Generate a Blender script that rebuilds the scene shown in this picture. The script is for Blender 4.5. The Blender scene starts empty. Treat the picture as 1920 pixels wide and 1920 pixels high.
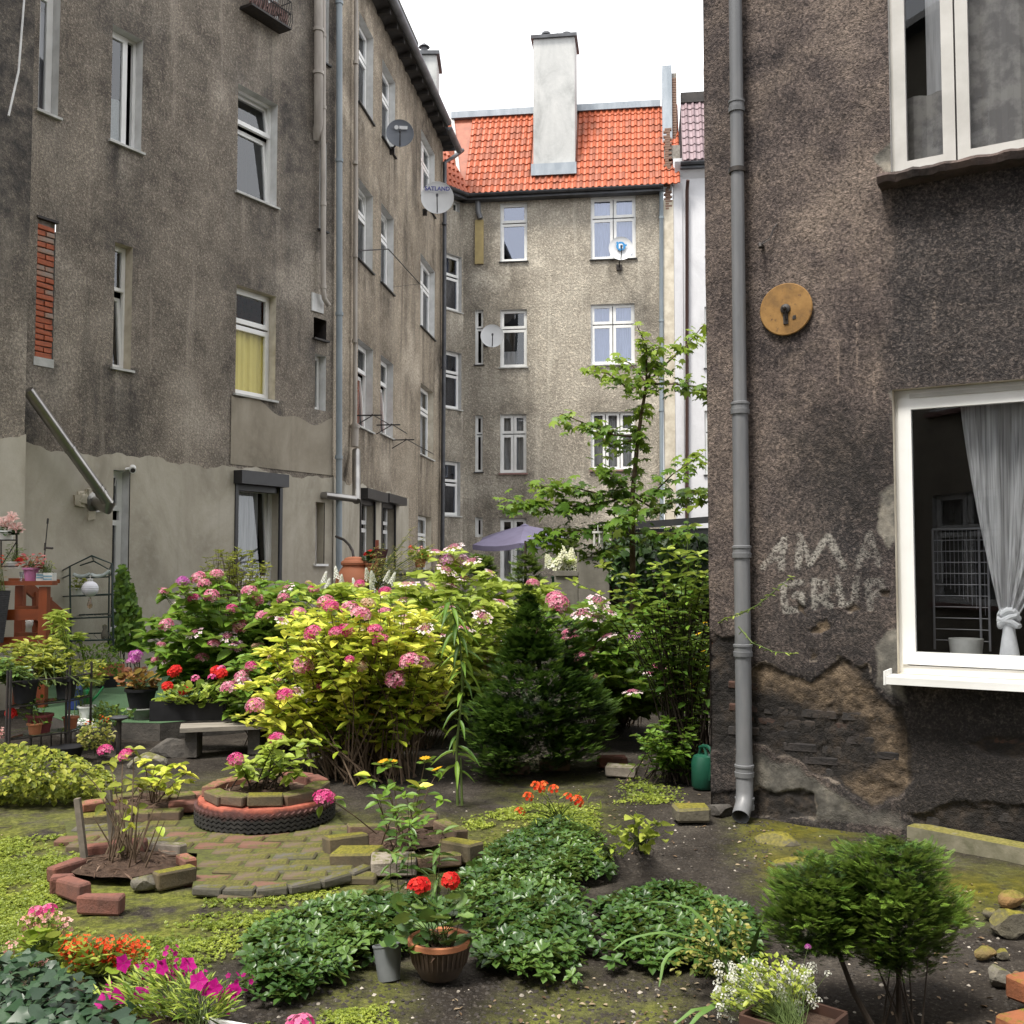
import bpy, bmesh, math, random
import numpy as np
from mathutils import Vector, Matrix
random.seed(7); rng = np.random.default_rng(7)
SC = bpy.context.scene
COL = SC.collection
PI = math.pi
# ------------------------------------------------------------------ camera, world, sun, exposure
EYE = Vector((0.0, 0.0, 1.6)); PITCH = math.radians(3.0); FPX = 1920.0
cam = bpy.data.cameras.new('camera'); cam.sensor_width = 36; cam.lens = 36; cam.clip_start = 0.05; cam.clip_end = 500
camo = bpy.data.objects.new('camera', cam); COL.objects.link(camo)
camo.location = EYE; camo.rotation_euler = (math.radians(90) + PITCH, 0, 0)
SC.camera = camo
SUN_EL, SUN_AZ = math.radians(64), math.radians(222)      # azimuth clockwise from +Y
w = bpy.data.worlds.new('World'); SC.world = w; w.use_nodes = True
nt = w.node_tree; nt.nodes.clear()
wo = nt.nodes.new('ShaderNodeOutputWorld'); bg = nt.nodes.new('ShaderNodeBackground')
sky = nt.nodes.new('ShaderNodeTexSky'); sky.sky_type = 'NISHITA'; sky.sun_disc = False
sky.sun_elevation = SUN_EL; sky.sun_rotation = SUN_AZ
mix = nt.nodes.new('ShaderNodeMix'); mix.data_type = 'RGBA'; mix.inputs[0].default_value = 0.86   # closed bright cloud cover
mix.inputs[7].default_value = (8.8, 8.75, 8.7, 1)
nt.links.new(sky.outputs[0], mix.inputs[6]); nt.links.new(mix.outputs[2], bg.inputs[0]); nt.links.new(bg.outputs[0], wo.inputs[0])
bg.inputs[1].default_value = 0.12
sl = bpy.data.lights.new('sun', 'SUN'); sl.energy = 2.8; sl.angle = math.radians(14); sl.color = (1, .95, .86)
so = bpy.data.objects.new('sun', sl); COL.objects.link(so)
sd = Vector((math.sin(SUN_AZ) * math.cos(SUN_EL), math.cos(SUN_AZ) * math.cos(SUN_EL), math.sin(SUN_EL)))
so.rotation_euler = (-sd).to_track_quat('-Z', 'Y').to_euler(); so.location = (0, 0, 30)
SC.view_settings.view_transform = 'Standard'; SC.view_settings.look = 'None'
SC.view_settings.exposure = 1.08; SC.view_settings.gamma = 1; SC.view_settings.use_curve_mapping = False
SC.render.engine = 'CYCLES'; SC.cycles.use_denoising = True
SC.cycles.max_bounces = 7; SC.cycles.transparent_max_bounces = 12
# ------------------------------------------------------------------ picture geometry (a pixel of the photograph -> a point in the yard)
cp, sp = math.cos(PITCH), math.sin(PITCH)
def ray(px, py):
    x = (px - 960) / FPX; y = (960 - py) / FPX
    return Vector((x, cp - y * sp, sp + y * cp))
def P(px, py, Y):
    d = ray(px, py); return EYE + d * (Y / d.y)
def G(px, py, z=0.0):
    d = ray(px, py); return EYE + d * ((z - EYE.z) / d.z)
def Pn(px, py, Y):                                    # numpy version
    px = np.asarray(px, float); py = np.asarray(py, float)
    x = (px - 960) / FPX; y = (960 - py) / FPX
    dy = cp - y * sp; dz = sp + y * cp; t = Y / dy
    return np.stack([x * t, dy * t, EYE.z + dz * t], -1)
def Gn(px, py):
    px = np.asarray(px, float); py = np.asarray(py, float)
    x = (px - 960) / FPX; y = (960 - py) / FPX
    dy = cp - y * sp; dz = sp + y * cp; t = -EYE.z / dz
    return np.stack([x * t, dy * t, 0 * x], -1)
def projn(p):
    v = p - np.array(EYE); f = v[..., 1] * cp + v[..., 2] * sp; u = -v[..., 1] * sp + v[..., 2] * cp
    return 960 + FPX * v[..., 0] / f, 960 - FPX * u / f
def inpoly(poly, x, y):
    r = np.zeros(np.shape(x), bool); n = len(poly)
    for i in range(n):
        x1, y1 = poly[i]; x2, y2 = poly[(i + 1) % n]
        if y1 == y2: continue
        c = ((y1 > y) != (y2 > y)) & (x < (x2 - x1) * (y - y1) / (y2 - y1) + x1)
        r ^= c
    return r
def edged(poly, x, y):
    d = np.full(np.shape(x), 1e9); n = len(poly)
    for i in range(n):
        x1, y1 = poly[i]; x2, y2 = poly[(i + 1) % n]; l = (x2 - x1) ** 2 + (y2 - y1) ** 2 + 1e-9
        t = np.clip(((x - x1) * (x2 - x1) + (y - y1) * (y2 - y1)) / l, 0, 1)
        d = np.minimum(d, np.hypot(x - x1 - t * (x2 - x1), y - y1 - t * (y2 - y1)))
    return d
def sample(poly, n):
    a = np.array(poly, float); lo, hi = a.min(0), a.max(0); out = np.zeros((0, 2))
    while len(out) < n:
        q = rng.uniform(lo, hi, (n * 2, 2)); out = np.concatenate([out, q[inpoly(poly, q[:, 0], q[:, 1])]])
    return out[:n]
def bush(poly, Y, thick, n):
    q = sample(poly, n); d = edged(poly, q[:, 0], q[:, 1]); d = np.sqrt(d / max(d.max(), 1e-6))
    s = rng.choice([-1, 1], n, p=[.62, .38]) * rng.uniform(0, 1, n) ** .45
    return Pn(q[:, 0], q[:, 1], Y + thick * s * d)
def _h(ix, iy, iz, s):
    n = (ix * 374761393 + iy * 668265263 + iz * 2147483647 + s * 1274126177).astype(np.int64)
    n = (n ^ (n >> 13)) * 1274126177; n = n ^ (n >> 16)
    return (n & 0xffff) / 65535.0
def vnoise(x, y, s=0):
    ix = np.floor(x).astype(np.int64); iy = np.floor(y).astype(np.int64); fx = x - ix; fy = y - iy
    fx = fx * fx * (3 - 2 * fx); fy = fy * fy * (3 - 2 * fy); z = np.zeros_like(ix)
    a = _h(ix, iy, z, s); b = _h(ix + 1, iy, z, s); c = _h(ix, iy + 1, z, s); d = _h(ix + 1, iy + 1, z, s)
    return a + (b - a) * fx + (c - a) * fy + (a - b - c + d) * fx * fy
def fbm(x, y, s=0, o=4):
    r = 0; a = .5
    for i in range(o): r = r + a * (vnoise(x, y, s + i) - .5) * 2; x = x * 2.03; y = y * 2.03; a *= .5
    return r
# ------------------------------------------------------------------ materials
MATS = {}
def newmat(name):
    m = bpy.data.materials.new(name); m.use_nodes = True; t = m.node_tree; t.nodes.clear()
    out = t.nodes.new('ShaderNodeOutputMaterial'); b = t.nodes.new('ShaderNodeBsdfPrincipled')
    t.links.new(b.outputs[0], out.inputs[0]); MATS[name] = m
    return m, t, b, out
class NB:
    def __init__(s, t): s.t = t
    def n(s, ty, **k):
        o = s.t.nodes.new(ty)
        for a, v in k.items(): setattr(o, a, v)
        return o
    def l(s, a, b): s.t.links.new(a, b)
    def coord(s, sc=(1, 1, 1), kind='Object'):
        c = s.n('ShaderNodeTexCoord'); m = s.n('ShaderNodeMapping'); m.inputs['Scale'].default_value = sc
        s.l(c.outputs[kind], m.inputs[0]); return m.outputs[0]
    def noise(s, v, scale, det=4, rough=.6, dist=0):
        o = s.n('ShaderNodeTexNoise'); o.inputs['Scale'].default_value = scale; o.inputs['Detail'].default_value = det
        o.inputs['Roughness'].default_value = rough; o.inputs['Distortion'].default_value = dist
        if v is not None: s.l(v, o.inputs['Vector'])
        return o.outputs[0]
    def ramp(s, f, *stops):
        o = s.n('ShaderNodeValToRGB'); e = o.color_ramp.elements
        while len(e) < len(stops): e.new(.5)
        for i, (p, c) in enumerate(stops):
            e[i].position = p; e[i].color = (*c, 1) if len(c) == 3 else c
        s.l(f, o.inputs[0]); return o.outputs[0]
    def rng(s, f, a, b, c=0, d=1):
        o = s.n('ShaderNodeMapRange'); o.inputs[1].default_value = a; o.inputs[2].default_value = b
        o.inputs[3].default_value = c; o.inputs[4].default_value = d; s.l(f, o.inputs[0]); return o.outputs[0]
    def mix(s, f, a, b, mode='MIX'):
        o = s.n('ShaderNodeMix', data_type='RGBA', blend_type=mode)
        for i, v in ((0, f), (6, a), (7, b)):
            if hasattr(v, 'is_linked'): s.l(v, o.inputs[i])
            else: o.inputs[i].default_value = v if i == 0 else (*v, 1)
        return o.outputs[2]
    def math(s, op, a, b=0):
        o = s.n('ShaderNodeMath', operation=op)
        for i, v in ((0, a), (1, b)):
            if hasattr(v, 'is_linked'): s.l(v, o.inputs[i])
            else: o.inputs[i].default_value = v
        return o.outputs[0]
    def attr(s, name):
        o = s.n('ShaderNodeAttribute'); o.attribute_name = name; return o.outputs['Fac']
    def bump(s, h, b, strength=.5, dist=.01):
        o = s.n('ShaderNodeBump'); o.inputs['Strength'].default_value = strength; o.inputs['Distance'].default_value = dist
        s.l(h, o.inputs['Height']); s.l(o.outputs[0], b.inputs['Normal'])
def M(name, c1, c2=None, rough=.7, scale=6, det=5, bump=0, bscale=None, bdist=.005, metal=0, spec=.4, sc=(1, 1, 1), lo=.35, hi=.65, moss=None, kind='Object'):
    if name in MATS: return MATS[name]
    m, t, b, out = newmat(name); k = NB(t); v = k.coord(sc, kind)
    if c2 is None: c2 = tuple(x * .8 for x in c1)
    n = k.noise(v, scale, det)
    col = k.ramp(n, (lo, c1), (hi, c2))
    if moss:
        g = k.n('ShaderNodeNewGeometry'); sx = k.n('ShaderNodeSeparateXYZ'); k.l(g.outputs['Normal'], sx.inputs[0])
        f = k.math('MULTIPLY', k.rng(sx.outputs[2], .5, .95), k.rng(k.noise(v, scale * 1.7, 5), .5 - moss[0] * .3, .62 - moss[0] * .3))
        col = k.mix(f, col, k.ramp(k.noise(v, 60, 3), (.35, moss[1]), (.65, moss[2])))
    k.l(col, b.inputs['Base Color']); b.inputs['Roughness'].default_value = rough; b.inputs['Metallic'].default_value = metal
    b.inputs['Specular IOR Level'].default_value = spec
    if bump: k.bump(k.noise(v, bscale or scale * 4, 6, .65), b, bump, bdist)
    return m
def leafM(name, c1, c2, c3, rough=.45, trans=.3, spec=.35, vein=0):
    if name in MATS: return MATS[name]
    m, t, b, out = newmat(name); k = NB(t)
    f = k.math('ADD', k.attr('tint'), k.math('MULTIPLY', k.math('SUBTRACT', k.noise(k.coord(), 70, 2), .5), .5))
    col = k.ramp(f, (.1, c1), (.5, c2), (.92, c3))
    k.l(col, b.inputs['Base Color']); b.inputs['Roughness'].default_value = rough; b.inputs['Specular IOR Level'].default_value = spec
    tr = k.n('ShaderNodeBsdfTranslucent'); k.l(k.mix(.4, col, (.45, .52, .12), 'MIX') if trans > .2 else col, tr.inputs[0])
    mx = k.n('ShaderNodeMixShader'); mx.inputs[0].default_value = trans
    k.l(b.outputs[0], mx.inputs[1]); k.l(tr.outputs[0], mx.inputs[2]); k.l(mx.outputs[0], out.inputs[0])
    return m
def petalM(name, c1, c2, c3, trans=.25):
    if name in MATS: return MATS[name]
    m, t, b, out = newmat(name); k = NB(t)
    col = k.ramp(k.attr('tint'), (.08, c1), (.5, c2), (.95, c3))
    k.l(col, b.inputs['Base Color']); b.inputs['Roughness'].default_value = .6; b.inputs['Specular IOR Level'].default_value = .2
    tr = k.n('ShaderNodeBsdfTranslucent'); k.l(col, tr.inputs[0]); mx = k.n('ShaderNodeMixShader'); mx.inputs[0].default_value = trans
    k.l(b.outputs[0], mx.inputs[1]); k.l(tr.outputs[0], mx.inputs[2]); k.l(mx.outputs[0], out.inputs[0]); return m
def glassM(name, tintc=(.9, .93, .95), refl=.1, edge=.75, rough=.0, gc=(.95, .97, 1)):
    if name in MATS: return MATS[name]
    m, t, b, out = newmat(name); k = NB(t); t.nodes.remove(b)
    g = k.n('ShaderNodeBsdfGlossy'); g.inputs['Roughness'].default_value = rough; g.inputs[0].default_value = (*gc, 1)
    tr = k.n('ShaderNodeBsdfTransparent'); tr.inputs[0].default_value = (*tintc, 1)
    lw = k.n('ShaderNodeFresnel'); lw.inputs[0].default_value = 1.5
    f = k.rng(lw.outputs[0], .04, 1, refl, edge)
    bp = k.n('ShaderNodeBump'); bp.inputs['Strength'].default_value = .05; bp.inputs['Distance'].default_value = .02
    k.l(k.noise(k.coord(), 1.3, 1), bp.inputs['Height']); k.l(bp.outputs[0], g.inputs['Normal'])
    mx = k.n('ShaderNodeMixShader'); k.l(f, mx.inputs[0]); k.l(tr.outputs[0], mx.inputs[1]); k.l(g.outputs[0], mx.inputs[2]); k.l(mx.outputs[0], out.inputs[0])
    return m
def sheerM(name, c=(.75, .76, .78), a=.6, fold=40):
    if name in MATS: return MATS[name]
    m, t, b, out = newmat(name); k = NB(t)
    b.inputs['Base Color'].default_value = (*c, 1); b.inputs['Roughness'].default_value = .9
    tr = k.n('ShaderNodeBsdfTransparent'); mx = k.n('ShaderNodeMixShader')
    k.l(k.rng(k.noise(k.coord((fold, fold, 1.5)), 1, 2), .3, .7, a - .2, min(1, a + .25)), mx.inputs[0])
    k.l(tr.outputs[0], mx.inputs[1]); k.l(b.outputs[0], mx.inputs[2]); k.l(mx.outputs[0], out.inputs[0]); return m
def roughcast(name, dark, mid, light, grain=32, streak=1.0, stain=(.03, .028, .027), bstr=.9, bdist=.02, seedv=0, stainlo=.44):
    m, t, b, out = newmat(name); k = NB(t); v = k.coord()
    mp = k.n('ShaderNodeMapping'); mp.inputs['Location'].default_value = (seedv, seedv * .7, seedv * .3); k.l(v, mp.inputs[0]); v2 = mp.outputs[0]
    big = k.noise(v2, .55, 5, .62, .4)
    base = k.ramp(big, (.30, dark), (.5, mid), (.7, light))
    med = k.noise(v2, 3.2, 5, .65)
    base = k.mix(k.rng(med, .35, .7, 0, .65), base, light)
    # pebbles of the throw: pale grit over dark hollows
    g1 = k.noise(v, grain, 3, .7); g2 = k.noise(v, grain * 2.7, 2, .6)
    base = k.mix(k.rng(g1, .50, .64, 0, .7), base, k.mix(.5, k.mix(1.0, base, (2.3, 2.2, 2.1), 'MULTIPLY'), tuple(min(1, c * 1.3) for c in light)))
    base = k.mix(k.rng(g2, .52, .36, 0, .6), base, tuple(c * .45 for c in dark))
    # run-down dirt
    mp3 = k.n('ShaderNodeMapping'); mp3.inputs['Scale'].default_value = (1.7, 1.7, .16); mp3.inputs['Location'].default_value = (seedv * 1.3, 0, 0); k.l(v, mp3.inputs[0])
    st = k.noise(mp3.outputs[0], 1.0, 5, .62)
    base = k.mix(k.math('MULTIPLY', k.rng(st, stainlo + .14, stainlo + .26), .8 * streak), base, stain)
    mp4 = k.n('ShaderNodeMapping'); mp4.inputs['Scale'].default_value = (3.5, 3.5, .22); mp4.inputs['Location'].default_value = (4 + seedv, 2, 1); k.l(v, mp4.inputs[0])
    base = k.mix(k.math('MULTIPLY', k.rng(k.noise(mp4.outputs[0], 1, 4), .6, .72), .45), base, tuple(min(1, c * 1.35) for c in light))
    base = k.mix(k.math('MULTIPLY', k.attr('soot'), k.rng(k.noise(v, 5, 5, .65), .3, .62, .25, 1)), base, stain)
    base = k.mix(k.math('MULTIPLY', k.attr('pale'), k.rng(g1, .35, .6, .2, .9)), base, tuple(min(1, c * 1.5 + .03) for c in light))
    k.l(base, b.inputs['Base Color']); b.inputs['Roughness'].default_value = .95; b.inputs['Specular IOR Level'].default_value = .15
    h = k.math('ADD', k.math('MULTIPLY', g1, 1.0), k.math('MULTIPLY', g2, .5)); k.bump(h, b, bstr, bdist)
    return m
# ------------------------------------------------------------------ objects, meshes
ORG = {}                                               # world place of every thing's origin
def tag(o, label=None, cat=None, group=None, kind=None):
    if label: o['label'] = label
    if cat: o['category'] = cat
    if group: o['group'] = group
    if kind: o['kind'] = kind
    return o
def thing(name, label, cat, loc=(0, 0, 0), group=None):
    o = bpy.data.objects.new(name, None); o.empty_display_size = .1; COL.objects.link(o); o.location = loc
    ORG[o.name] = Vector(loc); return tag(o, label, cat, group)
def obj(name, me, mat=None, parent=None, loc=None, kind=None):
    """link a mesh made in world coordinates; under a parent it is shifted to the parent's place"""
    o = bpy.data.objects.new(name, me); COL.objects.link(o)
    if mat and not me.materials:
        me.materials.append(mat)
    if parent is not None:
        o.parent = parent; p = ORG[parent.name]; ORG[o.name] = p
        if loc is None: me.transform(Matrix.Translation(-p))
        else: o.location = Vector(loc) - p
    else:
        ORG[o.name] = Vector((0, 0, 0)) if loc is None else Vector(loc)
        if loc is not None: o.location = loc
    if kind: o['kind'] = kind
    return o
def piece(name, me, parent, loc, rot=(0, 0, 0), scale=(1, 1, 1), mat=None):
    """a copy of a shared mesh as a child (parent = thing or part whose origin is known)"""
    o = bpy.data.objects.new(name, me); COL.objects.link(o); o.parent = parent
    ORG[o.name] = ORG[parent.name]
    o.location = Vector(loc) - ORG[parent.name]; o.rotation_euler = rot; o.scale = scale
    if mat:
        o.material_slots[0].link = 'OBJECT'; o.material_slots[0].material = mat
    return o
class MB:
    def __init__(s): s.v = []; s.f = []
    def quad(s, *p):
        n = len(s.v); s.v += [tuple(q) for q in p]; s.f.append(tuple(range(n, n + len(p)))); return s
    def add(s, vs, fs):
        n = len(s.v); s.v += [tuple(q) for q in vs]; s.f += [tuple(i + n for i in f) for f in fs]; return s
    def box(s, c, size, ax=None, jit=0):
        """c centre, size along axes ax (three vectors, default x y z)"""
        ax = ax or (Vector((1, 0, 0)), Vector((0, 1, 0)), Vector((0, 0, 1))); c = Vector(c); vs = []
        for dz in (-.5, .5):
            for dy in (-.5, .5):
                for dx in (-.5, .5):
                    q = c + ax[0] * dx * size[0] + ax[1] * dy * size[1] + ax[2] * dz * size[2]
                    if jit: q += Vector((random.uniform(-jit, jit) for _ in range(3)))
                    vs.append(q)
        return s.add(vs, [(0, 2, 3, 1), (4, 5, 7, 6), (0, 1, 5, 4), (2, 6, 7, 3), (0, 4, 6, 2), (1, 3, 7, 5)])
    def rbox(s, c, yaw, size, jit=0):
        a = Vector((math.cos(yaw), math.sin(yaw), 0)); return s.box(c, size, (a, Vector((-a.y, a.x, 0)), Vector((0, 0, 1))), jit)
    def bar(s, a, b, w, h=None, up=(0, 0, 1)):
        a = Vector(a); b = Vector(b); d = (b - a); L = d.length; d.normalize(); u = Vector(up)
        if abs(d.dot(u)) > .98: u = Vector((1, 0, 0))
        x = d.cross(u).normalized(); z = x.cross(d)
        return s.box((a + b) / 2, (L, w, h or w), (d, x, z))
    def tube(s, pts, r, n=10, cap=True):
        pts = [Vector(p) for p in pts]; rs = r if isinstance(r, (list, tuple)) else [r] * len(pts); base = len(s.v); ref = None
        for i, p in enumerate(pts):
            t = (pts[min(i + 1, len(pts) - 1)] - pts[max(i - 1, 0)]).normalized()
            if ref is None: ref = t.orthogonal().normalized()
            ref = (ref - t * ref.dot(t)); ref = ref.normalized() if ref.length > 1e-6 else t.orthogonal().normalized()
            b = t.cross(ref)
            for k in range(n):
                a = 2 * PI * k / n; s.v.append(tuple(p + (ref * math.cos(a) + b * math.sin(a)) * rs[i]))
        for i in range(len(pts) - 1):
            for k in range(n):
                a0 = base + i * n + k; a1 = base + i * n + (k + 1) % n; s.f.append((a0, a1, a1 + n, a0 + n))
        if cap:
            s.f.append(tuple(base + k for k in reversed(range(n)))); e = base + (len(pts) - 1) * n; s.f.append(tuple(e + k for k in range(n)))
        return s
    def lathe(s, c, prof, n=24, ax=None, sq=0):
        """prof: (radius, height) pairs"""
        c = Vector(c); ax = ax or (Vector((1, 0, 0)), Vector((0, 1, 0)), Vector((0, 0, 1))); base = len(s.v)
        for r, h in prof:
            for k in range(n):
                a = 2 * PI * k / n; ca, sa = math.cos(a), math.sin(a)
                if sq: m = (abs(ca) ** sq + abs(sa) ** sq) ** (-1 / sq); ca *= m; sa *= m
                s.v.append(tuple(c + ax[0] * r * ca + ax[1] * r * sa + ax[2] * h))
        for i in range(len(prof) - 1):
            for k in range(n):
                a0 = base + i * n + k; a1 = base + i * n + (k + 1) % n; s.f.append((a0, a1, a1 + n, a0 + n))
        for i, fl in ((0, True), (len(prof) - 1, False)):
            if prof[i][0] > 1e-4: q = [base + i * n + k for k in range(n)]; s.f.append(tuple(reversed(q)) if fl else tuple(q))
        return s
    def mesh(s, name, smooth=False):
        me = bpy.data.meshes.new(name); me.from_pydata(s.v, [], s.f); me.update()
        if smooth:
            me.polygons.foreach_set('use_smooth', [True] * len(me.polygons))
            try: me.set_sharp_from_angle(angle=math.radians(40))
            except Exception: pass
        return me
    def build(s, name, mat=None, parent=None, smooth=False, kind=None): return obj(name, s.mesh(name, smooth), mat, parent, kind=kind)
def fast(name, V, loops, starts, tint=None, smooth=True):
    me = bpy.data.meshes.new(name); V = np.ascontiguousarray(V, np.float32); loops = np.ascontiguousarray(loops, np.int32); starts = np.ascontiguousarray(starts, np.int32)
    me.vertices.add(len(V)); me.vertices.foreach_set('co', V.ravel())
    me.loops.add(len(loops)); me.loops.foreach_set('vertex_index', loops)
    me.polygons.add(len(starts)); me.polygons.foreach_set('loop_start', starts)
    if smooth: me.polygons.foreach_set('use_smooth', np.ones(len(starts), bool))
    if tint is not None:
        a = me.attributes.new('tint', 'FLOAT', 'POINT'); a.data.foreach_set('value', np.ascontiguousarray(tint, np.float32))
    me.update(calc_edges=True); me.validate(); return me
def nrm(a): return a / np.maximum(np.linalg.norm(a, axis=-1, keepdims=True), 1e-9)
def scatter(name, T, pos, D, N, S, tint, smooth=True):
    """copies of a small template (x across, y along, z up) joined into one mesh"""
    tv, tf = T; tv = np.array(tv, float); n = len(pos); D = nrm(np.asarray(D, float)); N = np.asarray(N, float)
    N = nrm(N - D * (N * D).sum(-1, keepdims=True)); X = np.cross(D, N)
    S = np.broadcast_to(np.asarray(S, float), (n,))
    V = pos[:, None] + S[:, None, None] * (tv[None, :, 0:1] * X[:, None] + tv[None, :, 1:2] * D[:, None] + tv[None, :, 2:3] * N[:, None])
    k = len(tv); lp = np.concatenate([np.array(f) for f in tf]); ln = np.array([len(f) for f in tf]); st = np.concatenate([[0], np.cumsum(ln)[:-1]])
    L = (lp[None] + (np.arange(n) * k)[:, None]).ravel(); ST = (st[None] + (np.arange(n) * len(lp))[:, None]).ravel()
    return fast(name, V.reshape(-1, 3), L, ST, np.repeat(np.asarray(tint, float), k), smooth)
def joinT(*Ts):
    v = []; f = []
    for a, b in Ts: n = len(v); v += list(a); f += [tuple(i + n for i in q) for q in b]
    return v, f
# leaf shapes, one unit long
def leafT(ws, fold=.12, droop=.25, ys=None):
    ys = ys or [(i + 1) / (len(ws) + 1) for i in range(len(ws))]; v = [(0, 0, 0)]; f = []
    for x, y in zip(ws, ys):
        z = -droop * y * y; v += [(-x, y, z + fold * x * 1.6), (0, y, z - fold * .25), (x, y, z + fold * x * 1.6)]
    v.append((0, 1, -droop)); n = len(ws); tip = len(v) - 1
    f += [(0, 2, 1), (0, 3, 2)]
    for i in range(n - 1):
        a = 1 + 3 * i; f += [(a, a + 1, a + 4, a + 3), (a + 1, a + 2, a + 5, a + 4)]
    a = 1 + 3 * (n - 1); f += [(a, a + 1, tip), (a + 1, a + 2, tip)]
    return v, f
OVATE = leafT([.24, .33, .24], .25, .28); LANCE = leafT([.1, .14, .1], .3, .35); NARROW = leafT([.06, .07], .2, .3)
ELLIP = leafT([.17, .24, .17], .25, .15); SMALL = leafT([.26, .22], .2, .1); BROAD = leafT([.36, .42, .28], .2, .3)
def lobed(pts, cup=.1):
    v = [(0, .32, -.04)] + [(x, y, -cup * (x * x + (y - .32) ** 2) + .02 * (-1) ** i) for i, (x, y) in enumerate(pts)]
    n = len(pts); return v, [(0, i + 1, (i + 1) % n + 1) for i in range(n)]
MAPLE = lobed([(0, 0), (.28, -.02), (.2, .2), (.55, .32), (.34, .46), (.44, .72), (.17, .66), (0, 1), (-.17, .66), (-.44, .72), (-.34, .46), (-.55, .32), (-.2, .2), (-.28, -.02)], .5)
IVY = lobed([(0, .05), (.32, -.02), (.5, .3), (.3, .5), (.0, 1), (-.3, .5), (-.5, .3), (-.32, -.02)], .35)
ROUND = lobed([(0.03, .1), (.3, .0), (.5, .25), (.52, .55), (.33, .85), (.1, .97), (-.1, .97), (-.33, .85), (-.52, .55), (-.5, .25), (-.3, 0), (-.03, .1)], -.35)
def rotT(T, az, el, s=1, at=(0, 0, 0)):
    v, f = T; M_ = Matrix.Translation(at) @ Matrix.Rotation(az, 4, 'Z') @ Matrix.Rotation(el, 4, 'X') @ Matrix.Scale(s, 4)
    return [tuple(M_ @ Vector(p)) for p in v], f
ROSETTE = joinT(*[rotT(leafT([.2, .3], .2, .25), i * 2.4, .12 + .5 * (i % 2) , .95 - .2 * (i % 2), (0, 0, .12 * (i % 2))) for i in range(7)])     # seen from above, z up
CRESS = joinT(*[rotT(([(0, .08, .03), (.32, .5, 0), (0, .95, .02), (-.32, .5, 0)], [(0, 1, 2, 3)]), i * 1.35, random.uniform(.1, .7), random.uniform(.7, 1.1)) for i in range(5)])
def sprayT(w_, side=6, sub=1):
    v = []; f = []
    def strip(p, d, L, wd):
        n = len(v); x = (d[1], -d[0]); q = (p[0] + d[0] * L, p[1] + d[1] * L); m = (p[0] + d[0] * L * .45, p[1] + d[1] * L * .45); z = lambda t: .30 * t[1] ** 2 - .25 * t[0] ** 2
        v.extend([(p[0], p[1], z(p)), (m[0] + x[0] * wd, m[1] + x[1] * wd, z(m) + .02), (q[0], q[1], z(q)), (m[0] - x[0] * wd, m[1] - x[1] * wd, z(m) + .02)]); f.append((n, n + 1, n + 2, n + 3))
    strip((0, 0), (0, 1), 1, w_)
    for i in range(side):
        y = .08 + .78 * i / side
        for sgn in (-1, 1):
            a = .8 - .25 * y; L = .52 * (1 - y * .72); strip((0, y), (sgn * math.sin(a), math.cos(a)), L, w_ * .9)
            if L > .22:
                for k in range(sub): b = a - .5 if k == 0 else a + .45; t = .4 + .15 * k; strip((sgn * math.sin(a) * L * t, y + math.cos(a) * L * t), (sgn * math.sin(b), math.cos(b)), L * .5, w_ * .8)
    return v, f
SPRAY = sprayT(.05, 5, 1); SPRAY_F = sprayT(.023, 6, 1)
def stems(paths, r, n=5):
    m = MB()
    for i, p in enumerate(paths):
        rr = r[i] if isinstance(r, list) else r; m.tube(p, [rr * (1 - .6 * j / (len(p) - 1)) for j in range(len(p))], n, cap=False)
    return m
def bez(a, b, c, n=6):
    return [a * (1 - t) ** 2 + b * (2 * t * (1 - t)) + c * t * t for t in (i / (n - 1) for i in range(n))]
def lift(a, b, up=.5, side=.0):
    """path from a to b that first climbs"""
    a = Vector(a); b = Vector(b); m = a.lerp(b, .35); m.z = a.z + (b.z - a.z) * (.35 + up * .45); m += Vector((random.uniform(-1, 1), random.uniform(-1, 1), 0)) * side
    return bez(a, m, b)
def at(path, t):
    f = t * (len(path) - 1); i = min(int(f), len(path) - 2); return path[i].lerp(path[i + 1], f - i)
def ribbon(m, pts, ws, up=(0, 0, 1), fold=.25):
    pts = [Vector(p) for p in pts]; n0 = len(m.v)
    for i, p in enumerate(pts):
        t = (pts[min(i + 1, len(pts) - 1)] - pts[max(i - 1, 0)]).normalized(); x = t.cross(Vector(up)); x = x.normalized() if x.length > 1e-4 else Vector((1, 0, 0)); nn = x.cross(t)
        m.v += [tuple(p - x * ws[i] + nn * ws[i] * fold), tuple(p), tuple(p + x * ws[i] + nn * ws[i] * fold)]
    for i in range(len(pts) - 1):
        a = n0 + 3 * i; m.f += [(a, a + 1, a + 4, a + 3), (a + 1, a + 2, a + 5, a + 4)]
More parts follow.
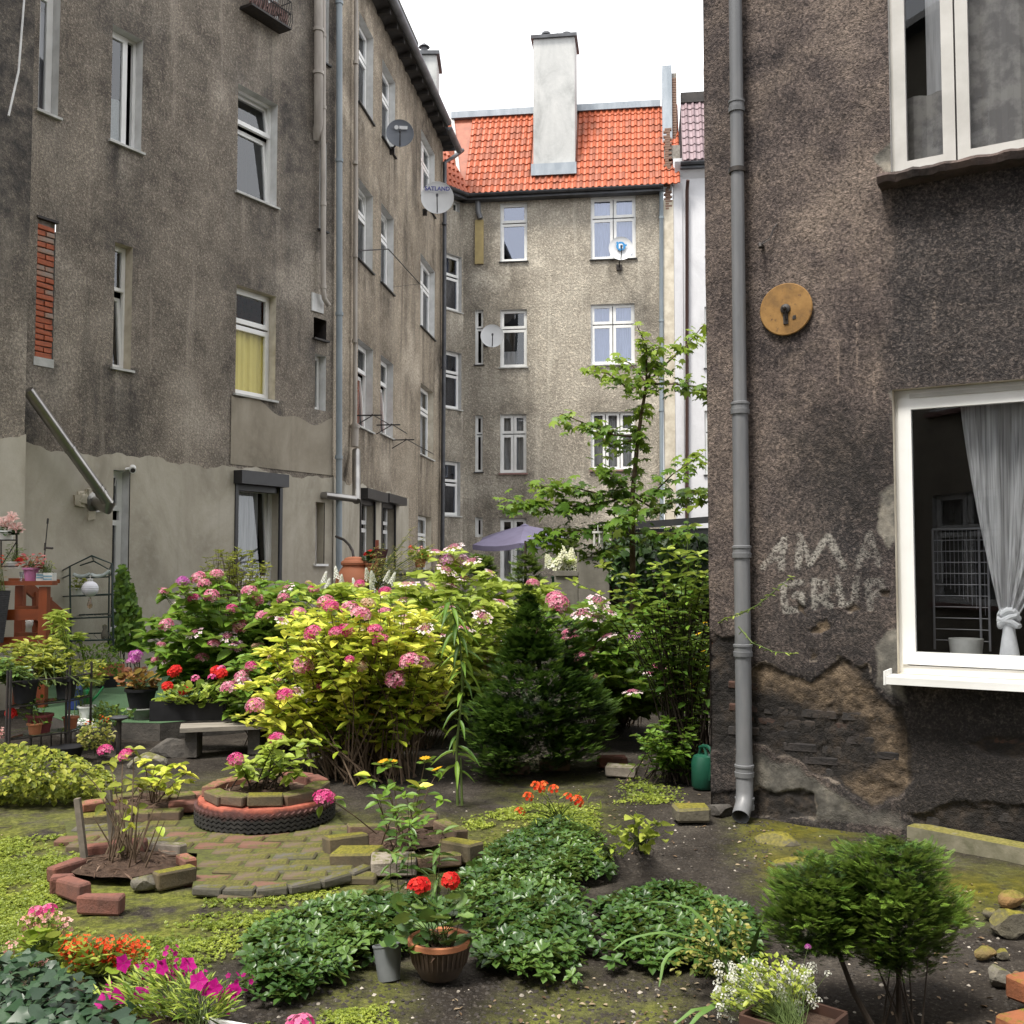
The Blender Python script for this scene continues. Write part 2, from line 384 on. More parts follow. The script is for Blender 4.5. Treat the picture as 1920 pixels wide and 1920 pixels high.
# ------------------------------------------------------------------ walls with openings
class Wall:
    def __init__(s, o, e):
        s.o = Vector((o[0], o[1], 0)); e = Vector((e[0], e[1], 0)).normalized(); s.ex = e
        n = Vector((e.y, -e.x, 0));  s.n = n if n.dot(Vector((0, 0, 0)) - s.o) > 0 else -n
        s.holes = []
    def uv(s, px, py):
        d = ray(px, py); t = (s.o - EYE).dot(s.n) / d.dot(s.n); p = EYE + d * t - s.o; return p.dot(s.ex), p.z
    def pt(s, u, v, d=0.0): return s.o + s.ex * u + Vector((0, 0, v)) + s.n * d
    def rect(s, xl, yt, xr, yb):
        u0, v0 = s.uv(xl, yb); _, v1 = s.uv(xl, yt); u1, _ = s.uv(xr, (yt + yb) / 2); return u0, u1, v0, v1
    def ax(s): return (s.ex, s.n, Vector((0, 0, 1)))
    def soot(s, o, extra=()):
        """run-off dirt below sills, round heads of openings and under the eaves, as attributes of the face"""
        me = o.data; n = len(me.vertices); co = np.empty(n * 3, np.float32); me.vertices.foreach_get('co', co); co = co.reshape(-1, 3) + np.array(ORG[o.name]); q = co - np.array(s.o); u = q @ np.array(s.ex); v = co[:, 2]
        so = np.zeros(n); pa = np.zeros(n); fu = .55 + 1.1 * fbm(u * 5, v * .3, 90); fe = .5 + .8 * fbm(u * 9, v * .5, 95)
        for a, b, c, d in s.holes:
            if b - a < .1: continue
            iw = np.clip((u - a + .25) / .2, 0, 1) * np.clip((b + .25 - u) / .2, 0, 1); L = .9 + .9 * _h(np.array([int(a * 100)]), np.array([int(c * 100)]), np.array([0]), 5)[0]; dn_ = np.clip(1 - (c - v) / L, 0, 1) * (v < c + .01)
            so = np.maximum(so, iw * dn_ * np.clip(fu, 0, 1) * .95); pa = np.maximum(pa, iw * np.clip(1 - (c - v) / .9, 0, 1) * (v < c + .01) * np.clip(fe - .45, 0, 1) * 1.6)
            du_ = np.maximum(np.maximum(a - u, u - b), 0); dv_ = np.maximum(v - d, 0); so = np.maximum(so, np.clip(1 - np.hypot(du_, dv_ * .6) / .5, 0, 1) * (v > d - .15) * .75 * np.clip(fu + .2, 0, 1)); so = np.maximum(so, np.clip(1 - du_ / .28, 0, 1) * (v > c) * (v < d) * .4 * np.clip(fe, 0, 1))
        so = np.maximum(so, np.clip((v - 11.6) / 1.2, 0, 1) * .8); so = np.maximum(so, np.clip(fbm(u * .42 + 3, v * .3, 99) * 2.6 - .2, 0, .95)); so = np.maximum(so, np.clip(fbm(u * 1.3, v * .16, 101) * 2.8 - .4, 0, .85)); pa = np.maximum(pa, np.clip(fbm(u * .9, v * .8, 103) * 2.2 - .55, 0, .8))
        for f in extra: so = np.maximum(so, f(u, v))
        for nm, a in (('soot', so), ('pale', pa)): t = me.attributes.new(nm, 'FLOAT', 'POINT'); t.data.foreach_set('value', np.ascontiguousarray(np.clip(a, 0, 1), np.float32))
        return o
    def box(s, m, u0, u1, v0, v1, d0, d1): return m.box(s.pt((u0 + u1) / 2, (v0 + v1) / 2, (d0 + d1) / 2), (u1 - u0, d1 - d0, v1 - v0), s.ax())
    def fill(s, m, u0, u1, v0, v1, d=0.0, top=None):
        """wall face with the openings left out; top: function u -> extra height of the upper edge"""
        st = getattr(s, 'step', None); reg = (lambda a, b: [a + (b - a) * i / max(1, int((b - a) / st)) for i in range(1, max(1, int((b - a) / st)))] if st and d == 0 else [])
        us = sorted({u0, u1, *reg(u0, u1), *[h[i] for h in s.holes for i in (0, 1) if u0 < h[i] < u1]}); vs = sorted({v0, v1, *reg(v0, v1), *[h[i] for h in s.holes for i in (2, 3) if v0 < h[i] < v1]})
        if top: us = sorted(set(us) | {u0 + (u1 - u0) * i / 90 for i in range(91)})
        for a, b in zip(us, us[1:]):
            for c, d_ in zip(vs, vs[1:]):
                mu, mv = (a + b) / 2, (c + d_) / 2
                if any(h[0] < mu < h[1] and h[2] < mv < h[3] for h in s.holes): continue
                ta, tb = (top(a), top(b)) if top and d_ == v1 else (0, 0)
                m.quad(s.pt(a, c, d), s.pt(b, c, d), s.pt(b, d_ + tb, d), s.pt(a, d_ + ta, d))
                if top and d_ == v1: m.quad(s.pt(a, d_ + ta, d), s.pt(b, d_ + tb, d), s.pt(b, d_ + tb, 0), s.pt(a, d_ + ta, 0))
        return m
def window(W, u0, u1, v0, v1, parent, cells, depth=.15, fw=.075, fmat=None, jmat=None, pane=None, curtain=None, sill=None, inside=None, tilt=None, room=.8, proud=0.0, name='window', label=None, back=None, hole=True):
    """cells: list of (a0,a1,b0,b1) sashes as fractions of the opening; curtain: list of (cell index, material, b0, b1)"""
    if hole: W.holes.append((u0, u1, v0, v1))
    c = W.pt((u0 + u1) / 2, v0, 0); fmat = fmat or MATS['upvc']; jmat = jmat or MATS['jamb']; pane = pane or MATS['pane']
    m = MB(); f0 = -depth
    w_, h_ = u1 - u0, v1 - v0
    W.box(m, u0, u0 + fw * .6, v0, v1, f0 - .05, f0); W.box(m, u1 - fw * .6, u1, v0, v1, f0 - .05, f0)
    W.box(m, u0 + fw * .6, u1 - fw * .6, v1 - fw * .6, v1, f0 - .05, f0); W.box(m, u0 + fw * .6, u1 - fw * .6, v0, v0 + fw * .6, f0 - .05, f0)
    win = m.build(name, fmat, parent); 
    if label: win['label'] = label
    r = MB(); e = .0
    r.quad(W.pt(u1, v0, proud), W.pt(u1, v1, proud), W.pt(u1, v1, f0), W.pt(u1, v0, f0)); r.quad(W.pt(u0, v0, f0), W.pt(u0, v1, f0), W.pt(u0, v1, proud), W.pt(u0, v0, proud))
    r.quad(W.pt(u0, v1, f0), W.pt(u1, v1, f0), W.pt(u1, v1, proud), W.pt(u0, v1, proud)); r.quad(W.pt(u0, v0, proud), W.pt(u1, v0, proud), W.pt(u1, v0, f0), W.pt(u0, v0, f0))
    r.build('reveal', jmat, win)
    g = f0 - .05 - room; q = MB(); f1 = f0 - .05
    q.quad(W.pt(u0 - .3, v0 - .3, g), W.pt(u1 + .3, v0 - .3, g), W.pt(u1 + .3, v1 + .2, g), W.pt(u0 - .3, v1 + .2, g))
    for a, b in ((u0 - .3, u0), (u1, u1 + .3)): q.quad(W.pt(a, v0 - .3, f1), W.pt(b, v0 - .3, f1), W.pt(b, v1 + .2, f1), W.pt(a, v1 + .2, f1))
    q.quad(W.pt(u0, v0 - .3, f1), W.pt(u1, v0 - .3, f1), W.pt(u1, v0, f1), W.pt(u0, v0, f1)); q.quad(W.pt(u0, v1, f1), W.pt(u1, v1, f1), W.pt(u1, v1 + .2, f1), W.pt(u0, v1 + .2, f1))
    for u in (u0 - .3, u1 + .3): q.quad(W.pt(u, v0 - .3, f1), W.pt(u, v0 - .3, g), W.pt(u, v1 + .2, g), W.pt(u, v1 + .2, f1))
    for v in (v0 - .3, v1 + .2): q.quad(W.pt(u0 - .3, v, f1), W.pt(u1 + .3, v, f1), W.pt(u1 + .3, v, g), W.pt(u0 - .3, v, g))
    q.build('room', back or MATS['room'], win)
    for i, (a0, a1, b0, b1) in enumerate(cells):
        x0, x1, y0, y1 = u0 + .02 + (w_ - .04) * a0, u0 + .02 + (w_ - .04) * a1, v0 + .02 + (h_ - .04) * b0, v0 + .02 + (h_ - .04) * b1
        ang = (tilt or {}).get(i, 0); s = MB(); d0, d1 = f0 - .035, f0 + .012
        W.box(s, x0, x0 + fw, y0, y1, d0, d1); W.box(s, x1 - fw, x1, y0, y1, d0, d1)
        W.box(s, x0 + fw, x1 - fw, y0, y0 + fw, d0, d1); W.box(s, x0 + fw, x1 - fw, y1 - fw, y1, d0, d1)
        p = MB().quad(W.pt(x0 + fw, y0 + fw, f0 - .015), W.pt(x1 - fw, y0 + fw, f0 - .015), W.pt(x1 - fw, y1 - fw, f0 - .015), W.pt(x0 + fw, y1 - fw, f0 - .015))
        if ang:
            if ang > 0: R = Matrix.Translation(W.pt(x0, y0, f0)) @ Matrix.Rotation(math.radians(ang), 4, W.ex) @ Matrix.Translation(-W.pt(x0, y0, f0))
            else: R = Matrix.Translation(W.pt(x0, y0, f0)) @ Matrix.Rotation(math.radians(-ang), 4, 'Z') @ Matrix.Translation(-W.pt(x0, y0, f0))
            t = (R @ W.pt((x0 + x1) / 2 if ang > 0 else x1, y1, f0) - W.pt(0, 0, f0)).dot(W.n)
            if t > 0: R = Matrix.Translation(W.pt(x0, y0, f0)) @ Matrix.Rotation(-math.radians(abs(ang)), 4, W.ex if ang > 0 else 'Z') @ Matrix.Translation(-W.pt(x0, y0, f0))
            for b in (s, p): b.v = [tuple(R @ Vector(z)) for z in b.v]
        s.build('sash', fmat, win); p.build('pane', pane, win)
    for (a0, a1, b0, b1, cm, dep) in (curtain or []):
        x0, x1, y0, y1 = u0 + w_ * a0, u0 + w_ * a1, v0 + h_ * b0, v0 + h_ * b1; k = MB(); n = max(6, int((x1 - x0) / .035)); pv = None; ph = random.random() * 6
        for j in range(n + 1):
            u = x0 + (x1 - x0) * j / n; d = f0 - .05 - dep + .014 * math.sin(j * 1.7 + ph) + .008 * math.sin(j * .9)
            cur = (W.pt(u, y0, d), W.pt(u, y1, d))
            if pv: k.quad(pv[0], cur[0], cur[1], pv[1])
            pv = cur
        k.build('curtain', cm, win, True)
    if sill:
        k = MB(); ov, th, drop, sm = sill
        W.box(k, u0 - .04, u1 + .04, v0 - th, v0 - .003, -depth * .0 + .002, ov); k.build('sill', sm, win)
    return win
T1 = [(0, 1, 0, .66), (0, 1, .68, 1)]
T2 = [(0, .49, 0, .66), (.51, 1, 0, .66), (0, .49, .68, 1), (.51, 1, .68, 1)]
ONE = [(0, 1, 0, 1)]
# ------------------------------------------------------------------ building materials
M('upvc', (.80, .80, .79), (.72, .72, .70), .35, 3, spec=.5); M('upvc_old', (.62, .6, .55), (.46, .44, .4), .5, 5)
M('jamb', (.66, .66, .65), (.52, .52, .51), .9, 4, bump=.3); M('jamb_warm', (.62, .57, .47), (.42, .37, .29), .9, 4, bump=.4)
M('room', (.035, .032, .03), (.02, .02, .02), .9); M('room_red', (.16, .035, .02), (.08, .02, .012), .9)
M('sill_dark', (.035, .035, .037), None, .5); M('sill_light', (.55, .55, .53), (.38, .38, .36), .6); M('sill_pink', (.33, .2, .18), (.22, .14, .12), .9, 8, bump=.4)
glassM('pane', (.85, .87, .88), .10, .7); glassM('pane_sky', (.62, .68, .82), .25, .9, gc=(.72, .78, .95)); glassM('pane_dark', (.75, .8, .82), .07, .6); glassM('pane_clear', (.95, .96, .97), .02, .25)
M('lace', (.62, .66, .63), (.46, .5, .47), .95, 60); M('net', (.6, .6, .62), (.45, .45, .47), .95, 8, sc=(6, 6, .4)); M('blind_yellow', (.78, .68, .22), (.70, .60, .18), .9, 1.5)
M('orange_curtain', (.5, .12, .03), (.36, .07, .02), .9, 20); sheerM('sheer', (.8, .81, .83), .62); sheerM('sheer_dim', (.55, .55, .56), .75)
M('shutter', (.022, .021, .024), (.03, .03, .033), .4); M('zinc', (.34, .37, .4), (.24, .27, .3), .45, 4, metal=.5, sc=(1, 1, .3)); M('zinc_dark', (.09, .095, .105), (.05, .05, .055), .45, 3, metal=.35)
M('pipe_blue', (.27, .31, .34), (.2, .24, .27), .5, 3, sc=(2, 2, .4)); M('pipe_beige', (.42, .38, .34), (.3, .27, .24), .55, 3, sc=(2, 2, .5)); M('pipe_pvc', (.13, .135, .145), (.19, .19, .195), .42, 3, sc=(3, 3, .5), lo=.4, hi=.75)
M('steel', (.36, .35, .33), (.27, .26, .25), .32, 3, metal=.9); M('iron', (.02, .02, .022), (.045, .035, .03), .6, 20); M('white_metal', (.6, .6, .59), (.48, .48, .46), .5)
M('mortar_dark', (.06, .052, .045), (.025, .022, .02), .95, 16, bump=1, bscale=40, bdist=.01); M('mortar', (.28, .26, .23), (.18, .16, .14), .95, 20, bump=.5)
M('brick_red', (.46, .13, .065), (.30, .1, .06), .9, 14, bump=.7, bscale=60, bdist=.004); M('brick_grey', (.36, .2, .14), (.26, .22, .19), .9, 12, bump=.7, bscale=60)
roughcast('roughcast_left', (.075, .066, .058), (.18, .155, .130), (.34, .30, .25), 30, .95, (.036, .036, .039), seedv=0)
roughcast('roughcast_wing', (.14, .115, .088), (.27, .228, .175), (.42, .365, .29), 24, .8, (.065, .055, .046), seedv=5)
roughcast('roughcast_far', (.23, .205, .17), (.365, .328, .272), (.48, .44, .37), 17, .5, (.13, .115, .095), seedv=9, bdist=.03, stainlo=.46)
def renderM(name, a, b_, c, seedv=0):
    m, t, b, out = newmat(name); k = NB(t); v = k.coord(); mp = k.n('ShaderNodeMapping'); mp.inputs['Location'].default_value = (seedv, seedv, seedv); mp.inputs['Scale'].default_value = (1, 1, .55); k.l(v, mp.inputs[0])
    col = k.ramp(k.noise(mp.outputs[0], 1.1, 6, .62, .8), (.3, a), (.5, b_), (.72, c)); mp2 = k.n('ShaderNodeMapping'); mp2.inputs['Scale'].default_value = (4, 4, .3); k.l(v, mp2.inputs[0])
    col = k.mix(k.rng(k.noise(mp2.outputs[0], 1, 5), .55, .75, 0, .5), col, a); col = k.mix(k.rng(k.noise(v, 9, 5), .5, .75, 0, .35), col, c)
    k.l(col, b.inputs['Base Color']); b.inputs['Roughness'].default_value = .9; b.inputs['Specular IOR Level'].default_value = .2; k.bump(k.noise(v, 14, 6, .7), b, .35, .012); return m
renderM('plinth', (.29, .262, .21), (.42, .385, .315), (.52, .49, .42)); renderM('patch', (.20, .175, .135), (.30, .265, .21), (.39, .35, .285), 3)
renderM('white_plaster', (.26, .265, .26), (.42, .425, .42), (.52, .52, .51), 7); renderM('white_wall', (.50, .50, .52), (.58, .58, .60), (.66, .66, .68), 2); renderM('concrete', (.12, .112, .095), (.19, .178, .155), (.27, .25, .22), 6)
M('roof_felt', (.05, .05, .052), (.08, .08, .08), .8); M('soffit', (.03, .028, .028), (.05, .045, .042), .8)
M('tile_orange', (.42, .108, .048), (.34, .082, .038), .5, 3, det=5, spec=.4); M('tile_orange_worn', (.34, .105, .058), (.24, .075, .042), .6, 5, det=5); M('tile_pink', (.27, .195, .21), (.21, .155, .17), .5, 6)
# ------------------------------------------------------------------ the left apartment building: front A, wing B
apt = thing('apartment_building', 'long dark roughcast apartment building with grey plinth along the left side', 'building', (-4, 17, 0))
A = Wall((-6.455, 12.0), (.603, 1)); B = Wall((-3.10, 17.57), (.133, 1)); PB = Wall((-5.60, 11.7), (.603, 1))
uAB = (Vector((-3.10, 17.57, 0)) - A.o).dot(A.ex)
def wA(r, **k): return window(A, *A.rect(*r), apt, **k)
def wB(r, **k): return window(B, *B.rect(*r), apt, **k)
DS = (.05, .035, 0, MATS['sill_light']); DK = (.05, .03, 0, MATS['sill_dark'])
wA((71, -150, 113, 205), cells=T1, sill=DS, curtain=[(0, 1, 0, .6, MATS['net'], .1)])
wA((207, 43, 267, 262), cells=[(0, .72, 0, 1)], sill=DS, curtain=[(0, .72, 0, .45, MATS['lace'], .06)], label='window with its sash ajar and a lace half curtain')
wA((444, 155, 520, 358), cells=T1, sill=DS, tilt={0: 5, 1: 9}, label='window with both sashes tilted open')
wA((211, 452, 247, 688), cells=[(0, 1, 0, .6), (0, 1, .64, 1)], sill=DS, jmat=MATS['jamb_warm'], tilt={0: 5}, fw=.05)
wA((441, 532, 517, 737), cells=T1, sill=DS, jmat=MATS['jamb_warm'], curtain=[(0, 1, 0, .66, MATS['blind_yellow'], .02)], pane=MATS['pane_clear'], back=MATS['room_red'], label='window with a yellow roller blind')
wA((205, 880, 240, 1190), cells=[(0, 1, 0, .70), (0, 1, .76, 1)], label='tall narrow white framed door', fw=.07)
w8 = wA((440, 906, 522, 1092), cells=ONE, curtain=[(0, .8, 0, 1, MATS['sheer_dim'], .08)], jmat=MATS['plinth'], tilt={0: 4}, label='tilted window under a black roller shutter box')
wA((589, 941, 607, 1057), cells=ONE, sill=(.08, .04, 0, MATS['upvc']), jmat=MATS['plinth'], fw=.05)
wA((590, 663, 611, 767), cells=ONE, jmat=MATS['jamb'], fw=.05); wA((598, 262, 612, 429), cells=T1, sill=DK, fw=.05); wA((599, -80, 617, 112), cells=T1, sill=DK, fw=.05)
wA((488, -120, 522, 36), cells=T2, sill=DS)
wB((672, 18, 700, 190), cells=T1, sill=DK, curtain=[(0, 1, 0, 1, MATS['net'], .1)]); wB((716, 108, 741, 256), cells=T1, sill=DK, curtain=[(0, 1, 0, 1, MATS['net'], .1)])
wB((789, 240, 815, 366), cells=T2, sill=DK, curtain=[(0, 1, 0, 1, MATS['net'], .1)])
wB((671, 331, 699, 484), cells=T1, sill=DK, tilt={1: 9}); wB((714, 378, 738, 528), cells=T1, sill=DK, curtain=[(0, 1, 0, .6, MATS['net'], .06)], tilt={1: 7}); wB((788, 473, 815, 610), cells=T2, sill=DK, curtain=[(0, 1, 0, 1, MATS['net'], .12)])
wB((670, 633, 699, 797), cells=T1, sill=DS, curtain=[(.3, 1, 0, .62, MATS['orange_curtain'], .06)], tilt={0: 5}); wB((713, 664, 737, 811), cells=T1, sill=DS, curtain=[(.3, 1, 0, .62, MATS['orange_curtain'], .06)], tilt={0: 5})
wB((788, 716, 812.5, 851), cells=T1, sill=DS, jmat=MATS['jamb_warm'], curtain=[(0, 1, 0, 1, MATS['net'], .08)])
wB((783, 964, 808.5, 1085), cells=T1, jmat=MATS['jamb_warm'], curtain=[(0, 1, 0, 1, MATS['net'], .08)])
wB((673, 934, 700, 1075), cells=[(0, 1, 0, .62), (0, 1, .68, 1)], jmat=MATS['plinth'], label='door sized window under the left shutter box'); wB((714, 940, 738.5, 1068), cells=[(0, 1, 0, .6), (0, 1, .68, 1)], jmat=MATS['plinth'])
# bricked-up opening
bu = A.rect(65, 406, 102, 668); A.holes.append(bu)
vh = A.rect(588, 594, 612, 633); A.holes.append(vh)
PZ = 3.09
def jag(W, s): return lambda u: .03 * math.sin(u * 3.1 + s) + .025 * math.sin(u * 9.7 + s) + .012 * math.sin(u * 27 + s)
A.step = B.step = PB.step = .14
m = MB(); A.fill(m, -.3, uAB, PZ - .3, 13.0)
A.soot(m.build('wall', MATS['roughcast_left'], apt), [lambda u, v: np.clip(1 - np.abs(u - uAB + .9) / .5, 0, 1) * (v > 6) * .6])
m = MB(); A.fill(m, -.3, uAB, -.2, PZ, .02, jag(A, 0)); m.build('plinth', MATS['plinth'], apt)
m = MB(); uP = A.uv(432, 800)[0]; A.fill(m, uP, uAB - .02, PZ + .06, 4.12, .012, lambda u: .12 * math.sin(u * 1.9) + .05 * math.sin(u * 7)); m.build('render_patch', MATS['patch'], apt)
uBe = 9.46; uBp = B.uv(765, 900)[0]
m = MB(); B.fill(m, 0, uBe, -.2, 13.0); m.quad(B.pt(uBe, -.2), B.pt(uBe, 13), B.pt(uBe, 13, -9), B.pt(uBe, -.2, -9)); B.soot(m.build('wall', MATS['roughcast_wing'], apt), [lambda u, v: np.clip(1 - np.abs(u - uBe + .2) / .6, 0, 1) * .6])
m = MB(); B.fill(m, .02, uBp, -.2, 3.1, .02, jag(B, 2)); m.quad(B.pt(uBp, -.2, .02), B.pt(uBp, 3.1, .02), B.pt(uBp, 3.1, 0), B.pt(uBp, -.2, 0)); m.build('plinth', MATS['plinth'], apt)
m = MB(); PB.fill(m, -9, 0, PZ - .3, 13); m.quad(PB.pt(0, PZ - .3), PB.pt(0, 13), PB.pt(0, 13, -1.6), PB.pt(0, PZ - .3, -1.6)); PB.soot(m.build('wall', MATS['roughcast_left'], apt), [lambda u, v: np.clip((v - 4.4) / 1.2, 0, 1) * .85])
m = MB(); PB.fill(m, -9, .012, -.2, PZ - .04, .015, jag(PB, 1)); m.quad(PB.pt(.012, -.2, .015), PB.pt(.012, PZ - .04, .015), PB.pt(.012, PZ - .04, -1.6), PB.pt(.012, -.2, -1.6)); m.build('plinth', MATS['plinth'], apt)
# brick infill, one object a brick
def brick_mesh(name, L, Wd, H, jit, mat, bev=.006):
    bm = bmesh.new(); bmesh.ops.create_cube(bm, size=1)
    for v in bm.verts: v.co = Vector((v.co.x * L, v.co.y * Wd, v.co.z * H)) + Vector((random.uniform(-jit, jit) for _ in range(3)))
    bmesh.ops.bevel(bm, geom=bm.edges[:], offset=bev, segments=1, affect='EDGES'); me = bpy.data.meshes.new(name); bm.to_mesh(me); bm.free(); me.materials.append(mat); return me
bk = [brick_mesh('brick', .24, .1, .062, .005, MATS['brick_red' if i < 4 else 'brick_grey']) for i in range(5)]
bh = [brick_mesh('brick', .12, .1, .062, .005, MATS['brick_red']) for i in range(2)]
fill_ = MB(); A.box(fill_, bu[0] - .02, bu[1] + .02, bu[2] - .02, bu[3] + .02, -.14, -.045); infill = fill_.build('brick_infill', MATS['mortar'], apt)
yawA = math.atan2(A.ex.y, A.ex.x); nrow = int((bu[3] - bu[2]) / .0745); wbr = bu[1] - bu[0]
for r in range(nrow):
    v = bu[2] + .035 + r * .0745; u = bu[0] + .005 - (.125 if r % 2 else 0)
    while u < bu[1] - .03:
        a = max(u, bu[0]); b_ = min(u + .24, bu[1])
        if b_ - a > .05: piece('brick', random.choice(bk), infill, A.pt((a + b_) / 2, v, -.06 + random.uniform(-.006, .008)), (0, random.uniform(-.02, .02), yawA), ((b_ - a) / .24, 1, 1))
        u += .252
m = MB(); A.box(m, bu[0] - .02, bu[1] + .01, bu[2] - .11, bu[2], -.03, .012); m.build('ledge', MATS['sill_light'], apt)
m = MB(); A.box(m, bu[0] - .02, bu[1] + .03, bu[3], bu[3] + .03, -.08, .02); m.build('lintel', MATS['iron'], apt)
# dark vent recess
m = MB(); A.box(m, vh[0], vh[1], vh[2], vh[3], -.5, -.3); m.quad(A.pt(vh[1], vh[2]), A.pt(vh[1], vh[3]), A.pt(vh[1], vh[3], -.4), A.pt(vh[1], vh[2], -.4)); m.quad(A.pt(vh[0], vh[3]), A.pt(vh[1], vh[3]), A.pt(vh[1], vh[3], -.4), A.pt(vh[0], vh[3], -.4)); m.quad(A.pt(vh[0], vh[2]), A.pt(vh[1], vh[2]), A.pt(vh[1], vh[2], -.4), A.pt(vh[0], vh[2], -.4))
A.box(m, vh[0] - .03, vh[1] + .03, vh[2] - .03, vh[2], -.03, .06); m.build('vent_recess', MATS['iron'], apt)
# roller shutter boxes and rails
for W, (a, yt, b_, yb, x0, x1, low) in ((A, (438, 882, 535, 907, 441, 522, 1092)), (B, (671, 915, 713, 934, 673, 700, 1075)), (B, (713, 925, 749, 941, 714, 738.5, 1068))):
    u0, u1, v0, v1 = W.rect(a, yt, b_, yb); u1 -= .12; g = W.rect(x0, yb, x1, low); m = MB(); W.box(m, u0 - .02, u1, v0, v1, .004, .2); n_ = len(m.v)
    sb = m.build('shutter_box', MATS['shutter'], apt); m = MB(); W.box(m, g[0] - .05, g[0] + .01, g[2], v0, .003, .04); W.box(m, g[1] - .01, g[1] + .05, g[2], v0, .003, .04); W.box(m, g[0] + .01, g[1] - .01, v0 - .09, v0, -.16, -.01); m.build('guide_rail', MATS['shutter'], sb)
# eaves, gutters, roof, dormer, chimney
m = MB(); m.quad(A.pt(-3, 12.9, .28), A.pt(uAB + .2, 12.9, .28), A.pt(uAB + .2, 15, -4.5), A.pt(-3, 15, -4.5)); m.quad(B.pt(-.1, 13.02, .30), B.pt(uBe + .35, 13.02, .30), B.pt(uBe + .35, 15, -4.5), B.pt(-.1, 15, -4.5)); m.quad(B.pt(uBe + .35, 13.02, .30), B.pt(uBe + .35, 15, -4.5), B.pt(uBe + .35, 12.85, -4.5), B.pt(uBe + .35, 12.85, .30)); m.quad(PB.pt(-9, 13, .3), PB.pt(.3, 13, .3), PB.pt(.3, 15.4, -5), PB.pt(-9, 15.4, -5))
roofA = m.build('roof', MATS['roof_felt'], apt)
m = MB(); m.quad(B.pt(-.3, 12.86, 0), B.pt(uBe + .33, 12.86, 0), B.pt(uBe + .33, 12.95, .29), B.pt(-.3, 12.95, .29)); m.quad(A.pt(-3, 12.84, 0), A.pt(uAB, 12.84, 0), A.pt(uAB, 12.9, .26), A.pt(-3, 12.9, .26))
for i in range(16): B.box(m, .3 + i * .6, .4 + i * .6, 12.8, 12.9, .0, .27)
m.build('soffit', MATS['soffit'], roofA)
uG = B.uv(812, 180)[0]
for a, b_, v in ((-.3, uG + .15, 12.98), (uG + .2, uBe + .4, 12.88)):
    m = MB(); n = 9
    for d in (0, .006):
        L_ = []
        for u in (a, b_):
            L_.append([B.pt(u, v - (.09 - d) * math.sin(PI * i / (n - 1)), .37 - (.09 - d) * math.cos(PI * i / (n - 1))) for i in range(n)])
        for i in range(n - 1): m.quad(L_[0][i], L_[1][i], L_[1][i + 1], L_[0][i + 1])
    for u in (a, b_): m.add([B.pt(u, v - .086 * math.sin(PI * i / (n - 1)), .37 - .086 * math.cos(PI * i / (n - 1))) for i in range(n)], [tuple(range(n))])
    k = a + .4
    while k < b_: m.tube([B.pt(k, v - .08 * math.sin(PI * i / 8), .37 - .08 * math.cos(PI * i / 8)) for i in range(9)], .009, 5); k += .75
    m.build('gutter', M('zinc_mid', (.19, .20, .22), (.12, .125, .14), .45, 3, metal=.4), roofA, True)
m = MB(); uD0, uD1 = B.uv(741, 60)[0] + .7, B.uv(782, 90)[0] + .5; B.box(m, uD0, uD1, 13.0, 14.25, -2.5, -.25); dm = m.build('dormer', MATS['white_plaster'], roofA)
m = MB(); B.box(m, uD0 - .15, uD1 + .15, 14.25, 14.42, -2.7, -.12); m.build('dormer_roof', MATS['soffit'], roofA)
m = MB()
for i in range(3):
    a = uD0 + .25 + i * (uD1 - uD0 - .5) / 3; b_ = a + (uD1 - uD0 - .5) / 3 - .06
    B.box(m, a, a + .06, 13.35, 14.15, -.246, -.21); B.box(m, b_ - .06, b_, 13.35, 14.15, -.246, -.21); B.box(m, a + .06, b_ - .06, 14.09, 14.15, -.246, -.21); B.box(m, a + .06, b_ - .06, 13.35, 13.41, -.246, -.21)
m.build('dormer_window', MATS['upvc'], roofA)
m = MB(); c = P(802, 150, 27.6); m.box((c.x, c.y + .3, 13.8), (.52, 1.0, 3.6)); ch = m.build('chimney', MATS['white_plaster'], roofA); m = MB(); m.box((c.x, c.y + .3, 15.64), (.68, 1.16, .1)); m.lathe((c.x - .1, c.y, 15.69), [(.09, 0), (.09, .22), (.16, .22), (.02, .34)], 10); m.build('chimney_cap', MATS['zinc_dark'], roofA)
# pipes on the left building
def wpipe(W, pts, r, mat, parent, name='drainpipe', joints=(), off=.1, label=None):
    m = MB(); pp = [W.pt(*W.uv(x, y), off if len(q) < 3 else q[2]) for q in pts for x, y in [q[:2]]]; m.tube(pp, r, 14)
    for x, y in joints: c = W.pt(*W.uv(x, y), off); m.lathe(c - Vector((0, 0, .03)), [(r * 1.02, 0), (r * 1.25, .0), (r * 1.25, .06), (r * 1.02, .06)], 14)
    o = m.build(name, mat, parent, True)
    if label: o['label'] = label
    return o
wpipe(A, [(587, -60), (587, 235), (593, 262, .0)], .075, MATS['pipe_beige'], apt, 'flue_pipe', [(587, 140), (587, 60)], .12)
wpipe(A, [(596, -60), (596, 545), (598, 562), (606, 574)], .045, MATS['pipe_beige'], apt, 'drainpipe', [(596, 70), (596, 205), (596, 385), (596, 540)], .12)
m = MB(); q = A.rect(583, 548, 612, 582); A.box(m, q[0], q[1] - .1, q[2], q[3], .004, .03); m.build('plaster_collar', MATS['jamb'], apt)
wpipe(A, [(628, -60), (628, 500), (627, 1120)], .055, MATS['pipe_blue'], apt, 'drainpipe', [(628, 8), (628, 303), (628, 590), (627, 858)], .1, 'blue grey drainpipe at the corner of the wing')
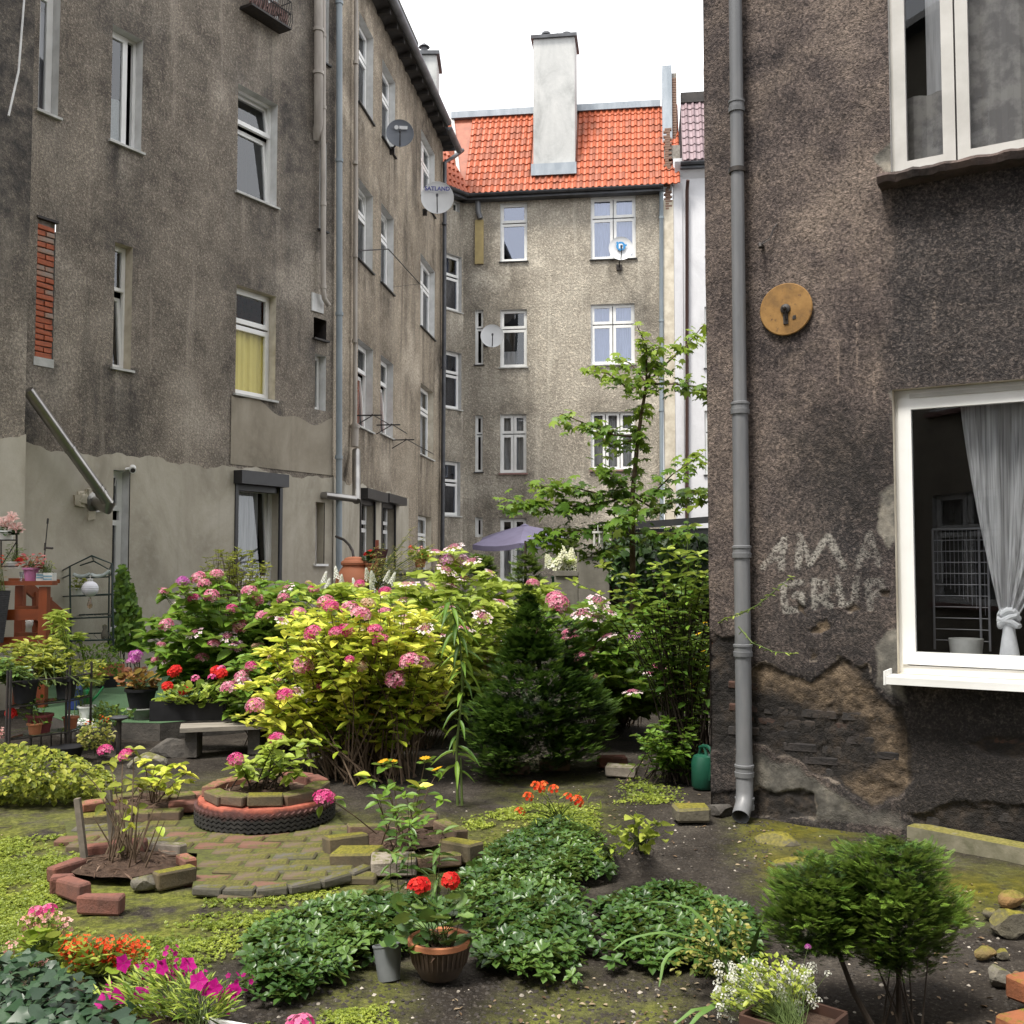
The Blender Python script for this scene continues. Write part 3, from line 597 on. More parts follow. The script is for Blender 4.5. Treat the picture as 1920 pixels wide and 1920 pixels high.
wpipe(B, [(659, -60), (657, 640), (656, 800)], .04, MATS['pipe_beige'], apt, 'drainpipe', [(658, 118), (657, 306), (657, 480), (656, 640)], .09)
wpipe(B, [(656, 795), (655, 838)], .07, MATS['pipe_beige'], apt, 'flue_pipe', [(656, 800)], .1)
wpipe(B, [(656, 846, .12), (632, 940, .35)], .075, MATS['steel'], apt, 'flue_pipe', [], .1, 'slanting steel flue pipe'); m = MB(); m.tube([A.pt(*A.uv(602, 929), -.05), A.pt(*A.uv(602, 929), .1), B.pt(*B.uv(631, 936), .33)], .06, 14); m.build('flue_elbow', MATS['steel'], apt, True)
wpipe(B, [(845, 283, .34), (836, 296, .2), (827, 305, .1), (826, 600), (822, 1060)], .055, MATS['zinc_dark'], apt, 'drainpipe', [(826, 420), (825, 690), (824, 910)], .1, 'dark drainpipe at the far end of the wing')
m = MB(); a = A.pt(*A.uv(28, 735), .26); b_ = A.pt(*A.uv(182, 945), .24); m.tube([a, b_], .07, 18)
for t in (.5, .86, .9): c = a.lerp(b_, t); d = (b_ - a).normalized(); m.tube([c - d * .02, c + d * .02], .078, 18)
m.tube([b_, b_ + Vector((0, 0, -.06)), A.pt(*A.uv(176, 941), .02)], .085, 18); m.lathe(A.pt(*A.uv(176, 941), .02) , [(.0, -.0), (.15, .0), (.14, .03), (0, .03)], 18, (A.ex, Vector((0, 0, 1)), A.n)); m.build('steel_flue', MATS['steel'], apt, True)
m = MB(); c0 = A.pt(*A.uv(166, 943), .0)
for i in range(14): a = random.random() * 6.3; r = random.uniform(.1, .2); m.box(c0 + A.ex * r * math.cos(a) + Vector((0, 0, r * math.sin(a))) + A.n * .03, (.1, .04, .1), A.ax(), .02)
m.build('foam_collar', MATS['jamb_warm'], apt, kind='stuff')
# window flower grille high on the left, clothes-line brackets
m = MB(); u0, u1, v0, v1 = A.rect(449, -30, 525, 14)
for z in (v0, v0 + .24, v0 + .44): m.tube([A.pt(u0, z, .02), A.pt(u0, z, .25), A.pt(u1, z, .25), A.pt(u1, z, .02)], .012, 6)
for i in range(22): u = u0 + (u1 - u0) * i / 21; m.tube([A.pt(u, v0, .25), A.pt(u + .02, v0 + .12, .27), A.pt(u, v0 + .44, .25)], .007, 5)
A.box(m, u0, u1, v0 - .03, v0, .0, .27); g_ = m.build('window_grille', MATS['iron'], apt); m = MB()
for i in range(40): m.box(A.pt(u0 + .05 + (u1 - u0 - .1) * random.random(), v0 + .1 + .12 * random.random(), .2), (.05, .04, .16), A.ax(), .02)
m.build('withered_box', MATS['sill_pink'], g_)
for (xa, ya, xb) in ((668, 779, 704), (706, 797, 737), (735, 825, 790)):
    u, v = B.uv(xa, ya); u2, _ = B.uv(xb, ya); m = MB(); L = min(.45, (u2 - u) * .45)
    m.tube([B.pt(u, v, 0), B.pt(u + .15, v + .02, L)], .014, 6); m.tube([B.pt(u, v - .18, 0), B.pt(u + .1, v, L * .6)], .01, 6); m.tube([B.pt(u, v + .02, .3), B.pt(u2, v, .3)], .01, 5); m.build('line_bracket', MATS['iron'], apt)
m = MB(); m.tube([B.pt(*B.uv(673, 470), .0), P(728, 467, 20.0), B.pt(*B.uv(787, 532), .0)], .012, 5); m.tube([B.pt(*B.uv(738, 538), 0), B.pt(*B.uv(787, 532), .0)], .006, 4); m.build('line_bracket', MATS['iron'], apt)
m = MB(); m.tube([PB.pt(*PB.uv(45, -20), .02), PB.pt(*PB.uv(20, 140), .15), PB.pt(*PB.uv(-4, 225), .2)], .012, 6); m.build('loose_cable', MATS['jamb'], apt)
# ------------------------------------------------------------------ the far building: stair face C, main face D
far = thing('apartment_building', 'beige roughcast tenement with orange tiled roof closing the far end of the yard', 'building', (1.4, 29, 0))
Cw = Wall((-1.42 - .85 * 3, 29.5 - 1 * 3), (.85, 1.0)); D = Wall((-1.42, 29.5), (5.67, -.75)); uC = Vector((.85 * 3, 3, 0)).length; uD = D.uv(1243, 700)[0]
def wC(r, **k): return window(Cw, *Cw.rect(*r), far, **k)
def wD(r, **k): return window(D, *D.rect(*r), far, **k)
LI = MATS['jamb']; PS = MATS['pane_sky']
for r in ((830, 471, 865.5, 577), (830, 655, 865, 763), (829, 863, 863, 966)): wC(r, cells=[(0, 1, 0, .6), (0, 1, .63, 1)], pane=PS, sill=DS, depth=.12)
wC((850, 376, 862, 394), cells=ONE, fw=.03, depth=.12)
tc = [(0, 1, 0, 1, MATS['sheer_dim'], .1)]
for r in ((891, 581, 906, 684), (891, 779, 905, 885)): wD(r, cells=T1, fw=.05, depth=.1, sill=DK)
wD((891, 970, 905, 1007), cells=ONE, fw=.06, depth=.1)
wD((938, 382, 988.5, 491), cells=T1, depth=.1, pane=PS, sill=DK, curtain=[(0, .12, 0, .66, MATS['net'], .1)]); wD((938, 581, 988, 689), cells=T1, depth=.1, sill=DS, curtain=[(.0, .6, 0, .3, MATS['net'], .1)])
wD((938, 777, 987, 887), cells=T2, depth=.1, sill=(.06, .05, 0, MATS['sill_pink']), curtain=tc); wD((938, 972, 987, 1090), cells=T2, depth=.1, curtain=[(0, 1, 0, .66, MATS['sheer_dim'], .1)])
wD((1108, 371, 1192, 487), cells=T2, depth=.1, pane=PS, sill=DK, fw=.08, curtain=[(0, 1, 0, 1, MATS['sheer'], .1)]); wD((1108, 571, 1190, 684), cells=T2, depth=.1, pane=PS, sill=DS, fw=.08, curtain=[(0, 1, 0, 1, MATS['sheer'], .1)])
wD((1108, 773, 1190, 881), cells=[(0, .32, 0, .66), (.34, .66, 0, .66), (.68, 1, 0, .66), (0, .32, .68, 1), (.34, .66, .68, 1), (.68, 1, .68, 1)], depth=.1, sill=(.06, .05, 0, MATS['sill_pink']), fw=.07, curtain=tc)
EZ = 12.35
Cw.step = D.step = .16
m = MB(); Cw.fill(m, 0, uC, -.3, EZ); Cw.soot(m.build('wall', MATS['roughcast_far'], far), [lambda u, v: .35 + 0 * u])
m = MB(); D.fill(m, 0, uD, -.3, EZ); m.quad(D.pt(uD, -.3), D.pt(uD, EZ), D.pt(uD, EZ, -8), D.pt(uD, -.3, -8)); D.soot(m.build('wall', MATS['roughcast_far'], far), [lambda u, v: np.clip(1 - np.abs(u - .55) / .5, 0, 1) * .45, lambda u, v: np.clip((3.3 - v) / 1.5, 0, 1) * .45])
rb = P(1040, 214, 30.6); RZ = 15.3
uV = .0
m = MB(); e0 = D.pt(-.05, EZ, .3); e1 = D.pt(uD, EZ, .3); r0 = D.pt(-.6, RZ, -1.25); r1 = D.pt(uD, RZ, -1.25); f0 = Cw.pt(uC - 3.5, EZ, .3); f1 = Cw.pt(uC - 3.5, RZ, -1.25)
m.quad(e0, e1, r1, r0); m.quad(f0, e0, r0, f1); m.quad(r0, r1, D.pt(uD, RZ + .1, -8), D.pt(-3, RZ + .1, -8)); m.quad(e1, r1, D.pt(uD, EZ, -1.25)); roofD = m.build('roof', MATS['tile_orange_worn'], far)
def tile_mesh(w_=.172, L=.31):
    v = []; f = []; n = 6; prof = [(-.5, .012), (-.3, .0), (-.05, .0), (.12, .03), (.3, .05), (.5, .018)]
    for y, dz in ((0, .028), (1, 0)):
        for x, z in prof: v.append((x * w_ * 1.04, y * L, z * 1.0 + dz))
    for i in range(n - 1): f.append((i, i + 1, i + 1 + n, i + n))
    for x, z in prof: v.append((x * w_ * 1.04, 0, z - .006))
    for i in range(n - 1): f.append((2 * n + i, 2 * n + i + 1, i + 1, i))
    me = bpy.data.meshes.new('roof_tile'); me.from_pydata(v, [], f); me.materials.append(MATS['tile_orange']); return me
tme = tile_mesh(); slope = (r1 - e1).normalized(); sx = D.ex; snn = sx.cross(slope); snn = snn if snn.z > 0 else -snn
Rt = Matrix((sx, slope, snn)).transposed(); Lr = (r1 - e1).length; nc = int((uD + .1) / .172); ncount = 0; chu = (D.uv(1000, 300)[0] - .02, D.uv(1079, 300)[0] + .02)
eul = Rt.to_euler(); rest = []
for r in range(12):
    t = r * Lr / 12
    for c in range(-3, nc):
        u = uD - .09 - c * .172
        lim = -.05 - .55 * (t / Lr)
        if u < lim + .08: continue
        if chu[0] < u < chu[1] and t > .42: continue
        p = D.pt(u, EZ, .3) + slope * t + snn * .02; j = random.uniform(-.008, .008)
        if ncount < 298: piece('roof_tile', tme, roofD, p + snn * j, eul, mat=MATS['tile_orange_worn'] if random.random() < .35 else None); ncount += 1
        else: rest.append(p)
sC = (f1 - f0).normalized(); nC = Cw.ex.cross(sC); nC = nC if nC.z > 0 else -nC; m = MB()
tv = [v.co.copy() for v in tme.vertices]; tf = [tuple(p.vertices) for p in tme.polygons]
for r in range(12):
    t = r * Lr / 12
    for c in range(19):
        u = uC - .1 - c * .172 - .62 * t / Lr + .0
        if u < uC - 3.4: continue
        p = Cw.pt(u, EZ, .3) + sC * t + nC * .02; m.add([p + Cw.ex * q.x + sC * q.y + nC * q.z for q in tv], tf)
for p in rest: m.add([p + sx * q.x + slope * q.y + snn * q.z for q in tv], tf)
m.build('roof_tile', MATS['tile_orange'], roofD, kind='stuff')
m = MB(); nv = (snn + nC).normalized(); m.bar(e0 + nv * .06, r0 + nv * .06, .1, .03, nv); m.build('valley_flashing', MATS['white_metal'], roofD)
m = MB(); m.bar(r0 + Vector((0, -.03, .08)), r1 + Vector((0, -.03, .08)), .25, .2); m.build('ridge_flashing', MATS['zinc'], roofD)
def gut(W, u0, u1, v, d, parent, mat, r=.075):
    m = MB(); n = 9
    for i in range(n - 1):
        a, b = PI * i / (n - 1), PI * (i + 1) / (n - 1); m.quad(W.pt(u0, v - r * math.sin(a), d - r * math.cos(a)), W.pt(u1, v - r * math.sin(a), d - r * math.cos(a)), W.pt(u1, v - r * math.sin(b), d - r * math.cos(b)), W.pt(u0, v - r * math.sin(b), d - r * math.cos(b)))
    W.box(m, u0, u1, v - .14, v - .02, .002, d - r * .9); return m.build('gutter', mat, parent, True)
gut(D, -.1, uD + .05, EZ - .01, .36, roofD, MATS['zinc_dark']); gut(Cw, uC - 3, uC - .1, EZ - .01, .36, roofD, MATS['zinc_dark'])
m = MB(); cu = D.uv(1000, 300)[0], D.uv(1078, 300)[0]; D.box(m, cu[0], cu[1], EZ + .85, 17.0, -1.0, -.02); chD = m.build('chimney', MATS['white_plaster'], roofD)
m = MB(); D.box(m, cu[0] - .07, cu[1] + .07, 17.0, 17.1, -1.08, .06)
for du, dd in ((.35, -.3), (.75, -.5), (.95, -.4)): m.lathe(D.pt(cu[0] + du, 17.1, dd), [(.07, 0), (.07, .14), (.14, .16), (.13, .22), (.02, .27)], 10)
m.bar(D.pt(cu[0] + .68, 17.1, -.3), D.pt(cu[0] + .68, 17.38, -.3), .02); m.build('chimney_cap', MATS['zinc_dark'], roofD)
m = MB(); D.box(m, cu[0] - .05, cu[1] + .05, EZ + .52, EZ + .86, -.8, .17); m.build('chimney_flashing', MATS['zinc'], roofD)
wpipe(D, [(1240, 352, .3), (1240, 372, .1), (1240, 700), (1241, 1060)], .06, MATS['pipe_blue'], far, 'drainpipe', [(1240, 410), (1240, 603), (1240, 770)], .09)
m = MB(); q = D.rect(891, 414, 907, 496); D.box(m, *q, .004, .07); m.build('flue_casing', M('casing', (.42, .33, .15), (.34, .27, .13), .8), far); m = MB(); m.tube([D.pt(*D.uv(897, 372), -.05), D.pt(*D.uv(897, 376), .12), D.pt(*D.uv(898, 400), .12), D.pt(*D.uv(902, 412), .1)], .08, 12); m.build('flue_pipe', MATS['pipe_pvc'], far, True)
# scratched lettering and lines low on the far wall
chalk = M('chalk', (.4, .38, .34), (.3, .28, .24), .95)
m = MB()
def strokes(m, W, L, wd, d=.004):
    for s in L:
        pp = [W.uv(*q) for q in s]
        for a, b in zip(pp, pp[1:]): m.bar(W.pt(a[0], a[1], d), W.pt(b[0], b[1], d), wd, wd * .3, W.n)
strokes(m, D, [[(1010, 1020), (1010, 1038)], [(1018, 1020), (1010, 1030), (1018, 1038)], [(1022, 1034), (1026, 1026), (1031, 1030), (1029, 1036), (1022, 1034)], [(1035, 1037), (1035, 1025), (1042, 1025)], [(1035, 1031), (1041, 1031)], [(1046, 1037), (1046, 1025), (1053, 1024)], [(1046, 1031), (1052, 1031)], [(1006, 1040), (1052, 1040)], [(1006, 1045), (1056, 1044)]], .022)
m.build('graffiti', chalk, far)
# ------------------------------------------------------------------ white neighbour at the far right
Ew = Wall((4.30, 28.72), (5.67, -.75)); wht = thing('apartment_building', 'white rendered house with pinkish roof tiles right of the orange roofed tenement', 'building', (5.2, 28.6, 0))
uE0, uE1 = .05, 9.5; e1x = Ew.uv(1282, 600)[0]
window(Ew, *Ew.rect(1322, 575, 1346, 690), wht, cells=T2, depth=.1, sill=DK); window(Ew, *Ew.rect(1322, 770, 1346, 890), wht, cells=T2, depth=.1, sill=DK); window(Ew, *Ew.rect(1324, 370, 1346, 480), wht, cells=T2, depth=.1, sill=DK)
m = MB(); Ew.fill(m, .34, uE1, -.3, 12.6); m.build('wall', MATS['white_wall'], wht)
bf_ = [brick_mesh('brick', .24, .1, .062, .005, M('brick_far', (.27, .15, .105), (.2, .14, .11), .95, 9)) for _ in range(2)]
bk2 = MB(); Ew.box(bk2, .0, .30, -.3, 12.0, -1, .05); bk2.build('party_wall', MATS['jamb_warm'], wht); bk2 = MB(); Ew.box(bk2, .302, .55, -.3, 13.2, -1, .03); bk2.build('pilaster', MATS['white_wall'], wht)
m = MB(); Ew.box(m, .02, .30, 12.75, 16.2, -1.4, -.5); m.build('parapet_flashing', MATS['zinc'], wht); m = MB(); Ew.box(m, .303, .44, 13.6, 16.0, -1.4, -.6); Ew.box(m, .05, .5, 13.21, 13.6, -1.4, .0); pw = m.build('fire_wall', MATS['mortar'], wht)
for r in range(30):
    for c in range(1):
        piece('brick', random.choice(bf_), pw, Ew.pt(.37, 13.64 + r * .075, -.6), (0, 0, math.atan2(Ew.ex.y, Ew.ex.x)), (.5, .6, 1))
for r in range(34): piece('brick', random.choice(bf_), pw, Ew.pt(.13 + .04 * (r % 2), 11.75 + r * .07, .004), (0, 0, math.atan2(Ew.ex.y, Ew.ex.x)), (.8 if random.random() < .7 else .4, 1, 1))
m = MB(); a0, a1 = Ew.pt(.56, 13.0, .3), Ew.pt(uE1, 13.0, .3); b0, b1 = Ew.pt(.56, 15.2, -.9), Ew.pt(uE1, 15.2, -.9); m.quad(a0, a1, b1, b0); m.quad(b0, b1, Ew.pt(uE1, 15.3, -6), Ew.pt(.56, 15.3, -6)); rE = m.build('roof', MATS['tile_pink'], wht)
m = MB(); sE = (b0 - a0).normalized(); nE = Ew.ex.cross(sE); nE = nE if nE.z > 0 else -nE
for r in range(8):
    for c in range(44): p = a0 + Ew.ex * (.1 + c * .2) + sE * (r * (b0 - a0).length / 8) + nE * .02; m.add([p + Ew.ex * q.x + sE * q.y + nE * q.z for q in tv], tf)
m.build('roof_tile', MATS['tile_pink'], rE, kind='stuff'); m = MB(); m.bar(b0 + Vector((0, 0, .15)), b1 + Vector((0, 0, .15)), .2, .3); m.build('ridge_board', MATS['soffit'], rE); gut(Ew, .5, uE1, 12.95, .36, rE, MATS['zinc_dark'])
wpipe(Ew, [(1289, 345, .3), (1288, 360, .1), (1288, 1000)], .05, M('pipe_brown', (.06, .03, .025), None, .5), wht, 'drainpipe', [], .08)
m = MB(); m.quad(Ew.pt(uE1, -.3), Ew.pt(uE1, 13), Ew.pt(uE1, 13, -8), Ew.pt(uE1, -.3, -8)); m.quad(Ew.pt(.34, 12.6), Ew.pt(uE1, 12.6), Ew.pt(uE1, 13, .3), Ew.pt(.34, 13, .3)); m.build('wall', MATS['white_wall'], wht)
# ------------------------------------------------------------------ the near building on the right
rgt = thing('apartment_building', 'near dark roughcast building with crumbling brick base filling the right side', 'building', (1.30, 6.78, 0))
R = Wall((1.30, 6.78), (1.656, -1)); yawR = math.atan2(R.ex.y, R.ex.x)
M('frame_old', (.52, .51, .49), (.42, .41, .39), .45, 4, spec=.45)
glassM('pane_near', (.93, .95, .97), .055, .6); M('curtain_lace', (.36, .345, .33), (.22, .21, .21), .95, 9, det=6, lo=.42, hi=.58)
sheerM('curtain_sheer', (.95, .95, .97), .46, 60)
lw = R.rect(1683, 730, 2040, 1263); up = R.rect(1671, -330, 2040, 333)
winL = window(R, *lw, rgt, cells=[(0, 1, .02, .985)], depth=.07, fw=.075, jmat=MATS['jamb_warm'], pane=MATS['pane_near'], room=2.2, label='large white framed window with a knotted sheer curtain')
winU = window(R, *up, rgt, cells=[(0, .335, 0, 1), (.345, .99, 0, 1)], depth=.03, fw=.07, fmat=MATS['frame_old'], pane=MATS['pane_near'], curtain=[(.33, 1, 0, 1, MATS['curtain_lace'], .06), (.0, .33, 0, .25, MATS['curtain_lace'], .12), (.16, .33, .25, 1, MATS['net'], .2)], label='upper window with patterned lace curtain')
# masonry face: a fine sheet whose relief, missing plaster, patches and old paint are its own
us = [0]
ub = sorted([0, lw[0], min(lw[1], 2.34), min(up[1], 2.345), 2.35])
for a, b in zip(ub, ub[1:]): us += list(np.linspace(a, b, max(2, int((b - a) / .0095)))[1:])
vb = sorted([-.15, lw[2], lw[3], up[2], 5.45]); vs = [vb[0]]
for a, b in zip(vb, vb[1:]): vs += list(np.linspace(a, b, max(2, int((b - a) / .0095)))[1:])
us = np.array(us); vs = np.array(vs); UU, VV = np.meshgrid(us, vs); e3 = np.array(R.ex); o3 = np.array(R.o); n3 = np.array(R.n)
base = o3 + UU[..., None] * e3; base[..., 2] = VV; PX, PY = projn(base)
wx, wy = PX + 14 * fbm(UU * 9, VV * 9, 3), PY + 14 * fbm(UU * 9, VV * 9, 8)
def msk(polys, soft=7, x=None, y=None):
    r = np.zeros(UU.shape)
    for p in polys:
        x_ = wx if x is None else x; y_ = wy if y is None else y
        d = edged(p, x_, y_); ins = inpoly(p, x_, y_); r = np.maximum(r, np.clip(np.where(ins, d, -d) / soft * .5 + .5, 0, 1))
    return r
off = msk([[(1405, 1258), (1440, 1240), (1480, 1262), (1520, 1275), (1545, 1262), (1572, 1232), (1600, 1255), (1625, 1248), (1650, 1300), (1692, 1325), (1704, 1372), (1716, 1408), (1703, 1470), (1682, 1502), (1640, 1512), (1596, 1487), (1532, 1450), (1482, 1418), (1424, 1400), (1300, 1415), (1300, 1190), (1384, 1190)],
            [(1495, 1134), (1515, 1140), (1512, 1152), (1497, 1150)], [(1512, 1186), (1545, 1160), (1551, 1182), (1532, 1191)], [(1582, 1142), (1600, 1130), (1614, 1140), (1592, 1147)], [(1520, 1222), (1540, 1226), (1528, 1240)], [(1645, 1110), (1665, 1112), (1662, 1122), (1650, 1122)],
            [(1815, 1400), (1870, 1384), (1935, 1376), (1935, 1420), (1850, 1420)], [(1700, 1530), (1790, 1505), (1940, 1512), (1940, 1590), (1740, 1560)], [(1300, 1500), (1430, 1475), (1520, 1490), (1528, 1530), (1300, 1545)]])
cem = msk([[(1648, 925), (1690, 900), (1690, 1012), (1668, 1022), (1645, 985)], [(1642, 1215), (1660, 1185), (1690, 1180), (1695, 1310), (1670, 1300), (1648, 1285)], [(1642, 292), (1680, 262), (1684, 335), (1650, 318)], [(1425, 1425), (1490, 1440), (1590, 1500), (1600, 1530), (1530, 1530), (1430, 1480)], [(1670, 735), (1690, 735), (1690, 830), (1676, 800)]], 10)
smo = np.maximum(msk([[(1392, 1405), (1480, 1425), (1600, 1500), (1690, 1525), (1700, 1560), (1520, 1540), (1390, 1500)]], 10), 0)
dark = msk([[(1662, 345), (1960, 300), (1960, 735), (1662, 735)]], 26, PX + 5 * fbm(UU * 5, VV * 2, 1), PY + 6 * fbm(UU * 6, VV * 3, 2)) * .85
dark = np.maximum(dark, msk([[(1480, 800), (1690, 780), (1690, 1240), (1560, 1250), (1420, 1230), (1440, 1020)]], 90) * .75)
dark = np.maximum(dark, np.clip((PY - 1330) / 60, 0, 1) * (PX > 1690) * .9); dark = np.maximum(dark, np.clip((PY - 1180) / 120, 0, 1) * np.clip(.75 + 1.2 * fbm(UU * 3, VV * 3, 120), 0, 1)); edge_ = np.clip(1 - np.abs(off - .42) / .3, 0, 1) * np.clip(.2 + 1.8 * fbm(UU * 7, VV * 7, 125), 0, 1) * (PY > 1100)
sand = np.clip(off * (msk([[(1560, 1225), (1650, 1295), (1720, 1400), (1690, 1480), (1650, 1420), (1620, 1350), (1540, 1330), (1420, 1290), (1390, 1240)], [(1640, 1440), (1700, 1400), (1716, 1480), (1660, 1520), (1580, 1475)], [(1490, 1130), (1620, 1130), (1620, 1240), (1490, 1240)]], 26)), 0, 1)
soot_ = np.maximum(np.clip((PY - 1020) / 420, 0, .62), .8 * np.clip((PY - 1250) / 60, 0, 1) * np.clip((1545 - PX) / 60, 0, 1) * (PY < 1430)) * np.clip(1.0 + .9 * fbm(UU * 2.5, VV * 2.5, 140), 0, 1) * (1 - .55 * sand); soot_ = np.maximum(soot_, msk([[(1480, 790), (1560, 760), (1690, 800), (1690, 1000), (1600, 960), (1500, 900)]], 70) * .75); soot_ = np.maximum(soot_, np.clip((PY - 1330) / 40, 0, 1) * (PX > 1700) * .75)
def segd(L):
    r = np.full(UU.shape, 1e9)
    for s in L:
        for (x1, y1), (x2, y2) in zip(s, s[1:]):
            l = (x2 - x1) ** 2 + (y2 - y1) ** 2; t = np.clip(((wx2 - x1) * (x2 - x1) + (wy2 - y1) * (y2 - y1)) / l, 0, 1); r = np.minimum(r, np.hypot(wx2 - x1 - t * (x2 - x1), wy2 - y1 - t * (y2 - y1)))
    return r
wx2, wy2 = PX + 3 * fbm(UU * 25, VV * 25, 13), PY + 3 * fbm(UU * 25, VV * 25, 18)
LET = [[(1431, 1063), (1472, 1010), (1464, 1068)], [(1440, 1050), (1466, 1046)], [(1496, 1063), (1500, 1006), (1518, 1056), (1552, 1006), (1582, 1062)], [(1608, 1060), (1630, 1000), (1648, 1058)], [(1616, 1042), (1640, 1040)],
       [(1504, 1092), (1468, 1097), (1472, 1145), (1500, 1143), (1504, 1115), (1490, 1116)], [(1528, 1138), (1526, 1090), (1548, 1094), (1552, 1112), (1530, 1118), (1556, 1136)], [(1570, 1085), (1578, 1132), (1600, 1135), (1606, 1085)], [(1632, 1140), (1626, 1092), (1650, 1090), (1658, 1108), (1630, 1115)]]
paint = np.clip((7.2 - segd(LET)) / 2.2, 0, 1) * np.clip(1.0 + 1.3 * fbm(UU * 30, VV * 30, 21), .15, 1) * (1 - off) * np.where(PX > 1600, .38, .72)
drip = np.clip((3.2 - segd([[(1570, 640), (1571, 720)], [(1606, 600), (1607, 690)], [(1752, 565), (1752, 620)], [(1640, 690), (1640, 760)]])) / 3, 0, 1)
rel = .012 * fbm(UU * 2.2, VV * 2.2, 31) + .004 * fbm(UU * 12, VV * 12, 35) - off * (.012 + .018 * np.abs(fbm(UU * 11, VV * 11, 40, 5))) + cem * .004 - off * .012 * np.abs(fbm(UU * 40, VV * 40, 44, 3)) + .012 * np.clip(1 - np.abs(off - .3) / .25, 0, 1) * np.clip(fbm(UU * 20, VV * 20, 50) + .4, 0, 1)
VT = base + rel[..., None] * n3; nu, nv_ = len(us), len(vs)
cu_ = (us[:-1] + us[1:]) / 2; cv_ = (vs[:-1] + vs[1:]) / 2; CU, CV = np.meshgrid(cu_, cv_)
keep = ~(((CU > lw[0]) & (CU < lw[1]) & (CV > lw[2]) & (CV < lw[3])) | ((CU > up[0]) & (CU < up[1]) & (CV > up[2])))
ii, jj = np.nonzero(keep); q0 = ii * nu + jj; loops = np.stack([q0, q0 + 1, q0 + nu + 1, q0 + nu], -1).ravel()
me = fast('wall', VT.reshape(-1, 3), loops, np.arange(len(q0)) * 4)
for nm, a in (('off', off), ('cem', np.maximum(cem, smo * .6)), ('dark', dark), ('paint', paint), ('sand', sand), ('drip', drip), ('edge', edge_), ('soot', soot_)):
    at_ = me.attributes.new(nm, 'FLOAT', 'POINT'); at_.data.foreach_set('value', np.ascontiguousarray(a.ravel(), np.float32))
m_, t_, b_, out_ = newmat('roughcast_right'); k = NB(t_); v = k.coord()
big = k.noise(v, 1.5, 5, .62, .4); g1 = k.noise(v, 55, 3, .72, .5); g2 = k.noise(v, 140, 2, .6)
c_ = k.ramp(big, (.32, (.036, .030, .031)), (.5, (.10, .080, .074)), (.68, (.215, .172, .145)))
c_ = k.mix(k.rng(k.noise(v, 4.5, 4), .45, .75, 0, .5), c_, (.22, .175, .145))
nz_ = k.noise(v, 17, 6, .7)
def crisp(a, amp=.7, w=.16): return k.rng(k.math('ADD', k.attr(a), k.math('MULTIPLY', k.math('SUBTRACT', nz_, .5), amp)), .5 - w, .5 + w)
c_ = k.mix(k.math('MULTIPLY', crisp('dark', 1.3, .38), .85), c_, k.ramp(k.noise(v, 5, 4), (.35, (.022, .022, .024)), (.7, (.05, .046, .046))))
c_ = k.mix(k.rng(g1, .52, .68, 0, .7), c_, k.mix(.45, k.mix(1.0, c_, (2.6, 2.45, 2.35), 'MULTIPLY'), (.27, .22, .19))); c_ = k.mix(k.rng(g1, .49, .38, 0, .85), c_, k.mix(.7, c_, (.008, .007, .008)))
c_ = k.mix(k.math('MULTIPLY', k.attr('drip'), k.rng(g1, .4, .58, 0, .8)), c_, (.34, .265, .22))
c_ = k.mix(k.math('MULTIPLY', k.attr('paint'), k.rng(g1, .42, .52, .08, .95)), c_, (.42, .40, .36))
ce = k.ramp(k.noise(v, 6, 6, .65), (.32, (.06, .058, .052)), (.5, (.17, .16, .14)), (.68, (.34, .31, .26))); c_ = k.mix(crisp('cem'), c_, ce)
sn = k.ramp(k.noise(v, 9, 6, .68), (.34, (.014, .013, .013)), (.5, (.036, .031, .028)), (.66, (.095, .072, .055)))
sa = k.ramp(k.noise(v, 12, 6, .7), (.3, (.035, .028, .022)), (.48, (.105, .078, .054)), (.62, (.20, .148, .10)), (.76, (.36, .29, .22)))
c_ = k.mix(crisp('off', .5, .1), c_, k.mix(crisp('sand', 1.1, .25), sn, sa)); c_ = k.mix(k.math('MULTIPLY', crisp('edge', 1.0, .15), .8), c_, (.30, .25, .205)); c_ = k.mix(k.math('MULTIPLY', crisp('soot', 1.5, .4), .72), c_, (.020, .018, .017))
k.l(c_, b_.inputs['Base Color']); b_.inputs['Roughness'].default_value = .95; b_.inputs['Specular IOR Level'].default_value = .25
sm_ = k.math('SUBTRACT', 1, k.math('MULTIPLY', k.attr('cem'), .85))
hh = k.math('MULTIPLY', k.math('ADD', g1, k.math('MULTIPLY', g2, .45)), sm_); k.bump(hh, b_, 1.0, .016)
wallR = obj('wall', me, MATS['roughcast_right'], rgt)
m = MB(); R.fill(m, 2.35, 7, -.2, 5.45); R.fill(m, 0, 7, 5.45, 13); m.quad(R.pt(0, -.2), R.pt(0, 13), R.pt(0, 13, -8), R.pt(0, -.2, -8)); m.quad(R.pt(7, -.2), R.pt(7, 13), R.pt(7, 13, -8), R.pt(7, -.2, -8)); m.build('wall', MATS['roughcast_right'], rgt)
m = MB(); m.quad(R.pt(-.3, 13, .3), R.pt(7, 13, .3), R.pt(7, 15, -4), R.pt(-.3, 15, -4)); m.quad(R.pt(-.3, 15, -4), R.pt(7, 15, -4), R.pt(7, 13, -8), R.pt(-.3, 13, -8)); m.build('roof', MATS['roof_felt'], rgt)
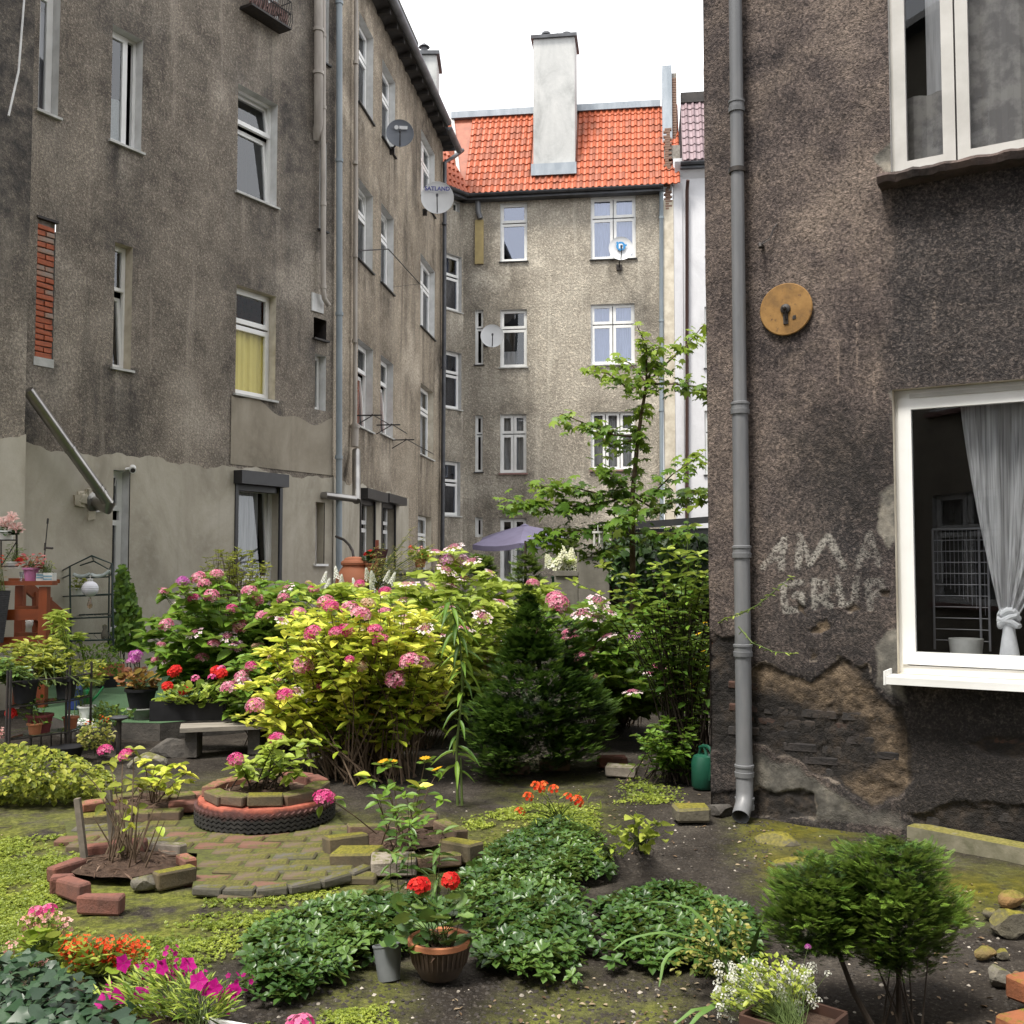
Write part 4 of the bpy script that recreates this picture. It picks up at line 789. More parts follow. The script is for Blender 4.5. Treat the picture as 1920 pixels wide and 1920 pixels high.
# sills
m = MB(); R.box(m, lw[0] - .03, lw[1], lw[2] - .012, lw[2] - .002, -.05, .20); R.box(m, lw[0] - .03, lw[1], lw[2] - .045, lw[2] - .0125, .188, .20); R.box(m, lw[0] - .042, lw[0] - .031, lw[2] - .05, lw[2] + .03, .0, .202); m.build('sill', MATS['upvc'], winL)
m = MB(); n = 40; prev = None
for i in range(n + 1):
    u = up[0] - .06 + i * .035; f = .13 + .012 * math.sin(i * 1.3) + random.uniform(-.006, .006); hb = .068 + random.uniform(-.008, .006); ring = [R.pt(u, up[2] - .006, -.02), R.pt(u, up[2] - .012 + random.uniform(-.003, .003), f), R.pt(u, up[2] - .03, f + .008), R.pt(u, up[2] - hb, f - .012), R.pt(u, up[2] - hb - .004, -.02)]
    if prev:
        for a in range(4): m.quad(prev[a], ring[a], ring[a + 1], prev[a + 1])
    else: m.quad(*ring)
    prev = ring
m.build('sill', M('sill_stone', (.13, .095, .085), (.05, .042, .04), .95, 7, bump=.9, bscale=50, bdist=.01), winU)
m = MB(); R.box(m, lw[0] + .09, lw[1] - .09, lw[3] - .052, lw[3] - .028, -.068, -.05); m.build('trickle_vent', MATS['frame_old'], winL)
# behind the lower pane: sheer curtain gathered into a knot, drying rack, pot
def cur(bundle, top, bot, name):
    m = MB(); n = 26; rows = 22; V = []
    for j in range(rows + 1):
        s = j / rows
        for i in range(n + 1):
            a = i / n; u = (top[0] + (top[1] - top[0]) * a) * (1 - s ** 1.35) + (bot[0] + (bot[1] - bot[0]) * a) * s ** 1.35
            V.append(R.pt(u, top[2] + (bot[2] - top[2]) * s, -.22 + .028 * math.sin(a * 34 + s) * (1 - .4 * s) + .012 * math.sin(a * 13)))
    F = [(j * (n + 1) + i, j * (n + 1) + i + 1, (j + 1) * (n + 1) + i + 1, (j + 1) * (n + 1) + i) for j in range(rows) for i in range(n)]
    m.add(V, F); return m.build(name, MATS['curtain_sheer'], winL, True)
ku, kv = R.uv(1882, 1162); cur(0, (R.uv(1790, 780)[0], lw[1] + .25, lw[3] - .02), (ku - .035, ku + .05, kv), 'curtain')
kn = MB(); kc = R.pt(ku + .005, kv, -.22)
for i, (r, h) in enumerate(((.05, 0), (.045, .03), (.05, -.03))):
    kn.tube([kc + Vector((0, 0, h)) + R.ex * r * math.cos(a * .7 + i) + R.n * .6 * r * math.sin(a * .7 + i) + Vector((0, 0, .018 * math.sin(a * 1.4 + i))) for a in range(10)], .02, 8)
kn.lathe(kc - Vector((0, 0, .30)), [(.075, 0), (.06, .05), (.035, .22), (.03, .30)], 12); kn.build('curtain_knot', M('curtain_cloth', (.85, .86, .88), (.72, .73, .76), .9, 20), winL, True)
m = MB(); g0, g1_, h0, h1 = R.uv(1722, 990)[0], R.uv(1832, 990)[0], R.uv(1722, 1228)[1], R.uv(1722, 988)[1]
for u in (g0, g1_, g1_ - .05): m.tube([R.pt(u, h0, -.5), R.pt(u, h1, -.5)], .007, 6)
for i in range(11): z = h1 - i * .07; m.tube([R.pt(g0, z, -.5), R.pt(g1_, z - .0, -.5)], .003 if i else .007, 5)
for i in range(14): u = g0 + (g1_ - g0) * i / 13; m.tube([R.pt(u, h1 - .3 - .02 * i, -.52), R.pt(u, h1, -.52)], .002, 4)
m.build('drying_rack', M('rack_grey', (.2, .2, .22), None, .5), winL); m = MB(); m.lathe(R.pt(R.uv(1796, 1225)[0], lw[2] + .06, -.35), [(.0, .0), (.085, 0), (.1, .14), (.09, .14), (.08, .02)], 18); m.build('basket', MATS['sill_light'], winL, True)
m = MB(); m.quad(R.pt(lw[0] - .2, lw[2] + .03, -.13), R.pt(lw[1] + .2, lw[2] + .03, -.13), R.pt(lw[1] + .2, lw[2] + .03, -.5), R.pt(lw[0] - .2, lw[2] + .03, -.5)); m.build('inner_sill', MATS['frame_old'], winL)
# drainpipe
m = MB(); pu = R.uv(1390, 300)[0]; d0 = .085
m.tube([R.pt(pu, 6.5, d0), R.pt(pu, 2.66, d0)], .043, 18); m.tube([R.pt(pu, 2.66, d0), R.pt(pu, .35, d0)], .051, 18); m.tube([R.pt(pu, .4, d0), R.pt(pu, .17, d0), R.pt(pu + .005, .10, d0 + .03), R.pt(pu + .015, .04, d0 + .13)], .054, 18, cap=False)
pipeR = m.build('drainpipe', MATS['pipe_pvc'], rgt, True)
for i, y in enumerate((210, 322, 770, 1036, 1218, 1440, 1500)):
    z = R.uv(1390, y)[1]; r = .046 if y < 765 else .054; m = MB(); m.lathe(R.pt(pu, z - .035, d0), [(r - .003, 0), (r + .006, 0), (r + .008, .03), (r + .003, .032), (r + .003, .06), (r + .008, .062), (r + .008, .075), (r - .003, .08)] if y != 322 else [(r, 0), (r + .007, 0), (r + .007, .03), (r, .03)], 18); 
    if y in (322, 1036): R.box(m, pu - .06, pu - .05, z - .03, z, .0, .09)
    m.build('pipe_collar', MATS['iron'] if y == 322 else MATS['pipe_pvc'], pipeR, True)
# exposed bricks: corner pier and the hole in the plaster
bd = [brick_mesh('brick', .235, .09, .062, .006, M(n_, a, b, .95, 14, bump=.9, bscale=60, bdist=.006), .008) for n_, a, b in (('brick_sooty', (.075, .04, .03), (.035, .026, .022)), ('brick_dark', (.045, .038, .036), (.022, .02, .02)), ('brick_rust', (.13, .052, .035), (.07, .04, .03)), ('brick_black', (.03, .028, .028), (.05, .04, .034)))]
pm = MB(); R.box(pm, .012, .20, -.1, 1.24, -.16, -.034); pier = pm.build('brick_pier', MATS['mortar_dark'], rgt)
for r in range(17):
    z = .02 + r * .072; u = .004 - (.0 if r % 2 else .11)
    while u < .20:
        a_, b_2 = max(u, .004), u + .225
        if b_2 - a_ > .04: piece('brick', bd[random.choice((0, 0, 1, 1, 3, 2, 3))], pier, R.pt((a_ + b_2) / 2, z + .033, -.082 + random.uniform(-.010, .010)), (random.uniform(-.02, .02), random.uniform(-.03, .03), yawR + random.uniform(-.02, .02)), ((b_2 - a_) / .235, random.uniform(.9, 1.05), random.uniform(.93, 1.04)))
        u += .238
for r in range(16):
    z = .10 + r * .0725
    for c in range(10):
        u = .22 + c * .242 + (.12 if r % 2 else 0); j = int(np.argmin(abs(us - u))) if u < 2.3 else 0; i = int(np.argmin(abs(vs - z))); d_ = float(rel[i, j])
        if u < 2.28 and off[i, j] > .9 and random.random() < (.12 if sand[i, j] > .5 else .8): piece('brick', bd[random.choice((1, 1, 3, 3, 3, 0))], rgt, R.pt(u, z, d_ - .040 + random.uniform(-.008, .0)), (random.uniform(-.03, .03), random.uniform(-.03, .03), yawR + random.uniform(-.03, .03)), (random.uniform(.75, 1), 1, random.uniform(.9, 1.02)))
# rusty disc, hook
m_, t_, b_, out_ = newmat('rusty_disc'); k = NB(t_); v = k.coord(); c_ = k.ramp(k.noise(v, 9, 5, .65), (.3, (.13, .068, .018)), (.5, (.235, .122, .03)), (.7, (.31, .17, .048)))
c_ = k.mix(k.rng(k.noise(v, 26, 4), .6, .7), c_, (.1, .05, .02)); k.l(c_, b_.inputs['Base Color']); b_.inputs['Roughness'].default_value = .75; k.bump(k.noise(v, 40, 4), b_, .3, .004)
du, dv = R.uv(1475, 581); Dc = R.pt(du, dv, 0); dax = (R.ex, Vector((0, 0, 1)), R.n)
disc = thing('metal_disc', 'round rusty orange disc fixed on the dark wall beside the drainpipe', 'disc', Dc)
MB().lathe(R.pt(du, dv, .01), [(0, 0), (.168, 0), (.170, .006), (.164, .012), (0, .016)], 40, dax).build('plate', MATS['rusty_disc'], disc, True)
m = MB(); m.lathe(R.pt(du, dv, .026), [(0, 0), (.034, 0), (.03, .012), (.012, .02), (.012, .05), (0, .055)], 14, dax); m.bar(R.pt(du, dv, .05), R.pt(du + .006, dv - .07, .035), .012, .01); m.build('bolt', MATS['iron'], disc, True)
m = MB(); m.box(R.pt(du - .0, dv - .055, .0275), (.03, .002, .085), R.ax(), .004); m.box(R.pt(du + .055, dv - .06, .027), (.022, .002, .02), R.ax(), .004); m.build('rust_hole', MATS['iron'], disc)
hu, hv = R.uv(1430, 462); hk = thing('wall_hook', 'broken iron hook with a twist of wire in the dark wall above the rusty disc', 'hook', R.pt(hu, hv, 0))
m = MB(); m.tube([R.pt(hu, hv, -.02), R.pt(hu, hv, .06), R.pt(hu + .01, hv - .03, .08)], .012, 7); m.build('hook', MATS['iron'], hk); m = MB()
hp = [R.pt(hu + .01, hv, .05), R.pt(hu + .06, hv + .03, .03), R.pt(hu + .08, hv + .1, .02), R.pt(hu + .1, hv + .13, .01)]; m.tube(hp, .004, 5); m.tube([p + Vector((0, 0, .012)) for p in reversed(hp[:3])], .003, 5); m.build('wire', MATS['iron'], hk)
# ------------------------------------------------------------------ the house behind the photographer (seen in the panes, shades the yard)
back = thing('apartment_building', 'plain grey house behind the viewpoint, mirrored faintly in the window panes', 'building', (-2, -2.6, 0))
K = Wall((-9, -2.6), (1, 0)); K.n = Vector((0, 1, 0))
for u in (4.2, 7.3, 10.4):
    for v in (1.0, 4.1, 7.2): window(K, u, u + 1.25, v, v + 1.75, back, cells=T2, depth=.1, sill=(.1, .08, 0, MATS['sill_pink']), curtain=tc)
m = MB(); K.fill(m, 0, 16, -.2, 10.5); m.quad(K.pt(0, -.2), K.pt(0, 10.5), K.pt(0, 10.5, -8), K.pt(0, -.2, -8)); m.quad(K.pt(16, -.2), K.pt(16, 10.5), K.pt(16, 10.5, -8), K.pt(16, -.2, -8)); m.build('wall', MATS['patch'], back)
m = MB(); m.quad(K.pt(-.2, 10.5, .3), K.pt(16.2, 10.5, .3), K.pt(16.2, 13.5, -4), K.pt(-.2, 13.5, -4)); m.quad(K.pt(-.2, 13.5, -4), K.pt(16.2, 13.5, -4), K.pt(16.2, 10.5, -8), K.pt(-.2, 10.5, -8)); m.build('roof', MATS['roof_felt'], back)
# ------------------------------------------------------------------ ground
xs = np.unique(np.concatenate([np.linspace(-60, -6, 28), np.arange(-6, 4.01, .06), np.linspace(4, 60, 28)])); ys = np.unique(np.concatenate([np.linspace(-30, 2.4, 18), np.arange(2.4, 12.0, .06), np.linspace(12, 40, 30), np.linspace(40, 90, 12)]))
GX, GY = np.meshgrid(xs, ys); near = ((GX > -6) & (GX < 4) & (GY > 2.4) & (GY < 12))
GZ = np.where(near, .018 * fbm(GX * 1.3, GY * 1.3, 60) + .008 * fbm(GX * 6, GY * 6, 64), 0) - .012
def gz(x, y): return .018 * fbm(np.asarray(x) * 1.3, np.asarray(y) * 1.3, 60) + .008 * fbm(np.asarray(x) * 6, np.asarray(y) * 6, 64) - .012
gpx, gpy = projn(np.stack([GX, np.maximum(GY, .5), GZ], -1))
def gm(polys, soft=40):
    r = np.zeros(GX.shape)
    for p in polys: d = edged(p, gpx, gpy); i_ = inpoly(p, gpx, gpy); r = np.maximum(r, np.clip(np.where(i_, d, -d) / soft * .5 + .5, 0, 1))
    return r * (GY > 2)
MOSSY = [[(-400, 1520), (420, 1500), (700, 1560), (880, 1560), (1000, 1500), (960, 1470), (1100, 1480), (1130, 1540), (860, 1640), (600, 1720), (420, 1760), (300, 1830), (-400, 1800)], [(620, 1830), (740, 1830), (760, 1930), (560, 1930)], [(980, 1870), (1250, 1860), (1300, 1960), (900, 1960)], [(1760, 1640), (2000, 1640), (2000, 1700), (1770, 1695)], [(1400, 1545), (1570, 1530), (1590, 1570), (1400, 1590)], [(1420, 1600), (1540, 1590), (1520, 1640), (1430, 1640)]]
mo = gm(MOSSY, 60); mo2 = gm(MOSSY[3:], 22)
lp_ = []; ny, nx = GX.shape; a_ = (np.arange(ny - 1)[:, None] * nx + np.arange(nx - 1)[None]).ravel(); loops = np.stack([a_, a_ + 1, a_ + nx + 1, a_ + nx], -1).ravel()
gme = fast('ground', np.stack([GX, GY, GZ], -1).reshape(-1, 3), loops, np.arange(len(a_)) * 4)
for nm, a in (('moss', mo), ('moss2', mo2)): at_ = gme.attributes.new(nm, 'FLOAT', 'POINT'); at_.data.foreach_set('value', np.ascontiguousarray(a.ravel(), np.float32))
m_, t_, b_, out_ = newmat('soil'); k = NB(t_); v = k.coord(); n1 = k.noise(v, 2.2, 6, .65); n2 = k.noise(v, 55, 4, .75)
so_ = k.ramp(n1, (.32, (.020, .016, .013)), (.52, (.042, .035, .029)), (.7, (.085, .074, .061)))
so_ = k.mix(k.rng(n2, .56, .7, 0, .7), so_, (.16, .14, .115)); so_ = k.mix(k.rng(n2, .46, .34, 0, .7), so_, (.010, .008, .007)); so_ = k.mix(k.rng(k.noise(v, 130, 2), .74, .80), so_, (.30, .27, .23))
mc = k.ramp(k.noise(v, 26, 5, .7), (.3, (.045, .055, .009)), (.5, (.15, .165, .026)), (.7, (.27, .28, .06)))
mf = k.math('MULTIPLY', k.attr('moss'), k.rng(k.noise(v, 3.4, 6, .7), .38, .56)); so_ = k.mix(k.math('MULTIPLY', mf, .85), so_, mc)
mf2 = k.math('MULTIPLY', k.attr('moss2'), k.rng(k.noise(v, 5, 5), .36, .5)); so_ = k.mix(mf2, so_, k.ramp(k.noise(v, 18, 5), (.3, (.045, .045, .006)), (.55, (.115, .105, .012)), (.75, (.20, .175, .025))))
k.l(so_, b_.inputs['Base Color']); b_.inputs['Roughness'].default_value = .95; b_.inputs['Specular IOR Level'].default_value = .2; k.bump(k.math('ADD', n2, k.math('MULTIPLY', k.noise(v, 12, 5), 1.5)), b_, .9, .02)
tag(obj('ground', gme, MATS['soil']), 'dark bare soil with moss and small weeds covering the yard', kind='structure')
# ------------------------------------------------------------------ plants: leaf, petal and stem colours
leafM('leaf_green', (.040, .095, .012), (.085, .185, .020), (.18, .31, .035)); leafM('leaf_lime', (.11, .19, .022), (.24, .34, .04), (.42, .50, .085), trans=.32)
leafM('leaf_yellow', (.10, .19, .018), (.36, .45, .036), (.68, .65, .09), trans=.27); leafM('leaf_dark', (.018, .045, .012), (.036, .085, .018), (.08, .15, .03), rough=.4, trans=.2)
leafM('leaf_gloss', (.030, .075, .016), (.070, .145, .028), (.16, .26, .06), rough=.36, trans=.22, spec=.5); leafM('leaf_maple', (.045, .11, .014), (.12, .225, .02), (.28, .39, .035), trans=.4)
leafM('leaf_thuja', (.018, .050, .009), (.060, .135, .018), (.19, .31, .045), trans=.25); leafM('leaf_thuja_dark', (.012, .034, .008), (.034, .082, .014), (.11, .19, .03), trans=.2)
leafM('leaf_cress', (.12, .165, .018), (.25, .31, .038), (.42, .47, .08), trans=.28); leafM('leaf_ivy', (.012, .034, .014), (.026, .06, .027), (.055, .10, .05), rough=.38, trans=.1, spec=.45)
leafM('leaf_hedge', (.10, .13, .018), (.22, .26, .03), (.38, .39, .06), trans=.3); leafM('leaf_grey', (.09, .12, .06), (.15, .18, .09), (.22, .24, .13)); leafM('leaf_bronze', (.16, .05, .03), (.30, .13, .05), (.42, .26, .08)); leafM('leaf_red', (.22, .012, .03), (.36, .04, .06), (.5, .2, .2))
leafM('leaf_variegated', (.12, .16, .03), (.32, .30, .06), (.45, .42, .16))
petalM('petal_pink', (.50, .10, .20), (.62, .22, .32), (.78, .5, .52)); petalM('petal_rose', (.42, .02, .13), (.58, .06, .22), (.68, .2, .34)); petalM('petal_mauve', (.42, .12, .32), (.56, .24, .44), (.72, .5, .62)); petalM('petal_lace', (.45, .10, .2), (.62, .3, .4), (.82, .72, .72))
petalM('petal_violet', (.35, .05, .3), (.5, .12, .42), (.62, .3, .5)); petalM('petal_red', (.42, .006, .008), (.6, .015, .012), (.72, .06, .04)); petalM('petal_scarlet', (.55, .03, .008), (.7, .07, .015), (.75, .2, .05)); petalM('petal_magenta', (.24, .0, .10), (.42, .005, .19), (.55, .03, .28))
petalM('petal_salmon', (.62, .16, .16), (.72, .3, .28), (.8, .6, .55)); petalM('petal_white', (.62, .62, .52), (.74, .74, .68), (.8, .8, .78)); petalM('petal_yellow', (.62, .34, .01), (.72, .46, .015), (.75, .55, .05)); petalM('petal_cream', (.66, .66, .42), (.76, .76, .58), (.8, .8, .72)); petalM('petal_faded', (.4, .18, .14), (.5, .3, .2), (.55, .42, .28))
M('stem_green', (.06, .10, .02), (.09, .12, .03), .7); M('stem_brown', (.085, .055, .035), (.14, .10, .065), .85, 20); M('stem_dark', (.03, .022, .016), (.05, .036, .026), .9, 20); M('stem_grey', (.13, .115, .095), (.2, .17, .14), .9, 20)
M('mulch', (.05, .028, .018), (.10, .062, .042), .95, 40, bump=1, bscale=90, bdist=.02)
def U(n, a=0., b=1.): return rng.uniform(a, b, n)
def Vn(v, n): return np.tile(np.array(v, float), (n, 1))
def dirs(n, up=.2, sp=.4, az=None):
    a = U(n, 0, 2 * PI) if az is None else az; return np.stack([np.cos(a), np.sin(a), up + rng.normal(0, sp, n)], -1)
def ups(n, j=.45): return np.stack([rng.normal(0, j, n), rng.normal(0, j, n), np.ones(n)], -1)
# flower heads (shared meshes)
def floretmesh(name, mat, pts, nrm_, s, petals=4, tint=None, cup=.25, wd=.42):
    V = []; F = []; Tn = []
    for i, (p, n) in enumerate(zip(pts, nrm_)):
        n = Vector(n).normalized(); x = n.orthogonal().normalized(); x = Matrix.Rotation(random.random() * 6, 3, n) @ x; y = n.cross(x); sc = s[i] if hasattr(s, '__len__') else s; tn = tint[i] if tint is not None else random.random()
        for q in range(petals):
            a = q * 2 * PI / petals; d = x * math.cos(a) + y * math.sin(a); e = n.cross(d); b = len(V)
            V += [p, p + d * sc * .6 + e * sc * wd + n * sc * cup * .6, p + d * sc + n * sc * cup * .5, p + d * sc * .6 - e * sc * wd + n * sc * cup * .6]; F.append((b, b + 1, b + 2, b + 3)); Tn += [tn * .8, tn, min(1, tn + .12), tn]
    me = bpy.data.meshes.new(name); me.from_pydata([tuple(v) for v in V], [], F); at_ = me.attributes.new('tint', 'FLOAT', 'POINT'); at_.data.foreach_set('value', Tn); me.materials.append(MATS[mat]); return me
def dome(n, r, h, lo=.1):
    P_, N_ = [], []
    for i in range(n):
        z = 1 - (i + .5) / n * (1 - lo); a = i * 2.39996; q = math.sqrt(1 - z * z); d = Vector((q * math.cos(a), q * math.sin(a), z)); P_.append(Vector((d.x * r, d.y * r, d.z * h)) * random.uniform(.9, 1.06)); N_.append(d + Vector((0, 0, .2)))
    return P_, N_
def mop(mat, r=.075, n=34): p, q = dome(n, r, r * .75, -.15); return floretmesh('flower_head', mat, p, q, r * .30)
def lace(mat, r=.085):
    p, q = dome(26, r * .62, r * .3, .35); ts = [random.uniform(0, .35)] * 0 + [random.uniform(.0, .4) for _ in p]; s = [r * .12] * len(p)
    for i in range(9): a = i * .7; p.append(Vector((math.cos(a) * r * .9, math.sin(a) * r * .9, random.uniform(-.012, .01)))); q.append(Vector((math.cos(a) * .35, math.sin(a) * .35, 1))); s.append(r * .30); ts.append(random.uniform(.7, 1))
    return floretmesh('flower_head', mat, p, q, s, tint=ts)
def ball(mat, r=.04, n=18, petals=5): p, q = dome(n, r, r * .85, -.2); return floretmesh('flower', mat, p, q, r * .42, petals)
def single(mat, r=.03, petals=5, cup=.3, wd=.42): return floretmesh('flower', mat, [Vector((0, 0, 0))], [Vector((0, 0, 1))], r, petals, cup=cup, wd=wd)
def spike(mat, r=.06, h=.16): 
    P_, N_ = [], []
    for i in range(46): t = i / 46; a = i * 2.4; q = r * (1 - t) ** .7; P_.append(Vector((q * math.cos(a), q * math.sin(a), t * h))); N_.append(Vector((math.cos(a), math.sin(a), .5)))
    return floretmesh('flower_head', mat, P_, N_, r * .38)
HEADS = {'pink': [mop('petal_pink'), mop('petal_pink', .065)], 'rose': [mop('petal_rose', .06), mop('petal_rose', .052)], 'mauve': [mop('petal_mauve'), lace('petal_lace')], 'lace': [lace('petal_lace'), lace('petal_lace', .095)], 'faded': [mop('petal_faded', .055)], 'violet': [mop('petal_violet', .06)],
         'red': [ball('petal_red', .042, 26)], 'scarlet': [ball('petal_scarlet', .03, 12)], 'magenta': [single('petal_magenta', .034, 5, .2, .42), ball('petal_magenta', .026, 4, 5)], 'salmon': [ball('petal_salmon', .035, 8, 4)], 'begonia': [ball('petal_scarlet', .022, 5, 4)], 'white': [ball('petal_white', .016, 9, 4)], 'daisy': [single('petal_yellow', .036, 9, .35, .2)], 'cream': [spike('petal_cream')], 'whitespike': [spike('petal_white', .03, .12)], 'lily': [single('petal_salmon', .12, 6, .9, .26)], 'pinkball': [ball('petal_rose', .035, 14)], 'yellow': [single('petal_yellow', .03, 6, .4, .4)]}
def put_heads(parent, lst, kind=None, rot=True):
    """lst: (point, head kind, scale)"""
    for p, kd, s in lst:
        me = random.choice(HEADS[kd]); piece(me.name, me, parent, p, ((random.uniform(-.4, .4) + (1.1 if kd == 'magenta' else .75 if kd in ('begonia', 'salmon') else .3) if rot else random.uniform(-.2, .3)), random.uniform(-.4, .4), random.uniform(-.5, .5)), (s,) * 3)
def foliage(parent, T, pos, D, N, S, mat, tint=None, name='foliage'):
    n = len(pos); tint = U(n) if tint is None else tint
    return obj(name, scatter(name, T, pos, D, N, S, tint), MATS[mat], parent, kind='stuff')
def leafy(parent, paths, T, mat, size, pairs=5, t0=.45, whorl=4, droop=.1, out=None, tintj=None, smin=.6):
    """opposite leaves along shoots plus a whorl at each tip"""
    pos, D, N, S, TI = [], [], [], [], []
    for p in paths:
        ph = random.random() * 6; tb = random.random()
        for j in range(pairs):
            t = t0 + (.97 - t0) * j / max(1, pairs - 1); q = at(p, t); ph += PI / 2 + random.uniform(-.3, .3)
            for s in (0, PI):
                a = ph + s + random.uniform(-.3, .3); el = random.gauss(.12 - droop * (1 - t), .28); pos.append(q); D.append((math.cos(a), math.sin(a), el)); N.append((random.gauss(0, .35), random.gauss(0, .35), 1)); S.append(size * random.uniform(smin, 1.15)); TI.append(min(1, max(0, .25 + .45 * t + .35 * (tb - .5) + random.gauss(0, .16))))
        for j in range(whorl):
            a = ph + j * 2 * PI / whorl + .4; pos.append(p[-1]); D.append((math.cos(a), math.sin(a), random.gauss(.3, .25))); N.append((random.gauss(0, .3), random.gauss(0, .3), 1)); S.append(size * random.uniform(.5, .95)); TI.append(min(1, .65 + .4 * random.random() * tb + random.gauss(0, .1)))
    return foliage(parent, T, np.array(pos, float), np.array(D), np.array(N), np.array(S), mat, np.clip(np.array(TI), 0, 1))
def shrub(name, label, cat, base, Y, poly, thick, n, T, mat, size, stem='stem_brown', heads=(), pairs=5, t0=.45, whorl=4, spread=.2, group=None, hs=1., rad=.006, Yh=None, frac=1.0):
    b = Vector(base); o = thing(name, label, cat, b, group); tips = [Vector(p) for p in bush(poly, Y, thick, n)]; hp = []
    for px, py, kd, *s in heads: p = P(px, py, (Yh or Y - thick * .75) + random.uniform(-.15, .15) * thick); hp.append((p, kd, (s[0] if s else 1) * hs)); tips.append(p - Vector((0, 0, .03)))
    paths = []
    for q in tips:
        if q.z < .06: q.z = .06 + random.random() * .05
        f = b + Vector((random.gauss(0, spread * .5), random.gauss(0, spread * .5), 0)); f.x += (q.x - b.x) * .12; paths.append(lift(f, q, .5, .05))
    if heads and cat == 'shrub' and name == 'hydrangea_bush':
        for q in random.sample([p for p in paths[:n] if p[-1].y < Y + thick * .2], max(4, n // 14)): hp.append((q[-1] + Vector((0, -.03, .04)), random.choice(['faded', 'lace', heads[0][2]]), random.uniform(.5, .8)))
    leafy(o, paths, T, mat, size, pairs, t0, whorl); stems(paths[:int(len(paths) * frac)], rad, 4).build('stem', MATS[stem], o, kind='stuff'); put_heads(o, hp); return o
H = lambda kd, *pp: [(x, y, kd) for x, y in pp]
# the hydrangeas across the middle of the yard
shrub('hydrangea_bush', 'large green hydrangea with many pink flower heads at the left by the grey plinth', 'shrub', G(430, 1330), 10.6,
      [(268, 1250), (262, 1190), (320, 1095), (400, 1075), (440, 1092), (520, 1085), (590, 1100), (640, 1115), (640, 1190), (560, 1270), (470, 1300), (400, 1300), (300, 1280)], .8, 170, OVATE, 'leaf_green', .17, 'stem_green',
      H('pink', (407, 1077), (372, 1084), (383, 1095), (396, 1117), (467, 1109), (483, 1125), (312, 1172), (402, 1208), (380, 1234), (532, 1122), (500, 1157), (523, 1224), (494, 1156), (562, 1152), (474, 1243), (450, 1174)) + H('mauve', (346, 1110), (364, 1187), (427, 1193), (536, 1103), (444, 1212), (340, 1128)) + H('rose', (363, 1122), (435, 1141), (588, 1105), (552, 1216)) + H('violet', (343, 1090)), pairs=5)
shrub('hydrangea_bush', 'tall green hydrangea with pale lacecap flowers behind the yellow one below the umbrella', 'shrub', G(850, 1290), 10.4,
      [(640, 1150), (680, 1110), (760, 1090), (800, 1060), (830, 1030), (870, 1025), (900, 1070), (960, 1090), (1020, 1085), (1050, 1110), (1040, 1200), (960, 1290), (860, 1300), (760, 1280), (680, 1230)], .8, 210, OVATE, 'leaf_lime', .165, 'stem_green',
      H('lace', (742, 1142), (737, 1159), (768, 1098), (810, 1100), (846, 1100), (872, 1085), (818, 1035), (851, 1026), (837, 1069), (906, 1156), (842, 1190), (901, 1230), (758, 1125), (940, 1130)) + H('mauve', (867, 1053), (885, 1052), (838, 1050), (932, 1190), (906, 1273)) + H('rose', (674, 1096), (722, 1109), (829, 1210)) + H('pink', (894, 1195), (1000, 1095)), pairs=5)
shrub('hydrangea_bush', 'spreading hydrangea with lacecap flowers between the dark conifer and the right wall', 'shrub', G(1150, 1360), 9.2,
      [(1010, 1110), (1050, 1120), (1120, 1125), (1160, 1150), (1220, 1190), (1280, 1240), (1290, 1310), (1220, 1340), (1130, 1330), (1060, 1300), (1020, 1220)], .6, 130, OVATE, 'leaf_green', .14, 'stem_brown',
      [(1048, 1132, 'pink', 1.15), (1040, 1122, 'pink', 1.2)] + H('lace', (1122, 1128), (1116, 1155), (1092, 1150), (1083, 1173), (1139, 1194), (1108, 1220), (1186, 1298), (1246, 1290), (1221, 1263)) + H('pink', (1069, 1191), (1086, 1234), (1237, 1249)) + H('mauve', (1196, 1193)) + H('faded', (1092, 1259)), pairs=5)
shrub('hydrangea_bush', 'big yellow leaved hydrangea fanning from a bare brown clump of stems at the centre', 'shrub', G(690, 1452), 8.0,
      [(445, 1345), (455, 1290), (490, 1225), (520, 1170), (560, 1150), (600, 1120), (660, 1105), (740, 1120), (800, 1150), (855, 1190), (850, 1260), (830, 1340), (760, 1370), (660, 1355), (540, 1380), (470, 1370)], .8, 235, ELLIP, 'leaf_yellow', .125, 'stem_brown',
      H('rose', (648, 1182), (630, 1185), (703, 1181), (712, 1200), (620, 1137), (534, 1303), (586, 1186)) + H('pink', (677, 1153), (570, 1245), (479, 1323), (789, 1243), (741, 1273), (768, 1240)) + H('faded', (674, 1250), (690, 1132)), pairs=6, t0=.5, spread=.34, rad=.008)
shrub('hydrangea_bush', 'loose lime green hydrangea filling the gap behind the big yellow one', 'shrub', G(760, 1400), 9.2,
      [(500, 1150), (560, 1110), (640, 1095), (740, 1095), (840, 1110), (930, 1130), (960, 1200), (940, 1300), (840, 1330), (700, 1300), (540, 1280)], .55, 190, OVATE, 'leaf_lime', .14, 'stem_brown', H('lace', (760, 1160), (870, 1180), (840, 1140), (905, 1156)) + H('pink', (560, 1150), (610, 1130), (655, 1140), (720, 1150), (800, 1200)), pairs=5)
shrub('hydrangea_bush', 'green hydrangea spilling over the plank bench below the pink flowers', 'shrub', G(520, 1400), 9.0,
      [(400, 1290), (440, 1230), (520, 1220), (560, 1260), (560, 1330), (500, 1350), (440, 1340)], .4, 70, OVATE, 'leaf_green', .13, 'stem_brown', H('rose', (470, 1250)) + H('pink', (430, 1290), (455, 1270)), pairs=5)
